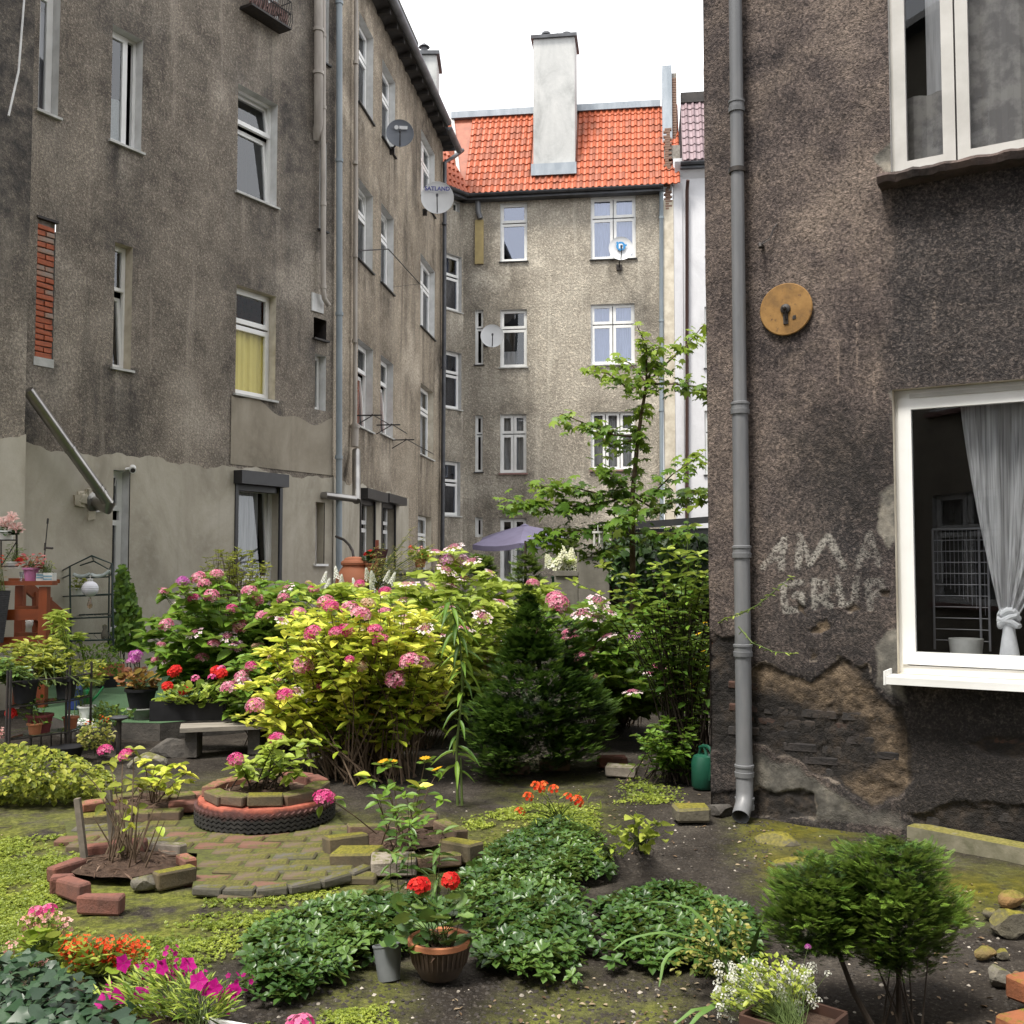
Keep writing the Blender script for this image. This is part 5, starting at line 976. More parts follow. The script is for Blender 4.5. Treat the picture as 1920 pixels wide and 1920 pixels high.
# conifers
def conifer(name, label, base, Y, poly, thick, n, size, mat, trunk, group=None, axis=None, lk=1.0):
    b = Vector(base); o = thing(name, label, 'conifer', b, group); bl = [(poly, Y, thick, n)] if not isinstance(poly[0][0], (list, tuple)) else poly; pos = np.concatenate([bush(*q_[:4]) for q_ in bl]); lks = np.concatenate([np.full(q_[3], q_[4] if len(q_) > 4 else 1.0) for q_ in bl]); n = len(pos); ax = np.array([b.x, Y]) if axis is None else np.array(axis); r = pos[:, :2] - ax
    rr = np.linalg.norm(r, axis=1); kc = max(12, n // 24); ci = rng.choice(n, kc, p=(.5 + rr / max(rr.max(), 1e-6)) / (.5 + rr / max(rr.max(), 1e-6)).sum()); C_ = pos[ci]; Dc = nrm(np.concatenate([nrm(r[ci]), np.full((kc, 1), .18)], 1) + rng.normal(0, .22, (kc, 3))); Lc = size * U(kc, 1.7, 3.4) * lk * lks[ci]
    own = rng.integers(0, kc, n); L_ = Lc[own]; t = U(n, -.55, .75); Dl = np.stack([-Dc[own][:, 1], Dc[own][:, 0], 0 * t], -1); lat = rng.normal(0, 1, n) * (.42 - .25 * np.clip(t, 0, 1))
    pos = C_[own] + Dc[own] * (t * L_)[:, None] + Dl * (lat * L_)[:, None]; pos[:, 2] += rng.normal(0, .09, n) * L_ - .18 * L_ * np.abs(lat) - .12 * L_ * t ** 2
    D = nrm(Dc[own] + Dl * (lat * 1.1)[:, None] + rng.normal(0, .16, (n, 3))); N = np.stack([-.25 * D[:, 0], -.25 * D[:, 1], np.ones(n)], -1) + rng.normal(0, .3, (n, 3))
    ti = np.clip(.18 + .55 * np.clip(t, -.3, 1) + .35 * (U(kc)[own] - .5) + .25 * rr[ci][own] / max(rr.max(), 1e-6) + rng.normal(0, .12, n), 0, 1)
    fi = t + rng.normal(0, .3, n) > -.05; sz = size * U(n, .65, 1.2); foliage(o, SPRAY, pos[~fi], D[~fi], N[~fi], sz[~fi], mat, ti[~fi]); foliage(o, SPRAY_F, pos[fi], D[fi], N[fi], sz[fi] * 1.25, mat, np.clip(ti[fi] + .1, 0, 1), 'spray'); m = MB()
    for t in trunk: m.tube(t[:-1], [t[-1] * (1 - .5 * i / max(1, len(t) - 2)) for i in range(len(t) - 1)], 7)
    m.build('trunk', MATS['stem_dark'], o, True); return o
cb = G(1045, 1432); cb.z = 0
conifer('conifer', 'dark evergreen conifer with two tips standing in the middle of the yard', cb, 8.0, [([(990, 1098), (997, 1125), (1006, 1165), (974, 1165), (983, 1125)], 7.8, .06, 700, .3), ([(990, 1130), (1003, 1150), (1022, 1195), (1032, 1240), (955, 1240), (960, 1195), (978, 1150)], 7.8, .2, 1900, .6), ([(1064, 1142), (1074, 1180), (1090, 1240), (1096, 1290), (1040, 1290), (1046, 1230), (1055, 1175)], 8.1, .16, 1400, .5), ([(925, 1375), (1000, 1380), (1105, 1365), (1115, 1400), (1090, 1432), (1010, 1440), (960, 1450)], 8.0, .35, 1700), ([(965, 1200), (1030, 1200), (1055, 1260), (1070, 1330), (1080, 1395), (1000, 1400), (930, 1390), (915, 1330), (935, 1260)], 7.9, .42, 4200), ([(1060, 1250), (1100, 1270), (1124, 1320), (1126, 1370), (1090, 1405), (1040, 1400), (1030, 1330)], 8.1, .32, 1900), ([(915, 1300), (960, 1310), (985, 1370), (975, 1440), (930, 1458), (903, 1420), (893, 1350)], 7.8, .28, 2000)], .42, 0, .060, 'leaf_thuja_dark', [(cb, P(1020, 1300, 8.05), P(990, 1125, 7.95), .03), (cb, P(1062, 1200, 8.1), .02)], None, (P(1000, 1300, 8).x, 8.15))
t1, t2 = P(1640, 1935, 3.66), P(1686, 1935, 3.66); t1.z = t2.z = -.02
conifer('conifer', 'small bushy conifer with a leaning stem, left one of the pair at the lower right', t1, 3.72, [(1470, 1700), (1478, 1650), (1512, 1618), (1525, 1592), (1548, 1598), (1580, 1615), (1595, 1660), (1592, 1720), (1588, 1770), (1550, 1800), (1505, 1790), (1472, 1750)], .15, 5600, .034, 'leaf_thuja', [(t1, P(1600, 1860, 3.68), P(1570, 1780, 3.7), P(1530, 1640, 3.72), .012)], 'pair of small conifers', (P(1525, 1690, 3.72).x, 3.72), .95)
conifer('conifer', 'small round conifer on a straight trunk, right one of the lower right pair', t2, 3.72, [(1605, 1605), (1625, 1575), (1660, 1567), (1700, 1572), (1728, 1592), (1742, 1620), (1745, 1660), (1782, 1695), (1785, 1722), (1762, 1760), (1730, 1795), (1680, 1815), (1640, 1800), (1620, 1740), (1610, 1660)], .19, 7000, .034, 'leaf_thuja', [(t2, P(1685, 1830, 3.68), P(1680, 1600, 3.72), .012)] + [(t2 + Vector((random.uniform(-.06, .06), random.uniform(-.05, .05), 0)), P(1690 + random.uniform(-70, 80), 1790, 3.7 + random.uniform(-.1, .1)), .004) for _ in range(9)], 'pair of small conifers', (P(1690, 1690, 3.72).x, 3.72), .95)
for lab, px, y0, y1, wd, Y in (('small pointed conifer in front of the barred window under the umbrella', 985, 1004, 1100, 52, 13.2), ('narrow conifer top at the right edge of the umbrella', 1068, 998, 1050, 24, 15.0), ('little conifer tip at the left edge of the umbrella', 904, 1030, 1080, 30, 13.5)):
    b = P(px, y1, Y); b.z = 0; conifer('conifer', lab, b, Y, [(px, y0), (px + wd * .3, (y0 + y1) / 2), (px + wd * .5, y1), (px - wd * .5, y1), (px - wd * .3, (y0 + y1) / 2)], wd * .4 * Y / FPX, 1100, .07, 'leaf_thuja', [(b, P(px, y0 + 10, Y), .03)], 'small conifers by the umbrella', None, .5)
# young maple
mb = P(1185, 1075, 11.2); mb.z = 0; mt = thing('maple_tree', 'young maple with thin trunk and bright lobed leaves in front of the far building', 'tree', mb)
tp = [mb, P(1186, 1000, 11.2), P(1186, 930, 11.2), P(1196, 820, 11.2), P(1212, 720, 11.2), P(1240, 640, 11.2)]
limbs = [tp, [tp[4], P(1240, 690, 11.1), P(1285, 650, 11.0), P(1322, 606, 10.9)], [tp[4], P(1180, 730, 11.1), P(1140, 700, 11.0), P(1098, 695, 10.9)], [tp[4], P(1198, 700, 11.3), P(1180, 680, 11.3), P(1150, 672, 11.3)], [tp[4], P(1212, 650, 11.1), P(1195, 612, 11)], [tp[3], P(1150, 815, 11.0), P(1100, 795, 10.9), P(1050, 775, 10.8)], [tp[3], P(1150, 840, 11.3), P(1115, 810, 11.4)],
         [tp[2], P(1140, 930, 11), P(1060, 910, 10.7), P(1010, 912, 10.6)], [tp[2], P(1100, 950, 10.8), P(1000, 945, 10.5), P(950, 948, 10.4)], [tp[2], P(1220, 930, 11), P(1260, 890, 10.8), P(1318, 850, 10.7)], [tp[2], P(1235, 960, 11.3), P(1290, 920, 11.4), P(1322, 930, 11.4)], [tp[1], P(1120, 990, 10.9), P(1050, 1000, 10.6), P(1005, 1015, 10.4)], [tp[1], P(1240, 1000, 10.9), P(1300, 1000, 10.7)], [tp[4], P(1262, 720, 11.1), P(1310, 725, 11), P(1325, 740, 11)], [tp[1], P(1140, 1030, 11), P(1100, 1040, 10.8)], [tp[2], P(1150, 900, 10.9), P(1120, 870, 10.7)], [tp[2], P(1180, 960, 10.6), P(1150, 990, 10.4)]]
m = MB(); m.tube(tp, [.035, .032, .028, .022, .016, .006], 8); 
for l in limbs[1:]: m.tube(l, [.013 - .009 * i / (len(l) - 1) for i in range(len(l))], 5)
m.build('trunk', MATS['stem_brown'], mt, True)
pos, D_, N_, S_, T_ = [], [], [], [], []
for li, l in enumerate(limbs):
    lo = sum((a - b).length for a, b in zip(l, l[1:])); k = int((lo if li else lo * .5) * (66 if li < 7 else 95))
    for i in range(k):
        t = random.uniform(.2 if li else .45, 1); q = at(l, t) + Vector((random.gauss(0, .06), random.gauss(0, .12), random.gauss(0, .05))); a = random.random() * 6.3; pos.append(q); D_.append((math.cos(a), math.sin(a) * .6, random.gauss(-.25, .3))); N_.append((random.gauss(0, .35), random.gauss(-.35, .35), 1)); S_.append(.135 * random.uniform(.45, 1.1)); T_.append(np.clip(.15 + .75 * (q.z - .9) / 3.0 * t + random.gauss(0, .15), 0, 1))
foliage(mt, MAPLE, np.array([tuple(p) for p in pos]), np.array(D_), np.array(N_), np.array(S_), 'leaf_maple', np.array(T_), 'crown')
# wind chimes on the maple
wc = thing('wind_chime', 'silver wind chime hanging from a low maple branch beside the wall', 'wind chime', P(1121, 1000, 9.8)); m = MB(); c = P(1121, 1000, 9.8); m.lathe(c, [(0, .0), (.055, 0), (.055, .02), (0, .02)], 14); m.tube([c + Vector((0, 0, .02)), P(1121, 985, 10.5)], .003, 4); m.build('plate', MATS['white_metal'], wc)
for i in range(5): a = i * 1.26; q = c + Vector((.042 * math.cos(a), .042 * math.sin(a), 0)); MB().tube([q, q - Vector((0, 0, .145 - .012 * i))], .009, 7).build('chime', MATS['white_metal'], wc)
# glossy shrub by the right wall
sb_ = G(1285, 1462); o = thing('shrub', 'tall dark glossy shrub with upright yellow green shoots beside the corner of the right wall', 'shrub', sb_); paths = []
for q in bush([(1150, 1120), (1190, 1080), (1240, 1040), (1300, 1030), (1335, 1070), (1345, 1150), (1375, 1180), (1340, 1210), (1330, 1260), (1260, 1230), (1200, 1200), (1140, 1180)], 7.7, .5, 62): paths.append(lift(sb_ + Vector((random.gauss(0, .06), random.gauss(0, .06), 0)), Vector(q), .6, .08))
leafy(o, paths, ELLIP, 'leaf_green', .085, 7, .5, 4); stems(paths, .007, 5).build('stem', MATS['stem_dark'], o, kind='stuff'); pb = []
for q in [(1290, 955), (1250, 1030), (1275, 1040), (1310, 1040), (1325, 1075), (1230, 1060), (1150, 1110), (1130, 1060), (1075, 1090), (1300, 1090), (1180, 1080), (1340, 1100)]: e = P(q[0], q[1], 7.5 + random.uniform(-.15, .15)); pb.append(lift(P(1280, 1200, 7.6), e, .2, .05))
pb.append([P(1385, 1152, 6.35), P(1420, 1135, 6.25), P(1450, 1110, 6.2), P(1484, 1082, 6.18)]); pb.append([P(1385, 1175, 6.35), P(1410, 1205, 6.25), P(1450, 1222, 6.2), P(1488, 1225, 6.18)]); pb.append([P(1330, 1180, 7), P(1360, 1160, 6.6), P(1385, 1152, 6.35)]); 
leafy(o, pb[:12], ELLIP, 'leaf_lime', .10, 8, .35, 4); leafy(o, pb[12:], LANCE, 'leaf_lime', .035, 8, .1, 4); stems(pb, .006, 5).build('shoot', MATS['stem_green'], o, kind='stuff')
lowp = [lift(sb_ + Vector((random.gauss(-.1, .15), random.gauss(0, .1), 0)), Vector(q), .5, .05) for q in bush([(1190, 1380), (1230, 1340), (1290, 1345), (1320, 1400), (1310, 1440), (1220, 1430)], 7.7, .3, 45)]
o2 = thing('shrub', 'low leafy shrub with light green tips at the foot of the tall glossy shrub', 'shrub', sb_ + Vector((-.2, .1, 0))); leafy(o2, lowp, ELLIP, 'leaf_green', .075, 6, .3, 4); stems(lowp, .005, 4).build('stem', MATS['stem_dark'], o2, kind='stuff')
shrub('flower_shrub', 'shrub with small yellow flowers squeezed behind the brick pier', 'shrub', G(1310, 1400), 8.8, [(1255, 1180), (1335, 1160), (1340, 1330), (1290, 1340), (1240, 1290)], .3, 40, SMALL, 'leaf_green', .06, 'stem_dark', H('yellow', (1330, 1210), (1318, 1222), (1325, 1250), (1298, 1235), (1290, 1165), (1310, 1190), (1280, 1200), (1300, 1285), (1322, 1170)), pairs=6)
# ------------------------------------------------------------------ ground cover that nobody could count
def groundpts(poly, n, z=0.0, dens=None, seed_=0):
    lo = np.array([min(p[0] for p in poly), min(p[1] for p in poly)], float); hi = np.array([max(p[0] for p in poly), max(p[1] for p in poly)], float)
    c = [G(x, y, z) for x, y in poly]; W_ = np.array([[p.x, p.y] for p in c]); a, b = W_.min(0), W_.max(0); out = np.zeros((0, 2)); pl = [tuple(p) for p in W_]; it = 0
    while len(out) < n and it < 60:
        q = rng.uniform(a, b, (n * 2, 2)); q = q[inpoly(pl, q[:, 0], q[:, 1])]; it += 1
        if dens is not None: q = q[U(len(q)) < dens(q[:, 0], q[:, 1])]
        out = np.concatenate([out, q])
    return out[:n]
def cover(label, polys, ns, T, mat, size, h, name='ground_cover', tilt=.25, stem=True, dens=None, dome_=.05):
    Ps = []
    for poly, n in zip(polys, ns):
        q = groundpts(poly, n, .1, dens); pl = [tuple(G(x, y, .1)[:2]) for x, y in poly]; e = np.clip(edged(pl, q[:, 0], q[:, 1]) / .14, 0, 1)
        if dens is None: kp = U(len(q)) < np.clip(.15 + edged(pl, q[:, 0], q[:, 1]) / .16 + 1.3 * fbm(q[:, 0] * 5, q[:, 1] * 5, 150), .04, 1); q = q[kp]; e = e[kp] * np.clip(.85 + .9 * fbm(q[:, 0] * 4, q[:, 1] * 4, 152), .15, 1)
        if dens is not None: kp = U(len(q)) < np.clip(edged(pl, q[:, 0], q[:, 1]) / .22 + .3 * fbm(q[:, 0] * 4, q[:, 1] * 4, 77), 0, 1); q = q[kp]; e = e[kp]
        z = gz(q[:, 0], q[:, 1]) + h * (.3 + .7 * np.sqrt(e)) * U(len(q), .55, 1.1); Ps.append(np.stack([q[:, 0], q[:, 1], z], -1))
    pos = np.concatenate(Ps); n = len(pos); a = U(n, 0, 2 * PI); D = np.stack([np.cos(a), np.sin(a), rng.normal(0, tilt, n)], -1)
    N = ups(n, tilt); ti = np.clip(.2 + .5 * fbm(pos[:, 0] * 2, pos[:, 1] * 2, 70) + U(n, -.1, .5), 0, 1)
    me = scatter(name, T, pos, D, N, size * U(n, .7, 1.2), ti); o = obj(name, me, MATS[mat]); tag(o, label, 'ground cover', kind='stuff'); return o
PL = [(432, 1770), (470, 1725), (550, 1692), (640, 1675), (720, 1668), (800, 1662), (850, 1665), (850, 1715), (780, 1735), (720, 1750), (670, 1785), (600, 1815), (530, 1835), (475, 1835), (440, 1805)]
PC = [(875, 1600), (930, 1565), (1000, 1535), (1080, 1530), (1135, 1560), (1150, 1605), (1100, 1640), (1080, 1672), (1105, 1700), (1120, 1745), (1085, 1795), (1010, 1815), (940, 1790), (905, 1760), (880, 1715), (850, 1690), (850, 1640)]
PR = [(1095, 1690), (1150, 1655), (1230, 1642), (1310, 1642), (1345, 1672), (1420, 1690), (1440, 1740), (1400, 1790), (1300, 1775), (1220, 1785), (1150, 1778), (1110, 1745)]
for lab, poly, n in (('glossy green ground cover in low rosettes left of the clay bowl', PL, 1700), ('glossy green ground cover spreading behind and right of the clay bowl', PC, 2100), ('glossy green ground cover between the strap leaves and the wall', PR, 1250)):
    cover(lab, [poly], [n], ROSETTE, 'leaf_gloss', .050, .125, dens=None, tilt=.35)
dn = lambda x, y: np.clip(.55 + 1.7 * fbm(x * 2.6, y * 2.6, 80) + .6 * fbm(x * 9, y * 9, 84), 0.02, 1)
cover('pale green chickweed carpet on the open soil at the left', [[(-300, 1540), (140, 1530), (160, 1600), (110, 1680), (220, 1705), (380, 1670), (640, 1660), (640, 1690), (480, 1720), (430, 1770), (330, 1790), (-300, 1800)]], [32000], CRESS, 'leaf_cress', .0155, .012, 'chickweed', .35, dens=dn)
cover('pale green chickweed patches in the bottom middle of the yard', [[(600, 1830), (750, 1815), (770, 1935), (540, 1935)], [(960, 1880), (1260, 1855), (1320, 1950), (900, 1950)], [(460, 1860), (600, 1840), (600, 1940), (460, 1940)], [(690, 1900), (960, 1900), (960, 1950), (690, 1950)]], [5200, 5200, 1500, 2200], CRESS, 'leaf_cress', .0115, .008, 'chickweed', .35, dens=dn)
cover('thin pale weeds between the planter rings and the ground cover', [[(860, 1500), (1000, 1470), (1130, 1480), (1130, 1540), (940, 1570), (860, 1600)], [(130, 1530), (380, 1560), (640, 1590), (650, 1660), (380, 1660), (370, 1600), (130, 1580)], [(1150, 1420), (1290, 1420), (1290, 1480), (1150, 1480)]], [9000, 9000, 2600], CRESS, 'leaf_cress', .0145, .012, 'weeds', .4, dens=dn)
# litter of dead leaves and grit
q = np.concatenate([groundpts([(900, 1830), (1400, 1830), (1420, 1950), (700, 1950)], 120), groundpts([(1130, 1420), (1450, 1440), (1480, 1640), (1150, 1600)], 150), groundpts([(1590, 1560), (1930, 1700), (1930, 1940), (1650, 1940)], 130), groundpts([(0, 1550), (850, 1560), (600, 1940), (0, 1940)], 60)])
pos = np.stack([q[:, 0], q[:, 1], gz(q[:, 0], q[:, 1]) + .008], -1); n = len(pos); leafM('dead_leaf', (.08, .045, .025), (.17, .11, .06), (.34, .27, .18), trans=.05)
tag(obj('leaf_litter', scatter('leaf_litter', SMALL, pos, dirs(n, 0, .1), ups(n, .3), .026 * U(n, .4, 1.3), U(n)), MATS['dead_leaf']), 'scattered dead leaves and pale chips lying on the soil', 'litter', kind='stuff')
q = np.concatenate([groundpts([(1380, 1540), (1600, 1530), (1640, 1580), (1380, 1620)], 160), groundpts([(600, 1400), (1450, 1400), (1450, 1560), (600, 1560)], 1300), groundpts([(1480, 1620), (1930, 1680), (1930, 1930), (1400, 1930)], 1500), groundpts([(430, 1830), (1300, 1830), (1300, 1930), (430, 1930)], 1500), groundpts([(1130, 1540), (1450, 1540), (1450, 1680), (1200, 1680)], 900)])
PEB = ([(1, 0, .1), (.4, .8, 0), (-.6, .7, .1), (-1, -.1, 0), (-.3, -.8, .1), (.6, -.7, 0), (0, 0, .75)], [(0, 1, 6), (1, 2, 6), (2, 3, 6), (3, 4, 6), (4, 5, 6), (5, 0, 6)])
pos = np.stack([q[:, 0], q[:, 1], gz(q[:, 0], q[:, 1])], -1); n = len(pos); leafM('grit', (.035, .030, .026), (.09, .078, .064), (.40, .36, .31), .95, 0.01); tag(obj('grit', scatter('grit', PEB, pos, dirs(n, 0, .1), ups(n, .2), .012 * U(n, .35, 1) ** 2, U(n) ** 9, False), MATS['grit']), 'loose clods and small stones on the bare soil', 'grit', kind='stuff')
# ------------------------------------------------------------------ brick work in the beds
BR = {}
YM = ((.08, .08, .012), (.21, .185, .02)); GM_ = ((.06, .07, .012), (.15, .15, .03))
for n_, a, b, ms in (('brick_plum', (.21, .085, .062), (.125, .06, .048), None), ('brick_clay', (.29, .12, .08), (.19, .10, .075), (.1, *GM_)), ('brick_stone', (.30, .26, .22), (.20, .17, .145), (.2, *GM_)), ('brick_brown', (.17, .11, .075), (.11, .08, .06), (.45, *GM_)), ('brick_moss', (.13, .10, .06), (.09, .075, .05), (1.4, *YM))):
    mt_ = M(n_ + '_loose', a, b, .95, 11, bump=.9, bscale=70, bdist=.006, moss=ms); BR[n_] = [brick_mesh('brick', .235, .115, .065, .006, mt_, .008) for _ in range(3)] + [brick_mesh('brick', .13, .112, .066, .008, mt_, .009)]
def brick(parent, px, py, yaw, kind='brick_clay', z=0.0, h=None, sc=(1, 1, 1), tilt=(0, 0), half=False):
    """brick whose top face centre is seen at the pixel"""
    top = z + .065 * sc[2]; p = G(px, py, top); me = BR[kind][3] if half else random.choice(BR[kind][:3]); return piece('brick', me, parent, (p.x, p.y, top - .0325 * sc[2]), (tilt[0], tilt[1], yaw), sc)
def soil_disc(parent, c, rx, ry, z, name='soil', mat='mulch', dome=.03):
    m = MB(); n = 26; rings = 5; V = [(c.x, c.y, z + dome)]
    for j in range(1, rings + 1):
        for i in range(n): a = 2 * PI * i / n; r = j / rings; V.append((c.x + rx * r * math.cos(a), c.y + ry * r * math.sin(a), z + dome * (1 - r * r) + random.uniform(-.008, .008)))
    F = [(0, 1 + i, 1 + (i + 1) % n) for i in range(n)] + [(1 + (j - 1) * n + i, 1 + j * n + i, 1 + j * n + (i + 1) % n, 1 + (j - 1) * n + (i + 1) % n) for j in range(1, rings) for i in range(n)]
    m.add(V, F); m.build(name, MATS[mat], parent)
    k = 70; a = U(k, 0, 2 * PI); r = np.sqrt(U(k)) * .92; pos = np.stack([c.x + rx * r * np.cos(a), c.y + ry * r * np.sin(a), z + dome * (1 - r * r) + .008], -1)
    obj('bark_chip', scatter('bark_chip', NARROW, pos, dirs(k, .1, .3), ups(k, .5), .06 * U(k, .5, 1.3), U(k)), leafM('bark', (.04, .022, .015), (.10, .06, .04), (.22, .15, .11), .9, 0.01), parent, kind='stuff')
# front left ring
c = G(235, 1640); ring1 = thing('brick_planter', 'open ring of plum coloured bricks on edge round bare cut stems, front left', 'planter', c)
for px, py, yaw, kd, hh, kw in ((190, 1678, -.08, 'brick_plum', .0, {}), (138, 1652, -.62, 'brick_plum', .0, {}), (118, 1640, .3, 'brick_plum', 0, {'half': True}), (125, 1617, 1.15, 'brick_plum', 0, {}), (195, 1584, .33, 'brick_plum', 0, {}), (240, 1576, .12, 'brick_plum', 0, {}), (315, 1580, -.35, 'brick_stone', 0, {}), (350, 1605, -.8, 'brick_clay', 0, {'half': True}), (328, 1630, .75, 'brick_moss', 0, {})):
    brick(ring1, px, py, yaw, kd, .0, sc=(.86, .62, 1.25), **kw)
soil_disc(ring1, G(235, 1632), .30, .24, .035); 
m = MB(); st_ = G(274, 1655, .03); 
BOULD = {}
def rock(name, label, loc, size, mat, group=None, parent=None, cat='stone', seed_=0):
    bm = bmesh.new(); bmesh.ops.create_icosphere(bm, subdivisions=3, radius=1); rs = random.Random(seed_ + int(loc[0] * 1000)); pl = [Vector((rs.gauss(0, 1), rs.gauss(0, 1), rs.gauss(0, 1))).normalized() for _ in range(9)]; dd = [rs.uniform(.55, .85) for _ in pl]
    for v in bm.verts:
        for n_, d_ in zip(pl, dd):
            s_ = v.co.dot(n_) - d_
            if s_ > 0: v.co -= n_ * s_
        v.co += v.co.normalized() * rs.uniform(-.025, .025); v.co = Vector((v.co.x * size[0], v.co.y * size[1], v.co.z * size[2]))
    bmesh.ops.translate(bm, verts=bm.verts, vec=Vector(loc)); me = bpy.data.meshes.new(name); bm.to_mesh(me); bm.free()
    if parent: return obj(name, me, MATS[mat], parent)
    o = obj(name, me, MATS[mat]); return tag(o, label, cat, group)
M('stone_grey', (.22, .20, .165), (.13, .12, .10), .95, 9, bump=.8, bscale=40, bdist=.01, moss=(.35, (.07, .075, .02), (.15, .14, .04))); M('stone_moss', (.14, .125, .09), (.09, .08, .06), .95, 9, bump=.8, bscale=40, bdist=.01, moss=(1.3, (.09, .085, .01), (.22, .19, .025))); M('stone_ochre', (.30, .17, .07), (.16, .12, .05), .95, 7, bump=.8, bscale=40, bdist=.01, moss=(.4, (.09, .085, .01), (.18, .16, .03))); M('stone_dark', (.06, .055, .05), (.1, .09, .08), .95, 9, bump=.8, bscale=40, bdist=.01)
rock('stone', None, st_, (.075, .06, .05), 'stone_grey', parent=ring1)
# cut stems inside it
o = thing('cut_shrub', 'pruned shrub of bare brown stems with few yellow leaves in the front ring', 'shrub', G(240, 1615)); ps = []
for i in range(34): b = G(240 + random.gauss(0, 22), 1612 + random.gauss(0, 7), .05); L = random.uniform(.08, .3); d = Vector((random.gauss(0, .35), random.gauss(0, .3), 1)).normalized(); ps.append([b, b + d * L * .5, b + d * L + Vector((0, 0, .01))])
for e in ((150, 1440), (205, 1430), (230, 1420), (262, 1470), (270, 1480), (175, 1470), (250, 1405)): ps.append(lift(G(235 + random.gauss(0, 12), 1612, .05), P(e[0], e[1], 5.6 + random.uniform(-.1, .2)), .5, .04))
stems(ps, .0055, 5).build('stem', MATS['stem_brown'], o, kind='stuff'); leafy(o, ps[-7:], OVATE, 'leaf_hedge', .075, 2, .7, 4); lp = [P(x, y, 5.4) for x, y in ((240, 1545), (232, 1535), (247, 1550), (295, 1550), (225, 1598))]; foliage(o, OVATE, np.array([tuple(p) for p in lp]), dirs(5, .2), ups(5), .075, 'leaf_yellow')
put_heads(o, [(P(236, 1416, 5.6), 'rose', .8), (P(197, 1407, 5.9), 'rose', .8)])
# second ring
ring2 = thing('brick_planter', 'low oblong ring of mossy bricks around small yellow shoots, behind the front left ring', 'planter', G(265, 1505))
for px, py, yaw, kd in ((190, 1524, .3, 'brick_moss'), (186, 1498, .75, 'brick_clay'), (226, 1490, .5, 'brick_brown'), (250, 1521, .02, 'brick_brown'), (305, 1519, .12, 'brick_brown'), (352, 1503, .35, 'brick_plum'), (330, 1490, .6, 'brick_brown'), (372, 1484, .3, 'brick_clay')): brick(ring2, px, py, yaw, kd, sc=(1.05, 1, 1))
soil_disc(ring2, G(275, 1508), .33, .28, .02)
o = thing('hydrangea_bush', 'sparse young hydrangea with yellow green leaf tufts in the second brick ring', 'shrub', G(285, 1505)); ps = []
for e in ((290, 1440), (310, 1450), (335, 1435), (345, 1465), (300, 1470), (325, 1480), (350, 1450), (270, 1430), (280, 1465)): ps.append(lift(G(288 + random.gauss(0, 10), 1505, .04), P(*e, 6.6 + random.uniform(-.15, .15)), .5, .03))
for i in range(16): b = G(292 + random.gauss(0, 16), 1505, .03); ps.append([b, b + Vector((random.gauss(0, .06), random.gauss(0, .05), random.uniform(.08, .3)))])
stems(ps, .005, 5).build('stem', MATS['stem_brown'], o, kind='stuff'); leafy(o, ps[:9], OVATE, 'leaf_yellow', .085, 2, .75, 5)
# right front ring
ring3 = thing('brick_planter', 'scattered ring of mossy bricks round thin tall stems in front of the tall lily', 'planter', G(760, 1600))
for px, py, yaw, kd, sc in ((648, 1565, .5, 'brick_moss', (1, 1, 1.5)), (669, 1592, -.25, 'brick_moss', (1.05, 1.5, 1.3)), (738, 1605, .18, 'brick_stone', (1, 1.2, 1.3)), (822, 1602, .25, 'brick_brown', (1, 1, 1)), (864, 1578, -.7, 'brick_moss', (1, 1, 1.6)), (845, 1545, -.9, 'brick_brown', (1, .8, 1.2)), (785, 1528, .0, 'brick_brown', (1, .8, 1.3)), (690, 1545, .3, 'brick_brown', (1, 1, 1))): brick(ring3, px, py, yaw, kd, sc=sc, tilt=(random.uniform(-.12, .12), random.uniform(-.1, .1)))
soil_disc(ring3, G(750, 1578), .26, .26, .015)
# tyre planter
tc_ = G(498, 1537); tc_.z = 0; tyre = thing('tyre_planter', 'old tyre laid flat with red painted shoulder and a ring of bricks on top', 'planter', tc_)
m_, t_, b_, out_ = newmat('rubber'); k = NB(t_); v = k.coord(); gg = k.n('ShaderNodeSeparateXYZ'); k.l(v, gg.inputs[0]); zf = k.math('ADD', gg.outputs[2], k.math('MULTIPLY', k.math('SUBTRACT', k.noise(v, 14, 5), .5), .06))
k.l(k.mix(k.rng(zf, .135, .152), k.mix(k.math('MULTIPLY', k.rng(zf, .09, .14), .35), k.ramp(k.noise(v, 20, 4), (.3, (.012, .012, .012)), (.7, (.032, .03, .028))), (.22, .04, .025)), k.ramp(k.noise(v, 16, 5), (.35, (.24, .055, .032)), (.6, (.38, .105, .065)))), b_.inputs['Base Color']); b_.inputs['Roughness'].default_value = .75; k.bump(k.noise(v, 60, 4), b_, .4, .006)
Rt_ = .43; prof = [(.28, .02), (.34, .0), (.40, .012), (Rt_ - .012, .03), (Rt_ - .012, .135), (.41, .155), (.35, .165), (.29, .155), (.28, .14)]
MB().lathe(tc_, prof, 56).build('carcass', MATS['rubber'], tyre, True)
m = MB(); nb = 64
for row in range(4):                                                 # zigzag tread ribs
    z0 = .034 + row * .027; V = []; F = []
    for i in range(nb * 2):
        a = PI * i / nb; dz = .007 if i % 2 else -.007
        for r, z in ((Rt_ - .015, z0 - .010), (Rt_ + .004, z0 - .009), (Rt_ + .004, z0 + .009), (Rt_ - .015, z0 + .010)): V.append((tc_.x + r * math.cos(a), tc_.y + r * math.sin(a), z + dz))
    n = nb * 2
    for i in range(n):
        for j in range(3): F.append((i * 4 + j, ((i + 1) % n) * 4 + j, ((i + 1) % n) * 4 + j + 1, i * 4 + j + 1))
    m.add(V, F)
m.build('tread', MATS['rubber'], tyre)
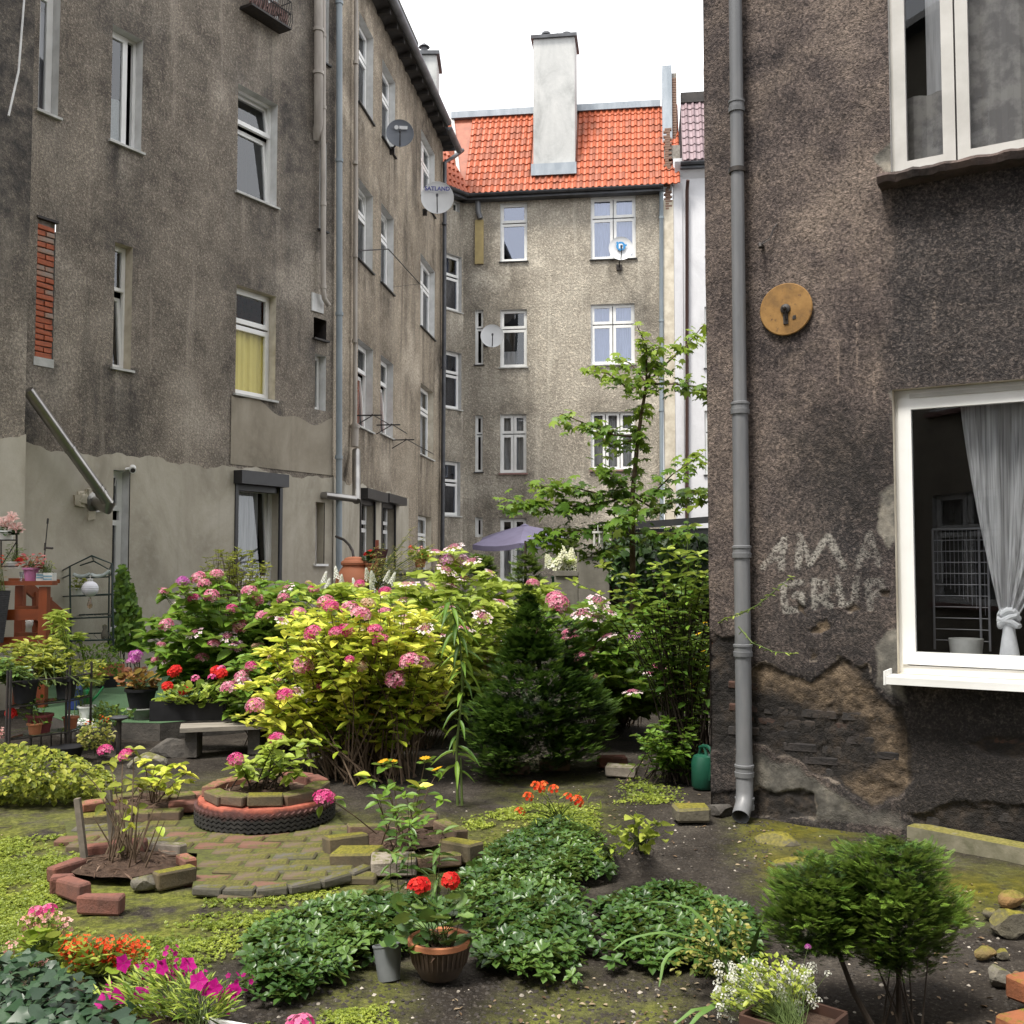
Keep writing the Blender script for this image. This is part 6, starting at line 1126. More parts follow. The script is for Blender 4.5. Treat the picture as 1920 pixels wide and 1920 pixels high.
for a, kd in ((-2.35, 'brick_brown'), (-1.95, 'brick_brown'), (-1.35, 'brick_moss'), (-.75, 'brick_brown'), (-.1, 'brick_brown'), (.5, 'brick_plum'), (1.15, 'brick_plum'), (1.8, 'brick_brown'), (2.5, 'brick_clay'), (3.1, 'brick_clay')):
    piece('brick', random.choice(BR[kd][:3]), tyre, (tc_.x + .325 * math.cos(a), tc_.y + .325 * math.sin(a), .193 + random.uniform(-.004, .008)), (random.uniform(-.04, .04), random.uniform(-.05, .05), a + PI / 2 + random.uniform(-.1, .1)), (.88, .95, 1.0))
soil_disc(tyre, tc_, .28, .28, .175, dome=.03)
o = thing('hydrangea_bush', 'small hydrangea with light green leaves growing in the tyre planter', 'shrub', tc_ + Vector((0, 0, .2))); ps = []
for e in ((470, 1430), (500, 1400), (515, 1395), (540, 1390), (560, 1405), (450, 1450), (485, 1450), (530, 1420), (570, 1430), (548, 1435), (510, 1440), (440, 1440), (495, 1418), (580, 1390), (555, 1450)): ps.append(lift(G(500 + random.gauss(0, 28), 1480, .2) , P(*e, 6.45 + random.uniform(-.2, .2)), .5, .03))
ps.append(lift(G(470, 1480, .2), P(444, 1428, 6.3), .5)); ps.append(lift(G(500, 1480, .2), P(517, 1388, 6.4), .5))
stems(ps, .005, 5).build('stem', MATS['stem_dark'], o, kind='stuff'); leafy(o, ps, OVATE, 'leaf_lime', .095, 3, .6, 4); put_heads(o, [(P(442, 1424, 6.3), 'rose', .9), (P(517, 1385, 6.4), 'rose', .8)])
o = thing('pink_flower', 'single pink flower head on a bent stem leaning over the tyre', 'flower', G(700, 1565)); fp = [G(712, 1568, .02), P(665, 1530, 5.9), P(630, 1506, 5.85), P(612, 1496, 5.85)]; stems([fp], .004, 5).build('stem', MATS['stem_brown'], o); put_heads(o, [(P(608, 1496, 5.85), 'rose', 1.0)], rot=True); foliage(o, OVATE, np.array([tuple(P(622, 1498, 5.85)), tuple(P(630, 1502, 5.87)), tuple(P(605, 1510, 5.85))]), [(1, .2, .3), (1, -.4, -.2), (-.4, 0, -.8)], ups(3), .07, 'leaf_lime')
# stakes
for lab, (x0, y0), (x1, y1) in (('square wooden stake standing in the front left brick ring', (160, 1624), (145, 1497)), ('slim wooden stake among the cut stems of the front left ring', (213, 1602), (203, 1478))):
    b = G(x0, y0, .0); t = P(x1, y1, b.y); o = thing('stake', lab, 'stake', b); m = MB().bar(b, t, .03, .03); m.build('post', MATS['stem_grey'], o)
# brick paving round the tyre, brick by brick
pav = obj('brick_path', MB().quad(*[G(x, y, .012) for x, y in ((360, 1668), (560, 1672), (690, 1640), (660, 1560), (620, 1520), (360, 1535), (120, 1540), (130, 1585), (370, 1600))]).mesh('brick_path'), M('path_joint', (.05, .05, .02), (.09, .10, .02), .95, 30, bump=.6)); tag(pav, 'mossy brick paving round the tyre planter', kind='structure')
PV = [brick_mesh('brick', .235, .112, .05, .005, M('paver_' + n_, a, b, .95, 9, bump=.7, bscale=60, bdist=.004, moss=(ms, (.06, .06, .012), (.13, .12, .028))), .010) for n_, a, b, ms in (('red', (.17, .085, .06), (.11, .07, .05), .1), ('brown', (.13, .095, .065), (.09, .075, .05), .3), ('grey', (.11, .10, .085), (.08, .075, .06), .3), ('moss', (.11, .085, .05), (.08, .065, .04), .7))]
pavp = [tuple(G(x, y, .03)[:2]) for x, y in ((365, 1662), (470, 1668), (560, 1660), (690, 1630), (660, 1565), (630, 1530), (360, 1535), (125, 1545), (135, 1582), (372, 1596))]
cx, cy = G(520, 1600)[:2]; np_ = 0
for r in range(-14, 16):
    for c in range(-14, 10):
        x = cx + c * .245 + (.12 if r % 2 else 0) + random.uniform(-.006, .006); y = cy + r * .12 + .02 * math.sin(c * .7); rot = .03 * math.sin(c)
        if not inpoly(pavp, np.array([x]), np.array([y]))[0]: continue
        if math.hypot(x - tc_.x, y - tc_.y) < .42 or math.hypot(x - G(235, 1632).x, y - G(235, 1632).y) < .42 or math.hypot(x - G(275, 1508).x, y - G(275, 1508).y) < .36: continue
        piece('brick', random.choice((PV[0], PV[1], PV[1], PV[2], PV[3])), pav, (x, y, -.002 + random.uniform(-.008, .006)), (random.uniform(-.035, .035), random.uniform(-.035, .035), rot + random.uniform(-.05, .05)), (random.uniform(.93, 1.01), random.uniform(.92, 1.02), 1)); np_ += 1
ed = [(365, 1668), (420, 1672), (480, 1673), (540, 1668), (600, 1657), (655, 1643), (690, 1630)]
for a, b in zip(ed, ed[1:]): p, q_ = G(*a, .02), G(*b, .02); piece('brick', PV[2], pav, (p + q_) / 2, (0, 0, math.atan2((q_ - p).y, (q_ - p).x)), ((q_ - p).length / .238, .55, .9))
# ------------------------------------------------------------------ foreground flowers and pots
def flower_plant(name, label, base, Y, poly, thick, n, T, mat, size, heads, cat='flowers', hs=1., up=.4, stalk=True, hY=None, whorl=False, rad=.003, tip=.5):
    b = Vector(base); o = thing(name, label, cat, b); pos = bush(poly, Y, thick, n); pos[:, 2] = np.maximum(pos[:, 2], b.z + .01); ax = np.array([b.x, b.y]); D = np.concatenate([nrm(pos[:, :2] - ax), np.full((n, 1), up)], 1) + rng.normal(0, .35, (n, 3)); N = np.stack([rng.normal(0, .4, n), rng.normal(-.2, .4, n), np.ones(n)], -1)
    foliage(o, T, pos, D, N, size * U(n, .55, 1.15), mat); hp = []; ps = []
    for i in range(0, n, max(1, n // 24)): ps.append(lift(b + Vector((random.gauss(0, .03), random.gauss(0, .03), 0)), Vector(pos[i]), .4, .01))
    for px, py, kd, *s in heads: p = P(px, py, (hY or Y) + random.uniform(-1, 1) * thick * .6); hp.append((p, kd, (s[0] if s else 1) * hs)); ps.append(lift(b + Vector((random.gauss(0, .02), random.gauss(0, .02), 0)), p, .5, .01))
    stems(ps, rad, 4).build('stem', MATS['stem_green'], o, kind='stuff'); put_heads(o, hp); return o
flower_plant('begonia', 'pink begonia clump at the lower left edge of the chickweed', G(85, 1788), 4.15, [(35, 1740), (60, 1720), (110, 1720), (130, 1755), (118, 1790), (60, 1795), (40, 1770)], .09, 60, ROUND, 'leaf_lime', .05, H('salmon', (72, 1712), (88, 1712), (80, 1728), (75, 1740), (50, 1730), (120, 1732), (128, 1738), (45, 1765), (105, 1722), (20, 1778), (62, 1722)) + H('pinkball', (68, 1710), (92, 1706)), hs=.8)
flower_plant('begonia', 'orange red begonias in a row beside the pink one', G(180, 1825), 3.95, [(110, 1790), (140, 1765), (200, 1775), (280, 1780), (290, 1810), (240, 1830), (190, 1830), (140, 1830)], .1, 110, ROUND, 'leaf_bronze' if 0 else 'leaf_lime', .045, H('begonia', *[(118 + random.random() * 168, 1760 + random.random() * 55) for _ in range(64)]), hs=1.0)
tr = thing('planter_box', 'low white plastic trough at the bottom edge under the magenta flowers', 'planter', P(330, 1968, 3.42)); trc = P(330, 1968, 3.42); trc.z = .045; m = MB(); yw = -.35
for dx, dy, sx_, sy_ in ((0, -.11, .62, .012), (0, .11, .62, .012), (-.305, 0, .012, .23), (.305, 0, .012, .23)): a_ = Vector((math.cos(yw), math.sin(yw), 0)); b__ = Vector((-a_.y, a_.x, 0)); m.rbox(trc + a_ * dx + b__ * dy, yw, (sx_, sy_, .09))
m.rbox(trc - Vector((0, 0, .038)), yw, (.6, .21, .012)); m.build('trough', MATS['upvc'], tr); MB().rbox(trc + Vector((0, 0, .02)), yw, (.59, .20, .02)).build('soil', MATS['mulch'], tr)
flower_plant('petunia', 'magenta flowers over spiky light green foliage filling the white trough', (trc.x + .05, trc.y + .08, .08), 3.58, [(190, 1870), (230, 1840), (300, 1820), (380, 1840), (430, 1880), (445, 1900), (400, 1930), (250, 1925), (200, 1900)], .17, 700, NARROW, 'leaf_lime', .055, H('magenta', (205, 1862), (215, 1855), (222, 1868), (195, 1878), (265, 1865), (262, 1870), (296, 1880), (232, 1806), (250, 1815), (268, 1820), (283, 1812), (322, 1785), (310, 1792), (305, 1815), (325, 1825), (320, 1830), (340, 1810), (352, 1810), (360, 1830), (378, 1833), (385, 1842), (402, 1852), (395, 1855), (435, 1837), (463, 1840), (440, 1858), (418, 1900), (425, 1868), (275, 1818), (228, 1862), (210, 1868), (313, 1822), (372, 1840)), hs=1.0, up=.9)
flower_plant('petunia', 'pink bloom cut by the bottom edge right of the white trough', G(565, 1960), 3.4, [(540, 1925), (590, 1925), (590, 1950), (540, 1950)], .05, 14, ELLIP, 'leaf_lime', .04, H('pinkball', (566, 1920), (556, 1922)))
# ivy bottom left
q = groundpts([(-80, 1800), (60, 1795), (130, 1835), (220, 1875), (260, 1945), (-80, 1960)], 620, .12); z = .05 + .13 * U(len(q)); pos = np.stack([q[:, 0], q[:, 1], z], -1); n = len(pos); o = thing('ivy_plant', 'dark blue green ivy heaped in the bottom left corner', 'ivy', (pos[:, 0].mean(), pos[:, 1].mean(), 0))
foliage(o, IVY, pos, dirs(n, -.15, .25), np.stack([rng.normal(0, .3, n), rng.normal(-.35, .3, n), np.ones(n)], -1), .056 * U(n, .5, 1.3), 'leaf_ivy'); stems([[Vector(pos[i]) - Vector((0, 0, .02)), Vector(pos[(i * 7) % n]).lerp(Vector(pos[i]), .7) - Vector((0, 0, .03))] for i in range(0, n, 6)], .002, 4).build('stem', MATS['stem_dark'], o, kind='stuff')
flower_plant('wild_flower', 'small pale pink flowers on the soil between the ivy and the orange begonias', G(85, 1815), 4.0, [(60, 1800), (100, 1800), (100, 1818), (60, 1818)], .04, 8, ROUND, 'leaf_lime', .04, H('salmon', (75, 1812), (83, 1808)), hs=.55)
# clay bowl with geranium, grey pot
bc = G(820, 1852); bc.y += .12; bc.z = 0; bowl = thing('clay_bowl', 'round ribbed clay bowl of soil holding a geranium, bottom middle', 'pot', bc); M('terracotta', (.42, .17, .08), (.30, .115, .055), .85, 9, bump=.2); M('terracotta_dirty', (.10, .065, .04), (.05, .036, .028), .9, 6, bump=.4)
MB().lathe(bc, [(.075, 0), (.105, .05), (.118, .12)], 40).build('body', MATS['terracotta_dirty'], bowl, True); MB().lathe(bc + Vector((0, 0, .12)), [(.118, 0), (.125, .004), (.125, .022), (.117, .026), (.108, .02), (.106, -.02), (.02, -.02)], 40).build('rim', MATS['terracotta'], bowl, True); soil_disc(bowl, bc, .10, .10, .112, dome=.008)
m = MB()
for i in range(36): a = PI * i / 18; m.bar(bc + Vector((.1065 * math.cos(a), .1065 * math.sin(a), .055)), bc + Vector((.119 * math.cos(a), .119 * math.sin(a), .118)), .008, .004)
m.build('rib', MATS['terracotta_dirty'], bowl, kind='stuff')
flower_plant('geranium', 'geranium with round leaves and two red flower balls in the clay bowl', bc + Vector((0, 0, .11)), 4.06, [(745, 1700), (780, 1680), (830, 1670), (880, 1700), (885, 1740), (872, 1762), (820, 1772), (760, 1780), (735, 1760)], .10, 50, ROUND, 'leaf_gloss', .068, H('red', (845, 1651), (790, 1660), (782, 1663)), hs=.8, up=.1)
gp = G(727, 1838); gp.z = 0; axp = (Vector((1, 0, .12)).normalized(), Vector((0, 1, -.25)).normalized(), Vector((-.1, .24, 1)).normalized()); g_ = thing('plastic_pot', 'empty grey plastic pot tilted in the ground beside the clay bowl', 'pot', gp); MB().lathe(gp + Vector((0, .05, -.02)), [(.0, .01), (.043, .0), (.056, .125), (.059, .125), (.059, .132), (.053, .132), (.041, .012), (0, .012)], 30, axp).build('body', M('grey_plastic', (.16, .17, .175), (.12, .13, .135), .6, 8), g_, True)
# strap leaves, white alyssum in brown box, variegated shrub
o = thing('strap_leaf_plant', 'clump of long arching strap leaves at the bottom right of the middle', 'plant', G(1385, 1900)); 
for pts in ([(1390, 1890, 3.75), (1372, 1800, 3.72), (1310, 1765, 3.65), (1240, 1748, 3.6), (1180, 1760, 3.55), (1150, 1782, 3.5)], [(1395, 1890, 3.7), (1370, 1815, 3.65), (1320, 1785, 3.6), (1270, 1778, 3.5), (1245, 1800, 3.48), (1236, 1850, 3.45)], [(1380, 1895, 3.6), (1340, 1890, 3.5), (1300, 1895, 3.45), (1260, 1925, 3.4)], [(1390, 1890, 3.6), (1350, 1880, 3.5), (1310, 1905, 3.4), (1280, 1940, 3.35)], [(1400, 1890, 3.8), (1395, 1800, 3.85), (1370, 1720, 3.9), (1330, 1670, 3.95)], [(1400, 1890, 3.7), (1405, 1800, 3.75), (1425, 1740, 3.7), (1440, 1700, 3.7)], [(1395, 1890, 3.75), (1370, 1830, 3.8), (1330, 1740, 3.85), (1290, 1700, 3.9), (1230, 1690, 3.95), (1185, 1700, 4.0)]):
    pp = [P(*q_) for q_ in pts]; sm_ = []
    for i in range(13): sm_.append(at(pp, i / 12))
    m = MB(); ribbon(m, sm_, [.0125 * (1 - (i / 12) ** 2.5) + .002 for i in range(13)]); lv = m.build('leaf', M('strap_green', (.075, .15, .03), (.12, .21, .05), .4, 3, spec=.5), o, True)
bx = P(1515, 1945, 3.42); bx.z = .09; bxo = thing('planter_box', 'dark brown square planter cut by the bottom edge, holding white flowers', 'planter', bx); M('plastic_brown', (.07, .035, .025), (.04, .022, .017), .55, 6); m = MB(); yw = .85
a_ = Vector((math.cos(yw), math.sin(yw), 0)); b__ = Vector((-a_.y, a_.x, 0))
for d_, sz in ((a_ * .12, (.012, .25, .17)), (a_ * -.12, (.012, .25, .17)), (b__ * .125, (.228, .012, .17)), (b__ * -.125, (.228, .012, .17))): m.rbox(bx - a_ * .1 + d_, yw, sz)
m.build('box', MATS['plastic_brown'], bxo); MB().rbox(bx - a_ * .1 + Vector((0, 0, .04)), yw, (.22, .24, .03)).build('soil', MATS['mulch'], bxo)
flower_plant('alyssum', 'mound of tiny white flowers over pale leaves in the brown planter', bx - a_ * .12 + Vector((0, 0, .06)), 3.48, [(1340, 1870), (1380, 1820), (1430, 1790), (1480, 1800), (1520, 1830), (1530, 1870), (1500, 1905), (1420, 1930), (1350, 1925)], .16, 700, SMALL, 'leaf_cress', .026, H('white', *[(1340 + random.random() * 190, 1805 + random.random() * 115) for _ in range(210)]) + H('white', (1552, 1826), (1370, 1808), (1535, 1876), (1395, 1800)) + [(1515, 1775, 'violet', .25)], hs=.7, rad=.0011)
flower_plant('variegated_shrub', 'small shrub with cream and yellow leaves behind the white flowers', G(1350, 1830), 3.95, [(1270, 1790), (1300, 1740), (1340, 1680), (1365, 1690), (1400, 1730), (1420, 1800), (1380, 1830), (1300, 1830), (1260, 1815)], .15, 260, ELLIP, 'leaf_variegated', .036, [], cat='shrub')
flower_plant('primrose', 'light green clump of rounded leaves on bare soil right of the ground cover', G(1200, 1590), 5.1, [(1150, 1550), (1190, 1530), (1240, 1545), (1255, 1570), (1230, 1595), (1190, 1600), (1155, 1590)], .12, 46, OVATE, 'leaf_cress', .085, [], cat='plant', up=.5); flower_plant('primrose', 'small yellowing leaf clump left of the light green clump', G(1140, 1600), 5.05, [(1105, 1580), (1165, 1580), (1170, 1610), (1120, 1615)], .06, 26, ELLIP, 'leaf_lime', .05, [], cat='plant', up=.6)
flower_plant('wild_geranium', 'wispy plant with red orange flowers at the back of the ground cover', G(1045, 1540), 6.0, [(970, 1510), (1010, 1490), (1080, 1490), (1130, 1510), (1120, 1545), (1040, 1545), (980, 1540)], .2, 130, NARROW, 'leaf_lime', .06, H('scarlet', (1005, 1474), (1018, 1473), (1012, 1478), (1038, 1480), (990, 1494), (1065, 1495), (1083, 1500), (975, 1522), (1085, 1504)), up=.8)
# tall lily stalk and yellow daisies
lb = G(858, 1510); lb.z = 0; o = thing('lily_stalk', 'tall single stalk with drooping pointed leaves standing before the conifer', 'plant', lb); ls = [lb, P(856, 1400, lb.y), P(868, 1280, lb.y - .05), P(862, 1200, lb.y - .08), P(848, 1145, lb.y - .1), P(842, 1120, lb.y - .1)]; stems([ls, [lb + Vector((.03, 0, 0)), P(864, 1420, lb.y)]], .010, 7).build('stem', MATS['stem_green'], o, True); pos, D_, N_ = [], [], []
for i in range(52): t = .12 + .86 * i / 52; q_ = at(ls, t); a = i * 2.4; pos.append(tuple(q_)); D_.append((math.cos(a), math.sin(a), random.uniform(-.35, .3))); N_.append((0, 0, 1))
foliage(o, leafT([.07, .10, .09, .05], .25, .75), np.array(pos), np.array(D_), np.array(N_), .17 * U(52, .7, 1.1), 'leaf_green')
o = thing('yellow_daisy', 'yellow daisies and broad leaves on thin stems growing in the right brick ring', 'flowers', G(750, 1580)); ps = []
for e in ((700, 1345, 7.0) if 0 else (718, 1434, 5.8), (735, 1433, 5.8), (797, 1428, 5.9), (820, 1448, 5.8), (786, 1476, 5.6), (690, 1462, 5.6), (700, 1345, 7.6), (760, 1490, 5.3), (745, 1520, 5.2), (800, 1540, 5.0), (770, 1545, 5.0), (725, 1480, 5.5), (830, 1500, 5.5), (712, 1500, 5.5)): ps.append(lift(G(750 + random.gauss(0, 25), 1585 + random.gauss(0, 10), .02) if e[2] < 7 else G(700, 1452), P(*e), .5, .03))
stems(ps, .0045, 5).build('stem', MATS['stem_brown'], o, kind='stuff'); leafy(o, [p for p in ps], ELLIP, 'leaf_green', .085, 3, .4, 3); put_heads(o, [(ps[i][-1] + Vector((0, 0, .015)), 'daisy', 1.) for i in (0, 1, 2, 3, 6)], rot=False); foliage(o, OVATE, np.array([tuple(P(695, 1455, 5.6)), tuple(P(788, 1478, 5.6)), tuple(P(782, 1482, 5.6)), tuple(P(700, 1462, 5.6))]), [(-1, 0, .3), (-.7, 0, .7), (.8, 0, .5), (-.9, -.3, 0)], ups(4), .09, 'leaf_yellow', np.array([.6, .95, .95, .7]))
o = thing('seedling', 'thin tall seedlings with narrow dark leaves rising before the right brick ring', 'plant', G(760, 1700)); ps = [lift(G(x, 1700, .02), P(x2, y2, 4.75), .5, .03) for x, x2, y2 in ((750, 745, 1540), (765, 770, 1580), (825, 830, 1560), (740, 735, 1600), (775, 765, 1510), (820, 815, 1600))]; stems(ps, .003, 4).build('stem', MATS['stem_dark'], o, kind='stuff'); leafy(o, ps, LANCE, 'leaf_gloss', .09, 4, .35, 3)
flower_plant('hedge_shrub', 'dense yellowish green low hedge spilling along the left edge', Vector((P(80, 1500, 7.5).x, 7.5, 0)), 7.2, [(-60, 1400), (60, 1392), (130, 1415), (190, 1440), (225, 1480), (180, 1505), (80, 1525), (-60, 1530)], .45, 2100, OVATE, 'leaf_hedge', .054, [], cat='hedge', up=.1, rad=.006)
# ------------------------------------------------------------------ satellite dishes, camera
M('dish_white', (.66, .67, .68), (.58, .59, .6), .4, 2); M('dish_grey', (.17, .185, .215), (.13, .145, .17), .45, 2); M('blue_print', (.06, .07, .28), None, .5); M('cyan_print', (.02, .22, .5), None, .5)
def text(body, size, mat, parent, loc, ax, bold=.0):
    cu = bpy.data.curves.new('lettering', 'FONT'); cu.body = body; cu.size = size; cu.align_x = 'CENTER'; cu.align_y = 'CENTER'; cu.extrude = .002; cu.offset = bold; cu.materials.append(mat)
    t_o = bpy.data.objects.new('lettering', cu); COL.objects.link(t_o); me_ = bpy.data.meshes.new_from_object(t_o.evaluated_get(bpy.context.evaluated_depsgraph_get())); bpy.data.objects.remove(t_o); me_.materials.clear(); me_.materials.append(mat)
    o = bpy.data.objects.new('lettering', me_); COL.objects.link(o); o.parent = parent; o.location = Vector(loc) - ORG[parent.name]; o.rotation_euler = Matrix(ax).transposed().to_euler(); return o
def dish(label, px, py, Y, rpx, face, mat, foot, arm=1):
    c = P(px, py, Y); r = rpx * Y / FPX; z = Vector(face).normalized(); x = Vector((0, 0, 1)).cross(z).normalized(); y = z.cross(x); ax = (x, y, z)
    o = thing('satellite_dish', label, 'satellite dish', c); pr = [(0, -.0)] + [(r * t, .16 * r * t * t) for t in (.2, .4, .6, .8, .97)] + [(r, .17 * r), (r * 1.01, .15 * r), (r * .8, .16 * r * .64 - .012), (r * .4, -.012), (0, -.015)]
    MB().lathe(c - z * .1 * r, pr, 40, ax).build('reflector', MATS[mat], o, True); m = MB(); e = c - y * r * .05 + z * r * .75; m.tube([c - y * r * .98 - z * .03, c - y * r * .55 + z * r * .55, e], .014, 6); m.tube([e, e - z * .09], .03, 8); m.build('feed_arm', MATS['zinc_dark'], o, True)
    m = MB(); m.tube([c - z * .06, c - z * .16 - y * r * .3, Vector(foot)], .02, 6); m.box(Vector(foot), (.16, .06, .16)); m.build('bracket', MATS['iron'], o); return o, c, ax, r
fB = B.pt(*B.uv(731, 283), .02); o, c, ax, r = dish('grey satellite dish on the wing wall, uppermost of the dishes', 750, 250, 21.0, 26, (.12, -1, -.05), 'dish_grey', fB); q = c + ax[2] * r * .12; m = MB(); m.box(q + ax[0] * .07 + ax[1] * .11, (.17, .07, .004), ax); m.lathe(q - ax[0] * .075 + ax[1] * .11, [(0, 0), (.045, 0), (.045, .003), (0, .003)], 14, ax); m.build('emblem', MATS['dish_white'], o)
fB = B.pt(*B.uv(793, 398), .02); o, c, ax, r = dish('white satellite dish lettered SATLAND at the end of the wing', 820, 371, 24.0, 31, (.05, -1, -.02), 'dish_white', fB); text('SATLAND', .135, MATS['blue_print'], o, c + ax[1] * r * .5 + ax[2] * r * .19, ax, .004)
fD = D.pt(*D.uv(1161, 502), .03); o, c, ax, r = dish('white satellite dish with a round blue emblem at the top right window', 1164, 466, 28.2, 23, (.0, -1, .06), 'dish_white', fD); q = c + ax[1] * .06 + ax[2] * r * .06; m = MB(); m.lathe(q, [(0, .0), (.13, .0), (.13, .004), (0, .004)], 24, ax); m.box(q + ax[0] * .13 + ax[1] * .03, (.07, .05, .004), ax); m.box(q - ax[0] * .1 + ax[1] * .1, (.05, .06, .004), ax); m.build('emblem', MATS['cyan_print'], o); text('n', .27, MATS['dish_white'], o, q + ax[2] * .006 + ax[1] * .02, ax, .008)
fD = D.pt(*D.uv(912, 645), .02); dish('plain white satellite dish beside the narrow window of the far building', 923, 630, 28.6, 22, (.05, -1, .05), 'dish_white', fD)
c = A.pt(*A.uv(238, 880), .12); o = thing('security_camera', 'white security camera above the tall narrow door', 'camera', c); d_ = Vector((.35, -.9, -.25)).normalized(); m = MB(); m.tube([c - d_ * .1, c + d_ * .12], .045, 12); m.build('housing', MATS['upvc'], o, True); m = MB(); m.tube([c + d_ * .121, c + d_ * .125], .032, 12); m.build('lens', MATS['iron'], o); m = MB(); m.tube([c - d_ * .06, A.pt(*A.uv(233, 880), 0)], .02, 8); m.tube([c - d_ * .1, A.pt(*A.uv(228, 890), -.1), A.pt(*A.uv(226, 910), -.12)], .006, 5); m.build('bracket', MATS['upvc'], o)
# ------------------------------------------------------------------ umbrella, urn, low walls, shed at the back
up_ = P(984, 985, 21.5); uc = Vector((P(975, 1015, 21.5).x, 21.5, 0)); um = thing('umbrella', 'faded violet garden umbrella open before the far building', 'umbrella', uc); M('canvas_violet', (.17, .155, .235), (.14, .125, .195), .9, 3, bump=.15)
rim = [P(886, 1021, 20.6), P(975, 1018, 19.9), P(1062, 1008, 20.8), P(1058, 1003, 22.6), P(985, 1003, 23.2), P(905, 1008, 22.3)]
for i in range(6):
    a, b = rim[i], rim[(i + 1) % 6]; m = MB(); n = 6; L = []
    for j in range(n + 1):
        t = j / n; row = []
        for k_ in range(5): s = k_ / 4; q = up_.lerp(a.lerp(b, s), t); q.z += .10 * t * (1 - t) - .05 * t * 4 * s * (1 - s); row.append(q)
        L.append(row)
    for j in range(n):
        for k_ in range(4): m.quad(L[j][k_], L[j + 1][k_], L[j + 1][k_ + 1], L[j][k_ + 1])
    for k_ in range(4): p, q = L[n][k_], L[n][k_ + 1]; m.quad(p, p - Vector((0, 0, .1)), q - Vector((0, 0, .1)), q)
    m.build('canopy', MATS['canvas_violet'], um, True)
m = MB(); m.tube([uc, up_ - Vector((0, 0, .04))], .022, 8); m.build('pole', MATS['white_metal'], um); m = MB(); m.lathe(up_, [(.1, -.06), (.09, .0), (.015, .03), (.0, .06)], 12); m.build('cap', MATS['canvas_violet'], um); m = MB()
for q in rim: m.tube([up_ - Vector((0, 0, .12)), q - Vector((0, 0, .03))], .01, 4)
m.build('rib', MATS['iron'], um)
ub = P(665, 1090, 16.3); ub.z = 0; ur = thing('clay_urn', 'big terracotta coloured urn used as rain barrel by the corner drainpipe', 'urn', ub); M('urn_clay', (.50, .19, .10), (.42, .155, .08), .75, 4, bump=.1)
sc_ = 16.3 / FPX; MB().lathe(ub, [(.13, .45), (.2, .5), (.26, .8), (.30, 1.12), (.31, 1.3), (.29, 1.42), (.23, 1.53), (.19, 1.585), (.19, 1.6), (.215, 1.61), (.222, 1.645), (.205, 1.675), (.18, 1.68), (.165, 1.70), (.155, 1.72), (.09, 1.74), (.0, 1.745)], 40).build('body', MATS['urn_clay'], ur, True); MB().box((ub.x, ub.y, .22), (.5, .5, .44)).build('stand', MATS['concrete'], ur)
hz_ = thing('hose', 'black hose bending from the drainpipe into the clay urn', 'hose', P(662, 1043, 16.3)); m = MB(); m.tube([P(630, 1006, 16.9), P(645, 1012, 16.7), P(655, 1022, 16.5), P(661, 1033, 16.35), ub + Vector((-.02, 0, 1.73))], .022, 8); m.build('tube', MATS['iron'], hz_, True)
def lowwall(label, x0, x1, yt, Y, th=.2, Y2=None, mat='concrete', name='garden_wall', cap=False):
    a, b = P(x0, yt, Y), P(x1, yt, Y2 or Y); o = thing(name, label, 'wall', (a.x, a.y, 0)); h = (a.z + b.z) / 2; m = MB(); m.bar(Vector((a.x, a.y, (h - .06) / 2)), Vector((b.x, b.y, (h - .06) / 2)), th, h - .06); m.build('wall', MATS[mat], o); m = MB(); m.bar(Vector((a.x, a.y, h - .03)), Vector((b.x, b.y, h - .03)), th + .04, .058); m.build('coping', MATS[mat], o); return o, h
lowwall('low grey garden wall behind the pale lacecap hydrangea', 722, 815, 1068, 15.5); lowwall('concrete garden wall carrying the white hydrangea', 1040, 1082, 1070, 12.2, .25); lowwall('taller stained concrete wall section right of the white hydrangea', 1083, 1140, 1034, 12.2, .28)
M('old_brick', (.05, .035, .028), (.03, .026, .022), .95, 14, bump=1, bscale=30, bdist=.03); lowwall('dark overgrown brick wall behind the maple', 1141, 1345, 1080, 12.6, .3, 12.2, 'old_brick')
M('tar_paper', (.018, .02, .022), (.03, .03, .032), .55, 4, bump=.2); sh0, sh1 = P(1148, 975, 17), P(1370, 964, 16.2); shd = thing('shed', 'low black tar paper shed behind the maple and the glossy shrub', 'shed', (sh0.x, sh0.y, 0)); m = MB(); m.bar(Vector((sh0.x, sh0.y, 1.1)), Vector((sh1.x, sh1.y, 1.1)), .1, 2.2, (0, 0, 1)); m.build('wall', MATS['tar_paper'], shd)
m = MB(); b0 = Vector((sh0.x, sh0.y, 2.2)); b1 = Vector((sh1.x, sh1.y, 2.2)); m.quad(b0 + Vector((.05, -.12, .1)), b1 + Vector((0, -.12, .2)), b1 + Vector((.3, 2.5, .3)), b0 + Vector((.4, 2.5, .2))); m.quad(b0 + Vector((.05, -.12, -.02)), b1 + Vector((0, -.12, .1)), b1 + Vector((0, -.12, .2)), b0 + Vector((.05, -.12, .1))); m.build('roof', MATS['tar_paper'], shd)
for i in range(5): t = (i + .5) / 5; q = b0.lerp(b1, t) + Vector((0, -.07, -1.1)); MB().box(q, (.04, .03, 2.1)).build('batten', MATS['tar_paper'], shd)
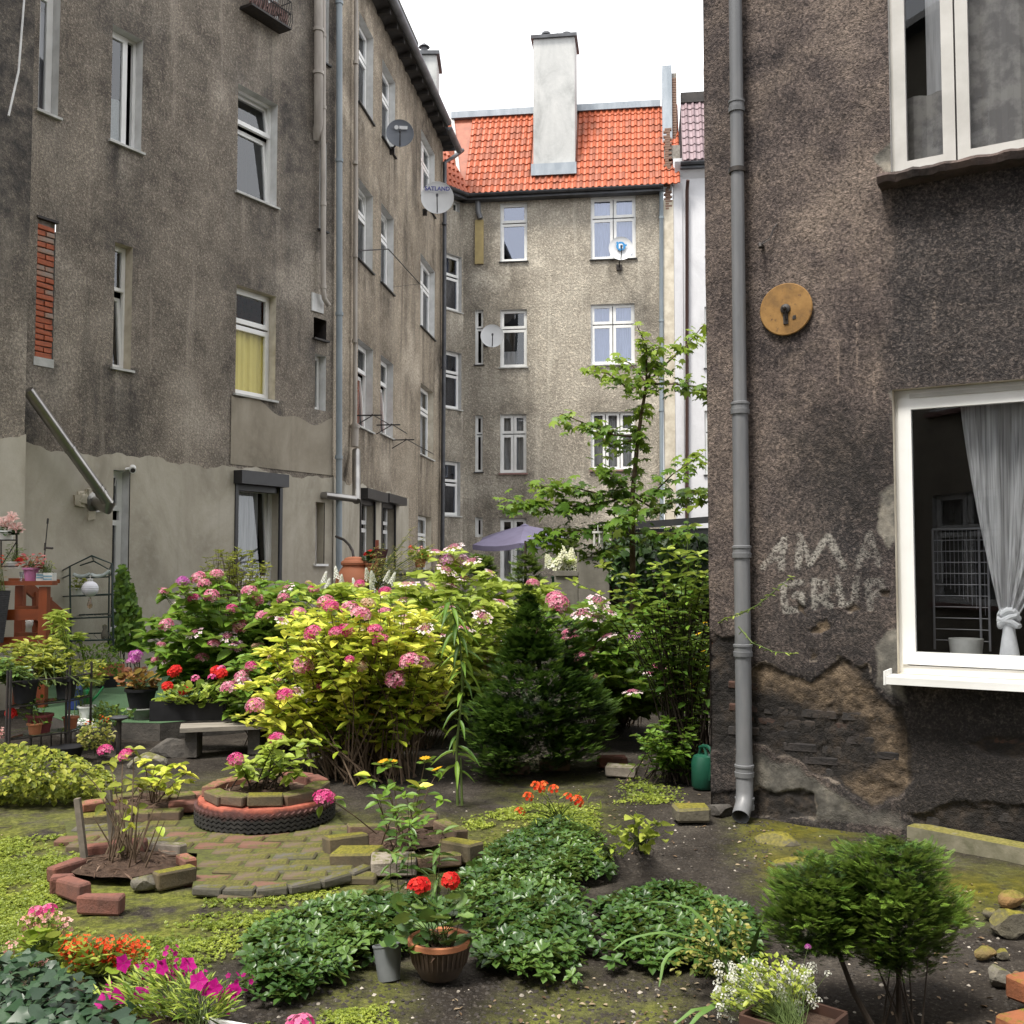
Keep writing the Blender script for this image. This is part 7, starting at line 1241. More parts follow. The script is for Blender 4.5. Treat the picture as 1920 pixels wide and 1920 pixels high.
pos = bush([(1145, 1010), (1200, 1000), (1330, 1000), (1345, 1130), (1180, 1130), (1140, 1080)], 12.0, .25, 900); o = thing('climbing_plant', 'dark creeper hanging over the old brick wall under the maple', 'climber', (P(1240, 1100, 12).x, 12, 0)); n = len(pos); foliage(o, IVY, pos, np.stack([rng.normal(0, .5, n), rng.normal(-.4, .3, n), rng.normal(-.6, .3, n)], -1), np.stack([rng.normal(0, .3, n), -np.ones(n), rng.normal(.6, .3, n)], -1), .11 * U(n, .6, 1.2), 'leaf_dark'); stems([[Vector((p[0], 12.1, 0)), Vector(p)] for p in pos[::60]], .008, 4).build('stem', MATS['stem_dark'], o, kind='stuff')
flower_plant('hydrangea_bush', 'white cone flowered hydrangea in a green pot on the concrete wall', P(1060, 1078, 12.6), 12.6, [(1030, 1055), (1060, 1045), (1082, 1055), (1082, 1068), (1035, 1068)], .15, 60, OVATE, 'leaf_lime', .09, [(1032, 1062, 'cream', 1.1), (1040, 1070, 'cream', 1.5), (1058, 1055, 'cream', 1.4), (1070, 1060, 'cream', 1.3), (1048, 1074, 'cream', 1.0), (1062, 1066, 'cream', 1.0), (1078, 1066, 'cream', 1.1)], cat='shrub', rad=.005)
pz = P(1058, 1078, 12.7); m = MB(); o = thing('plant_pot', 'green plant pot holding the white hydrangea on the concrete wall', 'pot', pz); m.lathe(Vector((pz.x, pz.y, 1.48 - .35)), [(.12, 0), (.16, .32), (.17, .33), (.16, .34), (.14, .30), (0, .28)], 20); m.build('body', M('pot_green', (.02, .09, .05), None, .5), o, True)
flower_plant('geranium', 'coral red potted geranium on the far garden wall', P(788, 1062, 15.4), 15.4, [(768, 1035), (785, 1028), (806, 1036), (806, 1052), (775, 1052)], .14, 60, ROUND, 'leaf_lime', .09, H('salmon', (778, 1030), (790, 1028), (800, 1034), (785, 1036), (772, 1032)) + H('scarlet', (770, 1026), (795, 1040), (803, 1044)), hs=1.1)
def pot(label, px, py, Y, r, h, mat, z=None, cat='pot', n=24, taper=.75, rimw=.012, name='plant_pot', sq=0):
    b = P(px, py, Y); 
    if z is not None: b.z = z
    o = thing(name, label, cat, b); MB().lathe(b, [(r * taper, 0), (r * .97, h * .85), (r * .97, h * .86), (r + rimw, h * .86), (r + rimw, h), (r, h), (r * .93, h * .86), (0, h * .84)], n, sq=sq).build('body', MATS[mat], o, not sq); MB().lathe(b + Vector((0, 0, h * .84)), [(0, .003), (r * .92, .003), (r * .92, .008), (0, .012)], n).build('soil', MATS['mulch'], o); return o, b
pot('small terracotta pot of the coral geranium on the far wall', 788, 1064, 15.4, .09, .13, 'terracotta')
flower_plant('cyclamen', 'dark red and white flowers in a pot between the urn and the shuttered windows', P(694, 1060, 16.2), 16.2, [(682, 1040), (702, 1034), (706, 1052), (684, 1055)], .1, 40, ROUND, 'leaf_dark', .07, H('red', (688, 1040), (695, 1036), (700, 1044)) + H('white', (690, 1048), (697, 1050)), hs=1.2); pot('red pot of the cyclamen standing behind the urn', 696, 1075, 16.2, .10, .16, 'terracotta')
bxp = P(714, 1062, 16.0); o = thing('metal_funnel', 'dark red tapered metal box on a post behind the urn', 'planter', bxp); m = MB(); m.lathe(bxp, [(.04, -.15), (.05, 0), (.115, .27), (.105, .27), (0, .2)], 4, sq=0); m.build('box', M('dark_red', (.07, .018, .018), (.05, .015, .015), .5), o); m = MB(); m.bar(Vector((bxp.x - .06, bxp.y, 0)), Vector((bxp.x - .06, bxp.y, 2.0)), .05); m.build('post', M('red_wood', (.22, .06, .035), None, .7), o)
o = thing('arching_shrub', 'straggly pale green plant arching from the urn towards the far wall', 'shrub', Vector((P(700, 1090, 15).x, 15, 0))); ps = []
for i in range(34): e = (random.uniform(700, 815), random.uniform(1020, 1080)); ps.append(lift(P(690 + random.gauss(0, 10), 1110, 15), P(e[0], e[1] , 15 + random.uniform(-.4, .3)), .25, .1))
for e in ((772, 992), (768, 1002), (760, 1012), (795, 1010)): ps.append(lift(P(700, 1090, 15), P(*e, 15), .3, .1))
stems(ps, .007, 4).build('stem', MATS['stem_green'], o, kind='stuff'); leafy(o, ps, NARROW, 'leaf_variegated', .09, 7, .2, 3)
flower_plant('white_flower_shrub', 'spiky white flowers among the green leaves in front of the urn', G(660, 1300), 11.4, [(590, 1125), (640, 1112), (720, 1108), (745, 1120), (640, 1140)], .4, 90, OVATE, 'leaf_lime', .12, [(x, y, 'whitespike', 1.2) for x, y in ((632, 1086), (640, 1100), (606, 1095), (612, 1108), (625, 1118), (655, 1112), (690, 1086), (700, 1092), (733, 1096), (724, 1090), (650, 1122), (668, 1108), (640, 1126), (700, 1110))], cat='shrub', rad=.006)
shrub('window_shrub', 'yellowish small leaved shrub with a long spike under the black shutter box window', 'shrub', Vector((P(440, 1090, 13.2).x, 13.2, 0)), 13.2, [(372, 1075), (385, 1045), (410, 1025), (440, 1022), (480, 1035), (505, 1060), (505, 1095), (380, 1095)], .5, 110, SMALL, 'leaf_hedge', .075, 'stem_brown', pairs=8, t0=.3)
# ------------------------------------------------------------------ terrace on the left
TZ = .15
M('turf', (.05, .10, .05), (.07, .135, .065), .95, 90, bump=.6, bscale=200); tv_ = [G(x, y, TZ) for x, y in ((120, 1352), (300, 1356), (480, 1340), (500, 1262), (60, 1268), (60, 1330))]
m = MB(); m.add([tuple(p) for p in tv_] + [(p.x, p.y, -.02) for p in tv_], [tuple(range(6))]); ter = tag(m.build('terrace', MATS['turf']), 'green artificial turf terrace by the left wall', kind='structure'); m = MB(); m.add([(p.x, p.y, TZ - .004) for p in tv_] + [(p.x, p.y, -.02) for p in tv_], [(i, (i + 1) % 6, 6 + (i + 1) % 6, 6 + i) for i in range(6)]); m.build('edge', MATS['stone_dark'], ter)
M('deck_wood', (.21, .044, .008), (.13, .028, .006), .5, 5, sc=(1, 1, .25), bump=.15); M('deck_wood_x', (.22, .046, .008), (.14, .030, .006), .5, 5, sc=(.3, 1, 1.4), bump=.15)
dk = thing('deck_railing', 'orange brown wooden railing with a stair handrail at the left edge', 'railing', P(86, 1215, 10.6)); Yd = 10.6
def bm_(name, a, b, wd, h, mat='deck_wood_x'): m = MB(); m.bar(a, b, wd, h); return m.build(name, MATS[mat], dk)
pz_ = P(84, 1100, Yd); bm_('post', Vector((pz_.x, Yd, .1)), Vector((pz_.x, Yd, pz_.z)), .085, .085, 'deck_wood'); pq = P(39, 1098, Yd + .62); bm_('post', Vector((pq.x, pq.y, .1)), pq, .085, .085, 'deck_wood')
bm_('top_rail', P(-120, 1094, Yd), P(103, 1093, Yd), .13, .045); bm_('top_rail', P(25, 1087.5, Yd + .62), P(103, 1090, Yd + .08), .11, .04); bm_('rail', P(-120, 1155, Yd), P(77, 1152, Yd), .035, .11); bm_('rail', P(-120, 1208, Yd), P(77, 1203, Yd), .035, .11); bm_('rail', P(30, 1140, Yd + .62), P(78, 1141, Yd + .07), .03, .05); bm_('rail', P(29, 1190, Yd + .62), P(76, 1192, Yd + .07), .03, .06)
bm_('stair_rail', P(48, 1098, Yd + .8), P(124, 1162, Yd + 1.3), .05, .12); bm_('stair_rail', P(60, 1150, Yd + .8), P(128, 1200, Yd + 1.3), .04, .09); bm_('baluster', P(92, 1120, Yd + 1.1), P(92, 1190, Yd + 1.1), .05, .05, 'deck_wood'); bm_('baluster', P(66, 1110, Yd + .9), P(66, 1200, Yd + .9), .05, .05, 'deck_wood')
M('pot_pink', (.42, .16, .30), (.36, .12, .25), .5, 8); pot('pink flower pot standing on the wooden rail', 58, 1091.5, Yd + .03, .075, .15, 'pot_pink')
flower_plant('coleus', 'red leaved plant in the pink pot on the rail', P(58, 1066, Yd + .03), Yd + .03, [(38, 1058), (48, 1040), (75, 1038), (82, 1055), (74, 1068), (44, 1068)], .09, 60, OVATE, 'leaf_red', .06, [], cat='plant')
b = P(87, 1082, Yd + .04); o = thing('planter_box', 'small white wooden box with blue stripes beside the pink pot', 'planter', b); m = MB(); m.box(b, (.17, .10, .088)); m.build('box', MATS['white_metal'], o)
for i, (dx, dz, w_) in enumerate(((-.045, .022, .07), (.035, .01, .09), (-.045, -.004, .07), (.035, -.02, .09))): MB().box(b + Vector((dx, -.052, dz)), (w_, .003, .014)).build('stripe', M('stripe_blue', (.16, .32, .42), None, .7), o)
flower_plant('succulent', 'little yellow green plants in the striped white box', b + Vector((0, 0, .04)), Yd + .04, [(72, 1070), (80, 1052), (96, 1052), (103, 1068)], .05, 40, SMALL, 'leaf_hedge', .03, [], cat='plant')
b = P(40, 1091, Yd); o = thing('glass_vase', 'small clear glass on the rail left of the pink pot', 'vase', b); MB().lathe(b, [(.022, 0), (.026, .01), (.012, .04), (.02, .07), (.024, .105), (.021, .105), (.010, .05), (0, .02)], 16).build('glass', glassM('glass_clear', (.85, .88, .9), .12, .6), o, True)
a, b = P(81, 1070, Yd + .1), P(90, 972, Yd + .1); o = thing('metal_rod', 'thin black rod with a small side bracket rising behind the rail', 'rod', Vector((a.x, a.y, a.z))); m = MB(); m.tube([P(80, 1092, Yd + .1), a, b], .006, 6); m.tube([P(89, 982, Yd + .1), b], .011, 6); m.tube([P(85, 1027, Yd + .1), P(99, 1028, Yd + .08)], .012, 6); m.tube([P(85, 1018, Yd + .1), P(84, 1032, Yd + .1)], .011, 6); m.build('rod', MATS['iron'], o)
o = thing('cat_lantern', 'round white lantern with two cat ears hanging behind the rail', 'lantern', P(55, 1170, Yd + .3)); c = P(55, 1170, Yd + .3); m = MB(); m.lathe(c, [(0, -.02), (.035, -.015), (.042, 0), (.035, .015), (0, .02)], 20, (Vector((1, 0, 0)), Vector((0, 0, 1)), Vector((0, -1, 0)))); 
for s in (-1, 1): m.lathe(c + Vector((s * .032, 0, .025)), [(.014, 0), (.0, .045)], 6)
m.tube([c + Vector((0, 0, .04)), P(57, 1150, Yd + .3)], .003, 4); m.build('shade', MATS['white_metal'], o)
b = P(-4, 1205, Yd - .1); o = thing('wicker_planter', 'tall tapered dark grey wicker planter cut by the left edge', 'planter', b); M('wicker', (.035, .036, .042), (.06, .06, .066), .7, 40, bump=.6); MB().lathe(b, [(.055, 0), (.115, .52), (.122, .53), (.11, .53), (0, .5)], 4).build('body', MATS['wicker'], o); m = MB()
for i in range(22): m.lathe(b + Vector((0, 0, .02 + i * .023)), [(.056 + i * .0027, 0), (.061 + i * .0027, .009), (.056 + i * .0027, .018)], 4)
m.build('weave', MATS['wicker'], o, kind='stuff')
flower_plant('potted_plant', 'orange flowers on dry stems above the wicker planter', b + Vector((0, 0, .5)), Yd - .1, [(-8, 1060), (6, 1055), (8, 1110), (-6, 1112)], .05, 30, NARROW, 'leaf_bronze', .05, H('begonia', (2, 1045), (3, 1052)), hs=1.4, cat='plant')
o = thing('wall_shelf', 'black wire shelf on the wall holding the pink lily and a white basket', 'shelf', P(14, 1060, 11.28)); m = MB()
for y in (1013, 1062): m.tube([P(-30, y, 11.28), P(33, y - .5, 11.28)], .008, 5); m.tube([P(-30, y, 11.1), P(33, y - .5, 11.1)], .008, 5)
m.tube([P(31, 990, 11.28), P(32, 1064, 11.28)], .012, 6); m.tube([P(2, 1012, 11.28), P(2, 1064, 11.28)], .008, 5); m.tube([P(32, 1014, 11.28), P(2, 1062, 11.28)], .006, 4); m.build('frame', MATS['iron'], o)
pot('white pot on the upper wire shelf holding the pink lily', 11, 1014, 11.18, .085, .11, 'upvc')
o = flower_plant('lily', 'large pink lily blooms with dark leaves on the upper wall shelf', P(11, 1003, 11.18), 11.18, [(-8, 1000), (10, 990), (28, 1000), (30, 1014), (0, 1008)], .07, 26, ELLIP, 'leaf_dark', .11, [(20, 978, 'lily', .8), (8, 982, 'lily', .9), (30, 992, 'lily', .8), (36, 998, 'lily', .6), (14, 990, 'lily', .8), (22, 968, 'lily', .55)], rad=.004)
pot('white slatted basket on the lower wire shelf', 26, 1066, 11.18, .07, .075, 'upvc'); flower_plant('hanging_plant', 'grey green bushy plant with dark red flowers on the lower wall shelf', P(26, 1055, 11.18), 11.18, [(10, 1040), (24, 1018), (42, 1025), (46, 1050), (34, 1060), (16, 1056)], .09, 110, NARROW, 'leaf_green', .06, H('red', (30, 1054), (34, 1058), (38, 1050), (28, 1060)), hs=.8, cat='plant')
# greenhouse
gh = thing('greenhouse', 'small walk-in greenhouse of dark green tubes with clear film and shelves', 'greenhouse', G(170, 1228, TZ)); Yg = 12.6; fl = [P(x, y, Yg) for x, y in ((133, 1232), (131, 1062), (172, 1042), (210, 1057), (213, 1230))]; bl = [P(x, y, Yg + .75) for x, y in ((117, 1215), (113, 1072), (176, 1052), (205, 1068), (203, 1212))]
m = MB(); M('tube_green', (.028, .05, .045), (.02, .035, .033), .4, 8); m.tube(fl, .012, 8); m.tube(bl, .011, 8)
for i in (1, 2, 3): m.tube([fl[i], bl[i]], .01, 6)
m.build('frame', MATS['tube_green'], gh, True)
for yy in (1078, 1118, 1160, 1202):
    m = MB(); k = (yy - 1062) / 170; q = [fl[1].lerp(fl[0], k), fl[3].lerp(fl[4], k), bl[3].lerp(bl[4], k), bl[1].lerp(bl[0], k)]
    for i in range(4):
        if yy == 1078 and i == 0: continue
        m.tube([q[i], q[(i + 1) % 4]], .010, 6)
    if yy > 1078:
        for i in range(1, 6): t = i / 6; m.tube([q[0].lerp(q[1], t), q[3].lerp(q[2], t)], .003, 4)
    m.build('shelf', MATS['tube_green'], gh, True)
film, t_, b_, out_ = newmat('clear_film'); k = NB(t_); t_.nodes.remove(b_); tr_ = k.n('ShaderNodeBsdfTransparent'); tr_.inputs[0].default_value = (.95, .96, .95, 1); df = k.n('ShaderNodeBsdfGlossy'); df.inputs['Roughness'].default_value = .18; mx = k.n('ShaderNodeMixShader'); bp = k.n('ShaderNodeBump'); bp.inputs['Strength'].default_value = .6; bp.inputs['Distance'].default_value = .05; k.l(k.noise(k.coord((1, 1, .3)), 9, 2), bp.inputs['Height']); k.l(bp.outputs[0], df.inputs['Normal']); mx.inputs[0].default_value = .10; k.l(tr_.outputs[0], mx.inputs[1]); k.l(df.outputs[0], mx.inputs[2]); k.l(mx.outputs[0], out_.inputs[0])
m = MB(); m.quad(fl[0], fl[1], bl[1], bl[0]); m.quad(fl[4], fl[3], bl[3], bl[4]); m.quad(fl[1], fl[2], bl[2], bl[1]); m.quad(fl[2], fl[3], bl[3], bl[2]); m.quad(bl[0], bl[1], bl[2], bl[3], bl[4]); m.build('film', MATS['clear_film'], gh); m = MB()
for a, b, c_ in ((P(138, 1077, Yg - .03), P(153, 1082, Yg - .05), P(169, 1076, Yg - .03)), (P(171, 1077, Yg - .03), P(189, 1083, Yg - .05), P(206, 1070, Yg - .03))): m.tube(bez(a, b + Vector((0, 0, -.02)), c_, 8), .022, 8)
m.build('rolled_door', M('film_roll', (.5, .55, .53), (.3, .34, .33), .35, 12), gh, True)
lc = P(169, 1104, Yg - .25); lan = thing('paper_lantern', 'round white ribbed lantern hanging in front of the greenhouse', 'lantern', lc); rl = .098; pr = [(0, -rl)]
for i in range(1, 28): a = PI * i / 28; pr.append((rl * math.sin(a) * (1.0 if i % 2 else .96), -rl * .95 * math.cos(a)))
MB().lathe(lc, pr + [(0, rl * .95)], 28).build('shade', M('lantern_paper', (.72, .72, .76), (.64, .64, .70), .8, 3), lan, True); m = MB(); m.lathe(lc + Vector((0, 0, rl * .9)), [(.03, 0), (.034, .03), (.02, .034)], 12); m.lathe(lc - Vector((0, 0, rl * 1.05)), [(.02, 0), (.03, .012), (.03, .024)], 12); m.tube([lc + Vector((0, 0, rl)), P(169, 1078, Yg - .2)], .004, 4); m.build('cap', MATS['white_metal'], lan); m = MB(); m.lathe(lc - Vector((0, 0, rl * 1.05 + .12)), [(.0, -.02), (.025, 0), (.032, .03), (.022, .07), (.014, .1), (.014, .12)], 14); m.build('bulb', glassM('bulb_glass', (.75, .62, .5), .15, .6), lan, True)
flower_plant('potted_plant', 'leafy yellow green plant on the top shelf of the greenhouse', P(146, 1112, Yg + .35), Yg + .35, [(132, 1098), (140, 1084), (160, 1086), (165, 1100), (150, 1110), (136, 1108)], .1, 60, OVATE, 'leaf_hedge', .06, H('white', (150, 1090), (158, 1096)), cat='plant'); pot('white pot on the top shelf of the greenhouse', 147, 1117, Yg + .35, .08, .1, 'upvc')
b = P(196, 1198, Yg + .3); o = thing('garden_figurine', 'small grey figure on the bottom shelf of the greenhouse', 'figurine', b); MB().lathe(b, [(.035, 0), (.045, .05), (.03, .1), (.022, .12), (.03, .145), (.028, .17), (0, .185)], 14).build('body', MATS['stone_grey'], o, True)
pos = bush([(220, 1058), (236, 1056), (246, 1090), (258, 1130), (268, 1175), (272, 1215), (205, 1218), (214, 1150)], 13.3, .3, 620); n = len(pos); o = thing('climbing_plant', 'green climber tapering up the grey plinth beside the greenhouse', 'climber', Vector((P(238, 1215, 13.4).x, 13.4, .0))); foliage(o, IVY, pos, np.stack([rng.normal(0, .5, n), rng.normal(-.3, .3, n), rng.normal(-.7, .3, n)], -1), np.stack([rng.normal(0, .3, n), -np.ones(n), rng.normal(.5, .3, n)], -1), .085 * U(n, .6, 1.15), 'leaf_green'); stems([[Vector((P(238, 1215, 13.4).x + random.uniform(-.2, .2), 13.5, 0)), Vector(p)] for p in pos[::40]], .006, 4).build('stem', MATS['stem_dark'], o, kind='stuff')
M('yellow_plastic', (.62, .38, .03), (.5, .3, .03), .5, 6); M('teal_plastic', (.03, .22, .25), None, .5); b = G(233, 1250, TZ); o = thing('bucket', 'yellow tub with a teal rim at the foot of the climber', 'tub', b); MB().lathe(b, [(.12, 0), (.145, .22)], 24).build('body', MATS['yellow_plastic'], o, True); MB().lathe(b + Vector((0, 0, .22)), [(.15, 0), (.175, .01), (.175, .035), (.15, .04), (.0, .03)], 24).build('rim', MATS['teal_plastic'], o, True); M('pot_black', (.010, .010, .012), (.016, .016, .018), .6, 8, spec=.25); M('pot_blue_grey', (.06, .07, .085), None, .6); pot('small dark square pot standing on the yellow tub', 236, 1214, b.y, .065, .11, 'pot_blue_grey', sq=6)
M('pot_orange', (.40, .14, .07), (.32, .11, .06), .6, 8)
b = G(200, 1288, TZ) + Vector((0, 0, .13)); o = thing('planter_box', 'orange clay trough tilted on a black box left of the yellow tub', 'planter', b); m = MB(); yw = .75
for d_, s_ in (((0, -.07), (.36, .012, .13)), ((0, .07), (.36, .012, .13)), ((-.18, 0), (.012, .14, .13)), ((.18, 0), (.012, .14, .13))): m.rbox(b + Vector((math.cos(yw) * d_[0] - math.sin(yw) * d_[1], math.sin(yw) * d_[0] + math.cos(yw) * d_[1], .07)), yw, s_)
m.rbox(b + Vector((0, 0, .03)), yw, (.35, .13, .02)); m.build('trough', MATS['pot_orange'], o); o = thing('crate', 'black box under the orange clay trough', 'crate', b - Vector((0, 0, .13))); MB().rbox(b - Vector((0, 0, .065)), .5, (.22, .2, .128)).build('box', MATS['pot_black'], o)
b = G(141, 1330, TZ); o = thing('canister', 'blue plastic canister behind the black plant stand', 'canister', b); m = MB(); m.lathe(b, [(.06, 0), (.065, .01), (.065, .2), (.03, .25), (.03, .27), (0, .27)], 16, sq=5); m.build('body', M('blue_plastic', (.02, .045, .22), None, .45), o)
def wcan(label, b, s, yaw, mat):
    o = thing('watering_can', label, 'watering can', b); M_ = lambda x, y, z: b + Vector((math.cos(yaw) * x - math.sin(yaw) * y, math.sin(yaw) * x + math.cos(yaw) * y, z)) * s
    MB().lathe(b, [(.07 * s, 0), (.085 * s, .02 * s), (.085 * s, .18 * s), (.07 * s, .22 * s), (.035 * s, .235 * s), (.03 * s, .20 * s)], 20).build('body', MATS[mat], o, True); m = MB(); m.tube([M_(.06, 0, .05), M_(.16, 0, .14), M_(.24, 0, .26)], [.022 * s, .016 * s, .012 * s], 8); m.build('spout', MATS[mat], o, True)
    m = MB(); m.tube(bez(M_(-.08, 0, .07), M_(-.2, 0, .36), M_(.05, 0, .27), 9), .013 * s, 7); m.tube(bez(M_(-.04, 0, .22), M_(0, 0, .36), M_(.06, 0, .22), 7), .011 * s, 7); m.build('handle', MATS[mat], o, True); return o
M('green_plastic', (.015, .20, .06), (.012, .15, .05), .4, 6); M('green_can', (.010, .075, .045), (.008, .055, .034), .45, 6); wcan('small bright green watering can on the turf terrace', G(158, 1325, TZ), .75, .4, 'green_plastic'); wcan('dark green watering can in the shade by the brick pier', G(1320, 1478), 1.05, 1.9, 'green_can')
pot('white scalloped pot on the terrace below the green watering can', 162, 1340, 9.9, .075, .11, 'upvc', TZ)
b = G(266, 1348, TZ); o = thing('stone_bowl', 'wide grey stone bowl used as a stand on the terrace', 'bowl', b); MB().lathe(b, [(.07, 0), (.075, .03), (.13, .09), (.14, .1), (.135, .11), (.12, .1), (0, .08)], 28).build('bowl', M('stone_pale', (.24, .25, .23), (.18, .19, .17), .9, 12, bump=.3), o, True)
pot('black basket weave pot set on the grey stone bowl', 264, 1334, b.y, .14, .19, 'pot_black', TZ + .1, taper=.72); flower_plant('coral_bells', 'bronze and orange leaved plant in the black basket pot', Vector((b.x, b.y, TZ + .28)), b.y, [(222, 1280), (235, 1262), (265, 1255), (290, 1270), (298, 1285), (270, 1292), (240, 1292)], .16, 110, ROUND, 'leaf_bronze', .07, H('violet', (250, 1228), (258, 1226), (255, 1236), (247, 1240)) + H('salmon', (240, 1284)), cat='plant', hs=.8)
tb = P(356, 1350, 9.0); tb.z = .26; o = thing('planter_box', 'long black trough of red geraniums on the old plank bench', 'planter', tb); m = MB(); yw = .12
for d_, s_ in (((0, -.09), (.62, .012, .17)), ((0, .09), (.62, .012, .17)), ((-.31, 0), (.012, .18, .17)), ((.31, 0), (.012, .18, .17)), ((0, 0), (.61, .17, .02))): m.rbox(tb + Vector((d_[0], d_[1] + d_[0] * .12, .09)), yw, s_)
m.build('trough', MATS['pot_black'], o); MB().rbox(tb + Vector((0, 0, .14)), yw, (.6, .16, .02)).build('soil', MATS['mulch'], o)
flower_plant('geranium', 'red geraniums filling the long black trough on the bench', tb + Vector((0, 0, .14)), 9.0, [(298, 1320), (305, 1292), (340, 1280), (380, 1285), (430, 1275), (440, 1300), (425, 1325), (340, 1335)], .16, 210, ROUND, 'leaf_lime', .065, H('red', (330, 1256), (325, 1262), (314, 1287), (350, 1293), (345, 1296), (416, 1263), (465, 1256), (405, 1258)) + H('pinkball', (367, 1273), (398, 1270), (414, 1255)), hs=1.1, up=.3)
pl0, pl1 = P(338, 1374, 8.7), P(505, 1342, 8.9); pl0.z = pl1.z = .235; bn = thing('plank_bench', 'weathered grey plank on short posts below the trough', 'bench', Vector((pl0.x, pl0.y, 0))); m = MB(); m.bar(pl0, pl1, .28, .035); m.build('plank', M('grey_wood', (.30, .27, .23), (.19, .17, .145), .9, 6, sc=(.4, 3, 3), bump=.4), bn)
for t in (.15, .85): q = pl0.lerp(pl1, t); MB().box((q.x, q.y, .108), (.1, .16, .216)).build('leg', MATS['stone_dark'], bn)
# black plant stand with pots
rk = thing('plant_stand', 'black metal plant stand with two glass shelves at the left edge', 'plant stand', G(70, 1420)); A0, A1 = P(11, 1400, 8.3), P(128, 1412, 8.7); m = MB()
bx0, bx1 = Vector((A0.x, A0.y, 0)), Vector((A1.x, A1.y, 0)); dd = Vector((.05, .32, 0))
for q in (bx0, bx0 + Vector((.025, 0, 0)), bx1, bx1 - Vector((.025, 0, 0)), bx0 + dd, bx1 + dd): m.tube([q, q + Vector((0, 0, .76))], .011, 6)
for z in (.2, .46, .66):
    m.tube([bx0 + Vector((0, 0, z)), bx1 + Vector((0, 0, z))], .007, 5); m.tube([bx0 + dd + Vector((0, 0, z)), bx1 + dd + Vector((0, 0, z))], .007, 5)
    for q in (bx0, bx1): m.tube([q + Vector((0, 0, z)), q + dd + Vector((0, 0, z))], .007, 5)
for i in range(1, 6): q = bx0.lerp(bx1, i / 6); m.tube([q + dd + Vector((0, 0, .02)), q + dd + Vector((0, 0, .2))], .006, 5)
m.build('frame', MATS['iron'], rk)
for z in (.21, .47): MB().add([bx0 + Vector((0, 0, z)), bx1 + Vector((0, 0, z)), bx1 + dd + Vector((0, 0, z)), bx0 + dd + Vector((0, 0, z)), bx0 + Vector((0, 0, z + .008)), bx1 + Vector((0, 0, z + .008)), bx1 + dd + Vector((0, 0, z + .008)), bx0 + dd + Vector((0, 0, z + .008))], [(3, 2, 1, 0), (4, 5, 6, 7), (0, 1, 5, 4), (2, 3, 7, 6), (1, 2, 6, 5), (3, 0, 4, 7)]).build('shelf', glassM('shelf_glass', (.5, .6, .58), .2, .8), rk)
M('pot_red', (.16, .03, .035), (.12, .025, .03), .5, 8)
for lab, t, z, r, h, mt_ in (('black pot at the left end of the stand top', .08, .478, .10, .19, 'pot_black'), ('black square pot right of the middle on the stand top', .75, .478, .075, .17, 'pot_black'), ('dark red pot low behind the stand bars', .33, .218, .1, .15, 'pot_red'), ('small clay pot on the lower glass shelf', .4, .218, .055, .09, 'terracotta'), ('brown pot at the right end of the lower glass shelf', .84, .218, .06, .1, 'pot_orange')):
    q = bx0.lerp(bx1, t) + dd * (.5 if mt_ != 'terracotta' else .12); o = thing('plant_pot', lab, 'pot', Vector((q.x, q.y, z))); MB().lathe((q.x, q.y, z), [(r * .78, 0), (r, h * .85), (r + .01, h * .86), (r + .01, h), (r * .95, h), (0, h * .85)], 22, sq=5 if 'square' in lab else 0).build('body', MATS[mt_], o, True)
shrub('rhododendron', 'bright green plant with rosettes of long leaves above the black plant stand', 'shrub', bx0.lerp(bx1, .7) + dd * .5 + Vector((0, 0, .6)), 9.0, [(-20, 1230), (30, 1205), (70, 1195), (110, 1200), (138, 1225), (140, 1262), (100, 1280), (40, 1275), (-20, 1270)], .35, 74, ELLIP, 'leaf_hedge', .085, 'stem_green', pairs=4, t0=.5, whorl=6, spread=.3)
shrub('potted_plant', 'darker leafy plant in the left pot of the stand', 'plant', bx0 + dd * .5 + Vector((.05, 0, .62)), 8.5, [(-20, 1240), (20, 1235), (42, 1250), (40, 1275), (-20, 1280)], .15, 36, ELLIP, 'leaf_gloss', .07, 'stem_green', pairs=4, t0=.4, whorl=5, spread=.1)
shrub('rhododendron', 'upright shoot of shiny lime leaves by the railing post', 'shrub', G(112, 1300, TZ), 9.8, [(92, 1160), (105, 1140), (122, 1150), (120, 1180), (98, 1190)], .14, 12, LANCE, 'leaf_lime', .12, 'stem_green', pairs=4, t0=.6, whorl=6, spread=.1); shrub('rhododendron', 'small lime leaf tuft in front of the greenhouse', 'shrub', G(146, 1270, TZ), 11.2, [(130, 1195), (145, 1188), (160, 1198), (148, 1206)], .1, 6, ELLIP, 'leaf_lime', .11, 'stem_green', pairs=2, t0=.7, whorl=7, spread=.06)
flower_plant('potted_plant', 'trailing light leaves hanging in the bars of the plant stand', bx0.lerp(bx1, .55) + Vector((0, 0, .3)), 8.6, [(40, 1290), (75, 1285), (90, 1330), (85, 1370), (55, 1380), (35, 1340)], .18, 120, SMALL, 'leaf_green', .045, H('red', (20, 1336), (22, 1340)) + H('salmon', (2, 1372), (1, 1380)), cat='plant')
flower_plant('mixed_plants', 'tangle of yellow green leaves between the stand and the turf', G(150, 1345, TZ), 10.0, [(118, 1270), (140, 1235), (190, 1240), (195, 1280), (165, 1290), (120, 1300)], .35, 420, OVATE, 'leaf_hedge', .06, H('yellow', (190, 1252)), cat='plants'); flower_plant('mixed_plants', 'dark small leaved plants under the greenhouse', G(190, 1265, TZ), 11.8, [(150, 1215), (205, 1205), (230, 1235), (225, 1275), (160, 1245)], .3, 380, SMALL, 'leaf_green', .06, [], cat='plants')
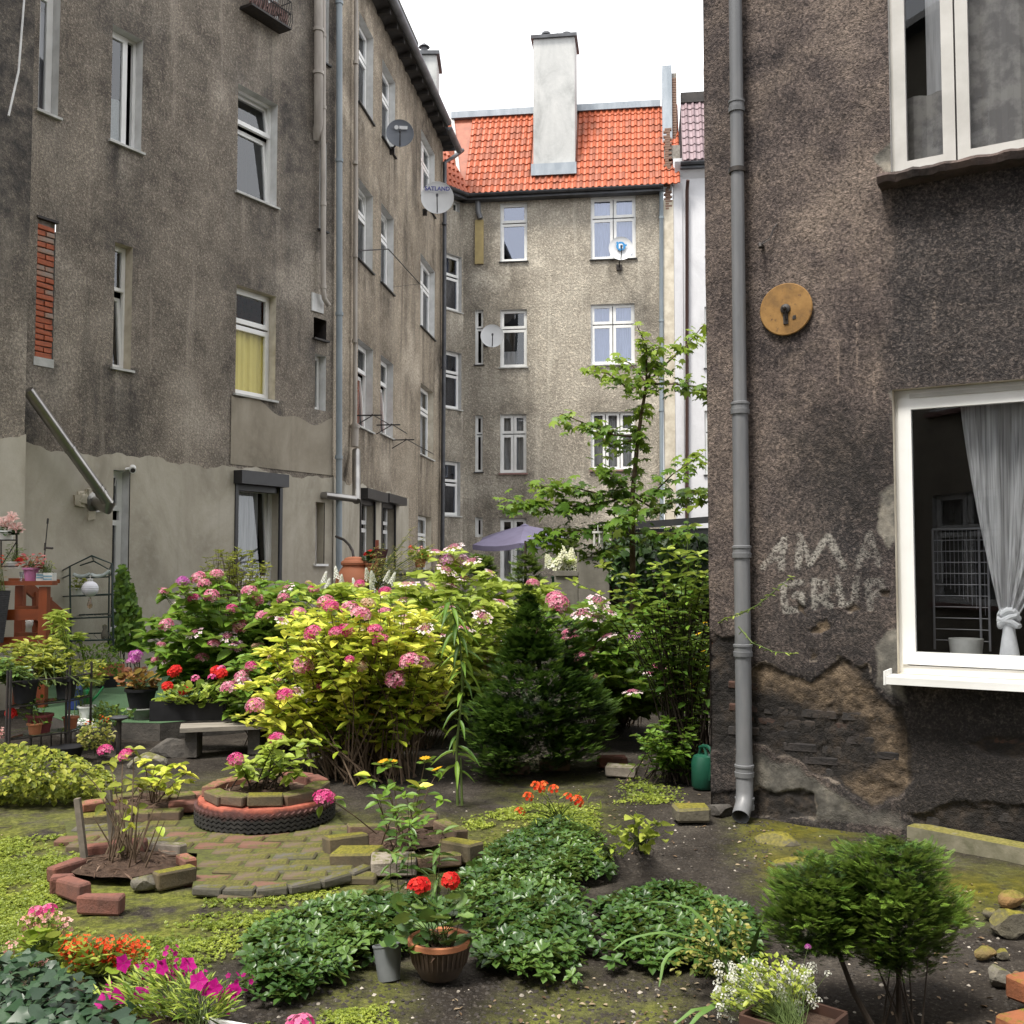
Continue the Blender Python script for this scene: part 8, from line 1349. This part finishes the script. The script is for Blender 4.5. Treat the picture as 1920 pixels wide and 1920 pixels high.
flower_plant('mixed_plants', 'dark leafy clump at the near edge of the turf', G(205, 1372), 9.2, [(165, 1345), (190, 1320), (235, 1325), (250, 1345), (225, 1358), (180, 1360)], .2, 170, ELLIP, 'leaf_gloss', .075, [], cat='plants'); flower_plant('mixed_plants', 'orange and yellow leaved plants below the turf edge', G(190, 1415), 8.5, [(150, 1385), (165, 1355), (200, 1345), (215, 1375), (205, 1400), (160, 1405)], .2, 190, OVATE, 'leaf_variegated', .055, H('begonia', (165, 1356), (190, 1345), (200, 1350)), cat='plants')
q = groundpts([(125, 1340), (175, 1335), (180, 1362), (130, 1370)], 220, TZ); pos = np.stack([q[:, 0], q[:, 1], np.full(len(q), .14)], -1); leafM('white_pebble', (.5, .5, .48), (.62, .62, .6), (.72, .72, .7), .8, .01); tag(obj('pebbles', scatter('pebbles', PEB, pos, dirs(len(q), 0, .1), ups(len(q), .3), .022 * U(len(q), .6, 1.3), U(len(q)), False), MATS['white_pebble']), 'white pebbles at the near edge of the turf', 'pebbles', kind='stuff')
b = G(222, 1418); o = thing('solar_lamp', 'black solar garden lamp on a short post near the plank bench', 'lamp', b); m = MB(); m.tube([b, b + Vector((0, 0, .3))], .022, 8); m.build('post', MATS['iron'], o); MB().lathe(b + Vector((0, 0, .3)), [(.02, 0), (.07, .012), (.075, .025), (.06, .035), (0, .04)], 20).build('cap', MATS['zinc_dark'], o, True)
b = G(125, 1425); o = thing('plant_pot', 'low wide black pot in front of the plant stand', 'pot', b); MB().lathe(b, [(.1, 0), (.13, .1), (.135, .11), (.12, .11), (0, .09)], 24).build('body', MATS['pot_black'], o, True)
rock('stone', 'dark boulder beside the solar lamp under the bench end', tuple(G(310, 1420) + Vector((0, .2, .03))), (.2, .16, .13), 'stone_dark'); rock('stone', 'brown boulder between the solar lamp and the second brick ring', tuple(G(268, 1440) + Vector((0, .1, .02))), (.17, .12, .09), 'stone_grey', seed_=3)
# ------------------------------------------------------------------ stones, bricks and kerb along the right wall
k0, k1 = G(1700, 1575), G(1960, 1628); kb = thing('kerb', 'long mossy concrete kerb along the foot of the right building', 'kerb', k0); m = MB(); n = 9; dv_ = (k1 - k0).normalized(); nn = Vector((-dv_.y, dv_.x, 0))
m.bar(k0 + nn * .07 + Vector((0, 0, .03)), k1 + nn * .07 + Vector((0, 0, .03)), .13, .10); kbo = m.build('kerb', M('kerb_moss', (.24, .22, .16), (.13, .125, .08), .95, 9, bump=.6, moss=(.7, (.11, .105, .025), (.24, .21, .06))), kb)
rock('stone', 'rounded grey stone leaning on the wall at the kerb end', tuple(G(1695, 1552) + Vector((0, .02, .03))), (.085, .07, .07), 'stone_grey', seed_=1)
rock('stone', 'flat mossy lump of rubble below the drainpipe outlet', tuple(G(1462, 1575) + Vector((0, 0, -.01))), (.16, .10, .055), 'stone_moss', seed_=2); rock('stone', 'smaller mossy lump in front of the drainpipe outlet', tuple(G(1490, 1615) + Vector((0, 0, -.015))), (.13, .07, .05), 'stone_moss', seed_=4)
b = G(1300, 1545); o = thing('stone_block', 'squared mossy stone block left of the drainpipe', 'stone', b); piece('block', brick_mesh('block', .22, .16, .10, .012, MATS['stone_moss'], .015), o, b + Vector((0, .08, .05)), (0, 0, .1))
rock('stone', 'low dark stone against the brick pier', tuple(G(1350, 1530) + Vector((0, .05, .02))), (.10, .08, .06), 'stone_dark', seed_=5)
for lab, x, y, s, mt_, sd in (('orange brown stone at the right edge above the big mossy boulder', 1905, 1702, (.07, .05, .05), 'stone_ochre', 1), ('big mossy boulder at the right edge', 1900, 1752, (.085, .08, .075), 'stone_moss', 2), ('small mossy stone left of the big boulder', 1862, 1722, (.035, .03, .025), 'stone_moss', 3), ('pale chunk of rubble at the right of the round conifer', 1852, 1800, (.05, .035, .03), 'stone_ochre', 4), ('yellow mossy stone beneath the big boulder', 1885, 1800, (.035, .03, .025), 'stone_moss', 5), ('dark pitted rock above the orange bricks', 1885, 1850, (.055, .05, .05), 'stone_grey', 6)): rock('stone', lab, tuple(G(x, y) + Vector((0, .03, s[2] * .5))), s, mt_, seed_=sd)
M('brick_orange', (.30, .105, .045), (.21, .08, .04), .9, 10, bump=.8, bscale=60, bdist=.006, moss=(.05, *YM)); bo = [brick_mesh('brick', .24, .12, .075, .008, MATS['brick_orange'], .01) for _ in range(2)]
for lab, x, y, z, yw, i in (('upper orange brick of the little stack in the bottom right corner', 1952, 1850, .085, .5, 0), ('lower orange brick of the little stack in the bottom right corner', 1940, 1925, .035, .35, 1)):
    b = G(x, y, z); o = thing('brick', lab, 'brick', b, 'loose orange bricks'); piece('block', bo[i], o, b, (.05, .03, yw))
for lab, x, y, yw, kd in (('plum brick lying behind the grey one beside the conifer foot', 1148, 1424, .1, 'brick_plum'), ('grey brick lying beside the conifer foot', 1165, 1440, -.15, 'brick_stone'), ('brick half sunk in the dark soil under the conifer', 1040, 1430, .05, 'brick_brown'), ('brick in shade at the foot of the conifer, left of the sunk one', 965, 1436, -.1, 'brick_brown')):
    p = G(x, y, .06); o = thing('brick', lab, 'brick', Vector((p.x, p.y, 0)), 'loose bricks by the conifer'); piece('block', BR[kd][0], o, Vector((p.x, p.y, .04)), (0, 0, yw), (1, 1, 1.3))
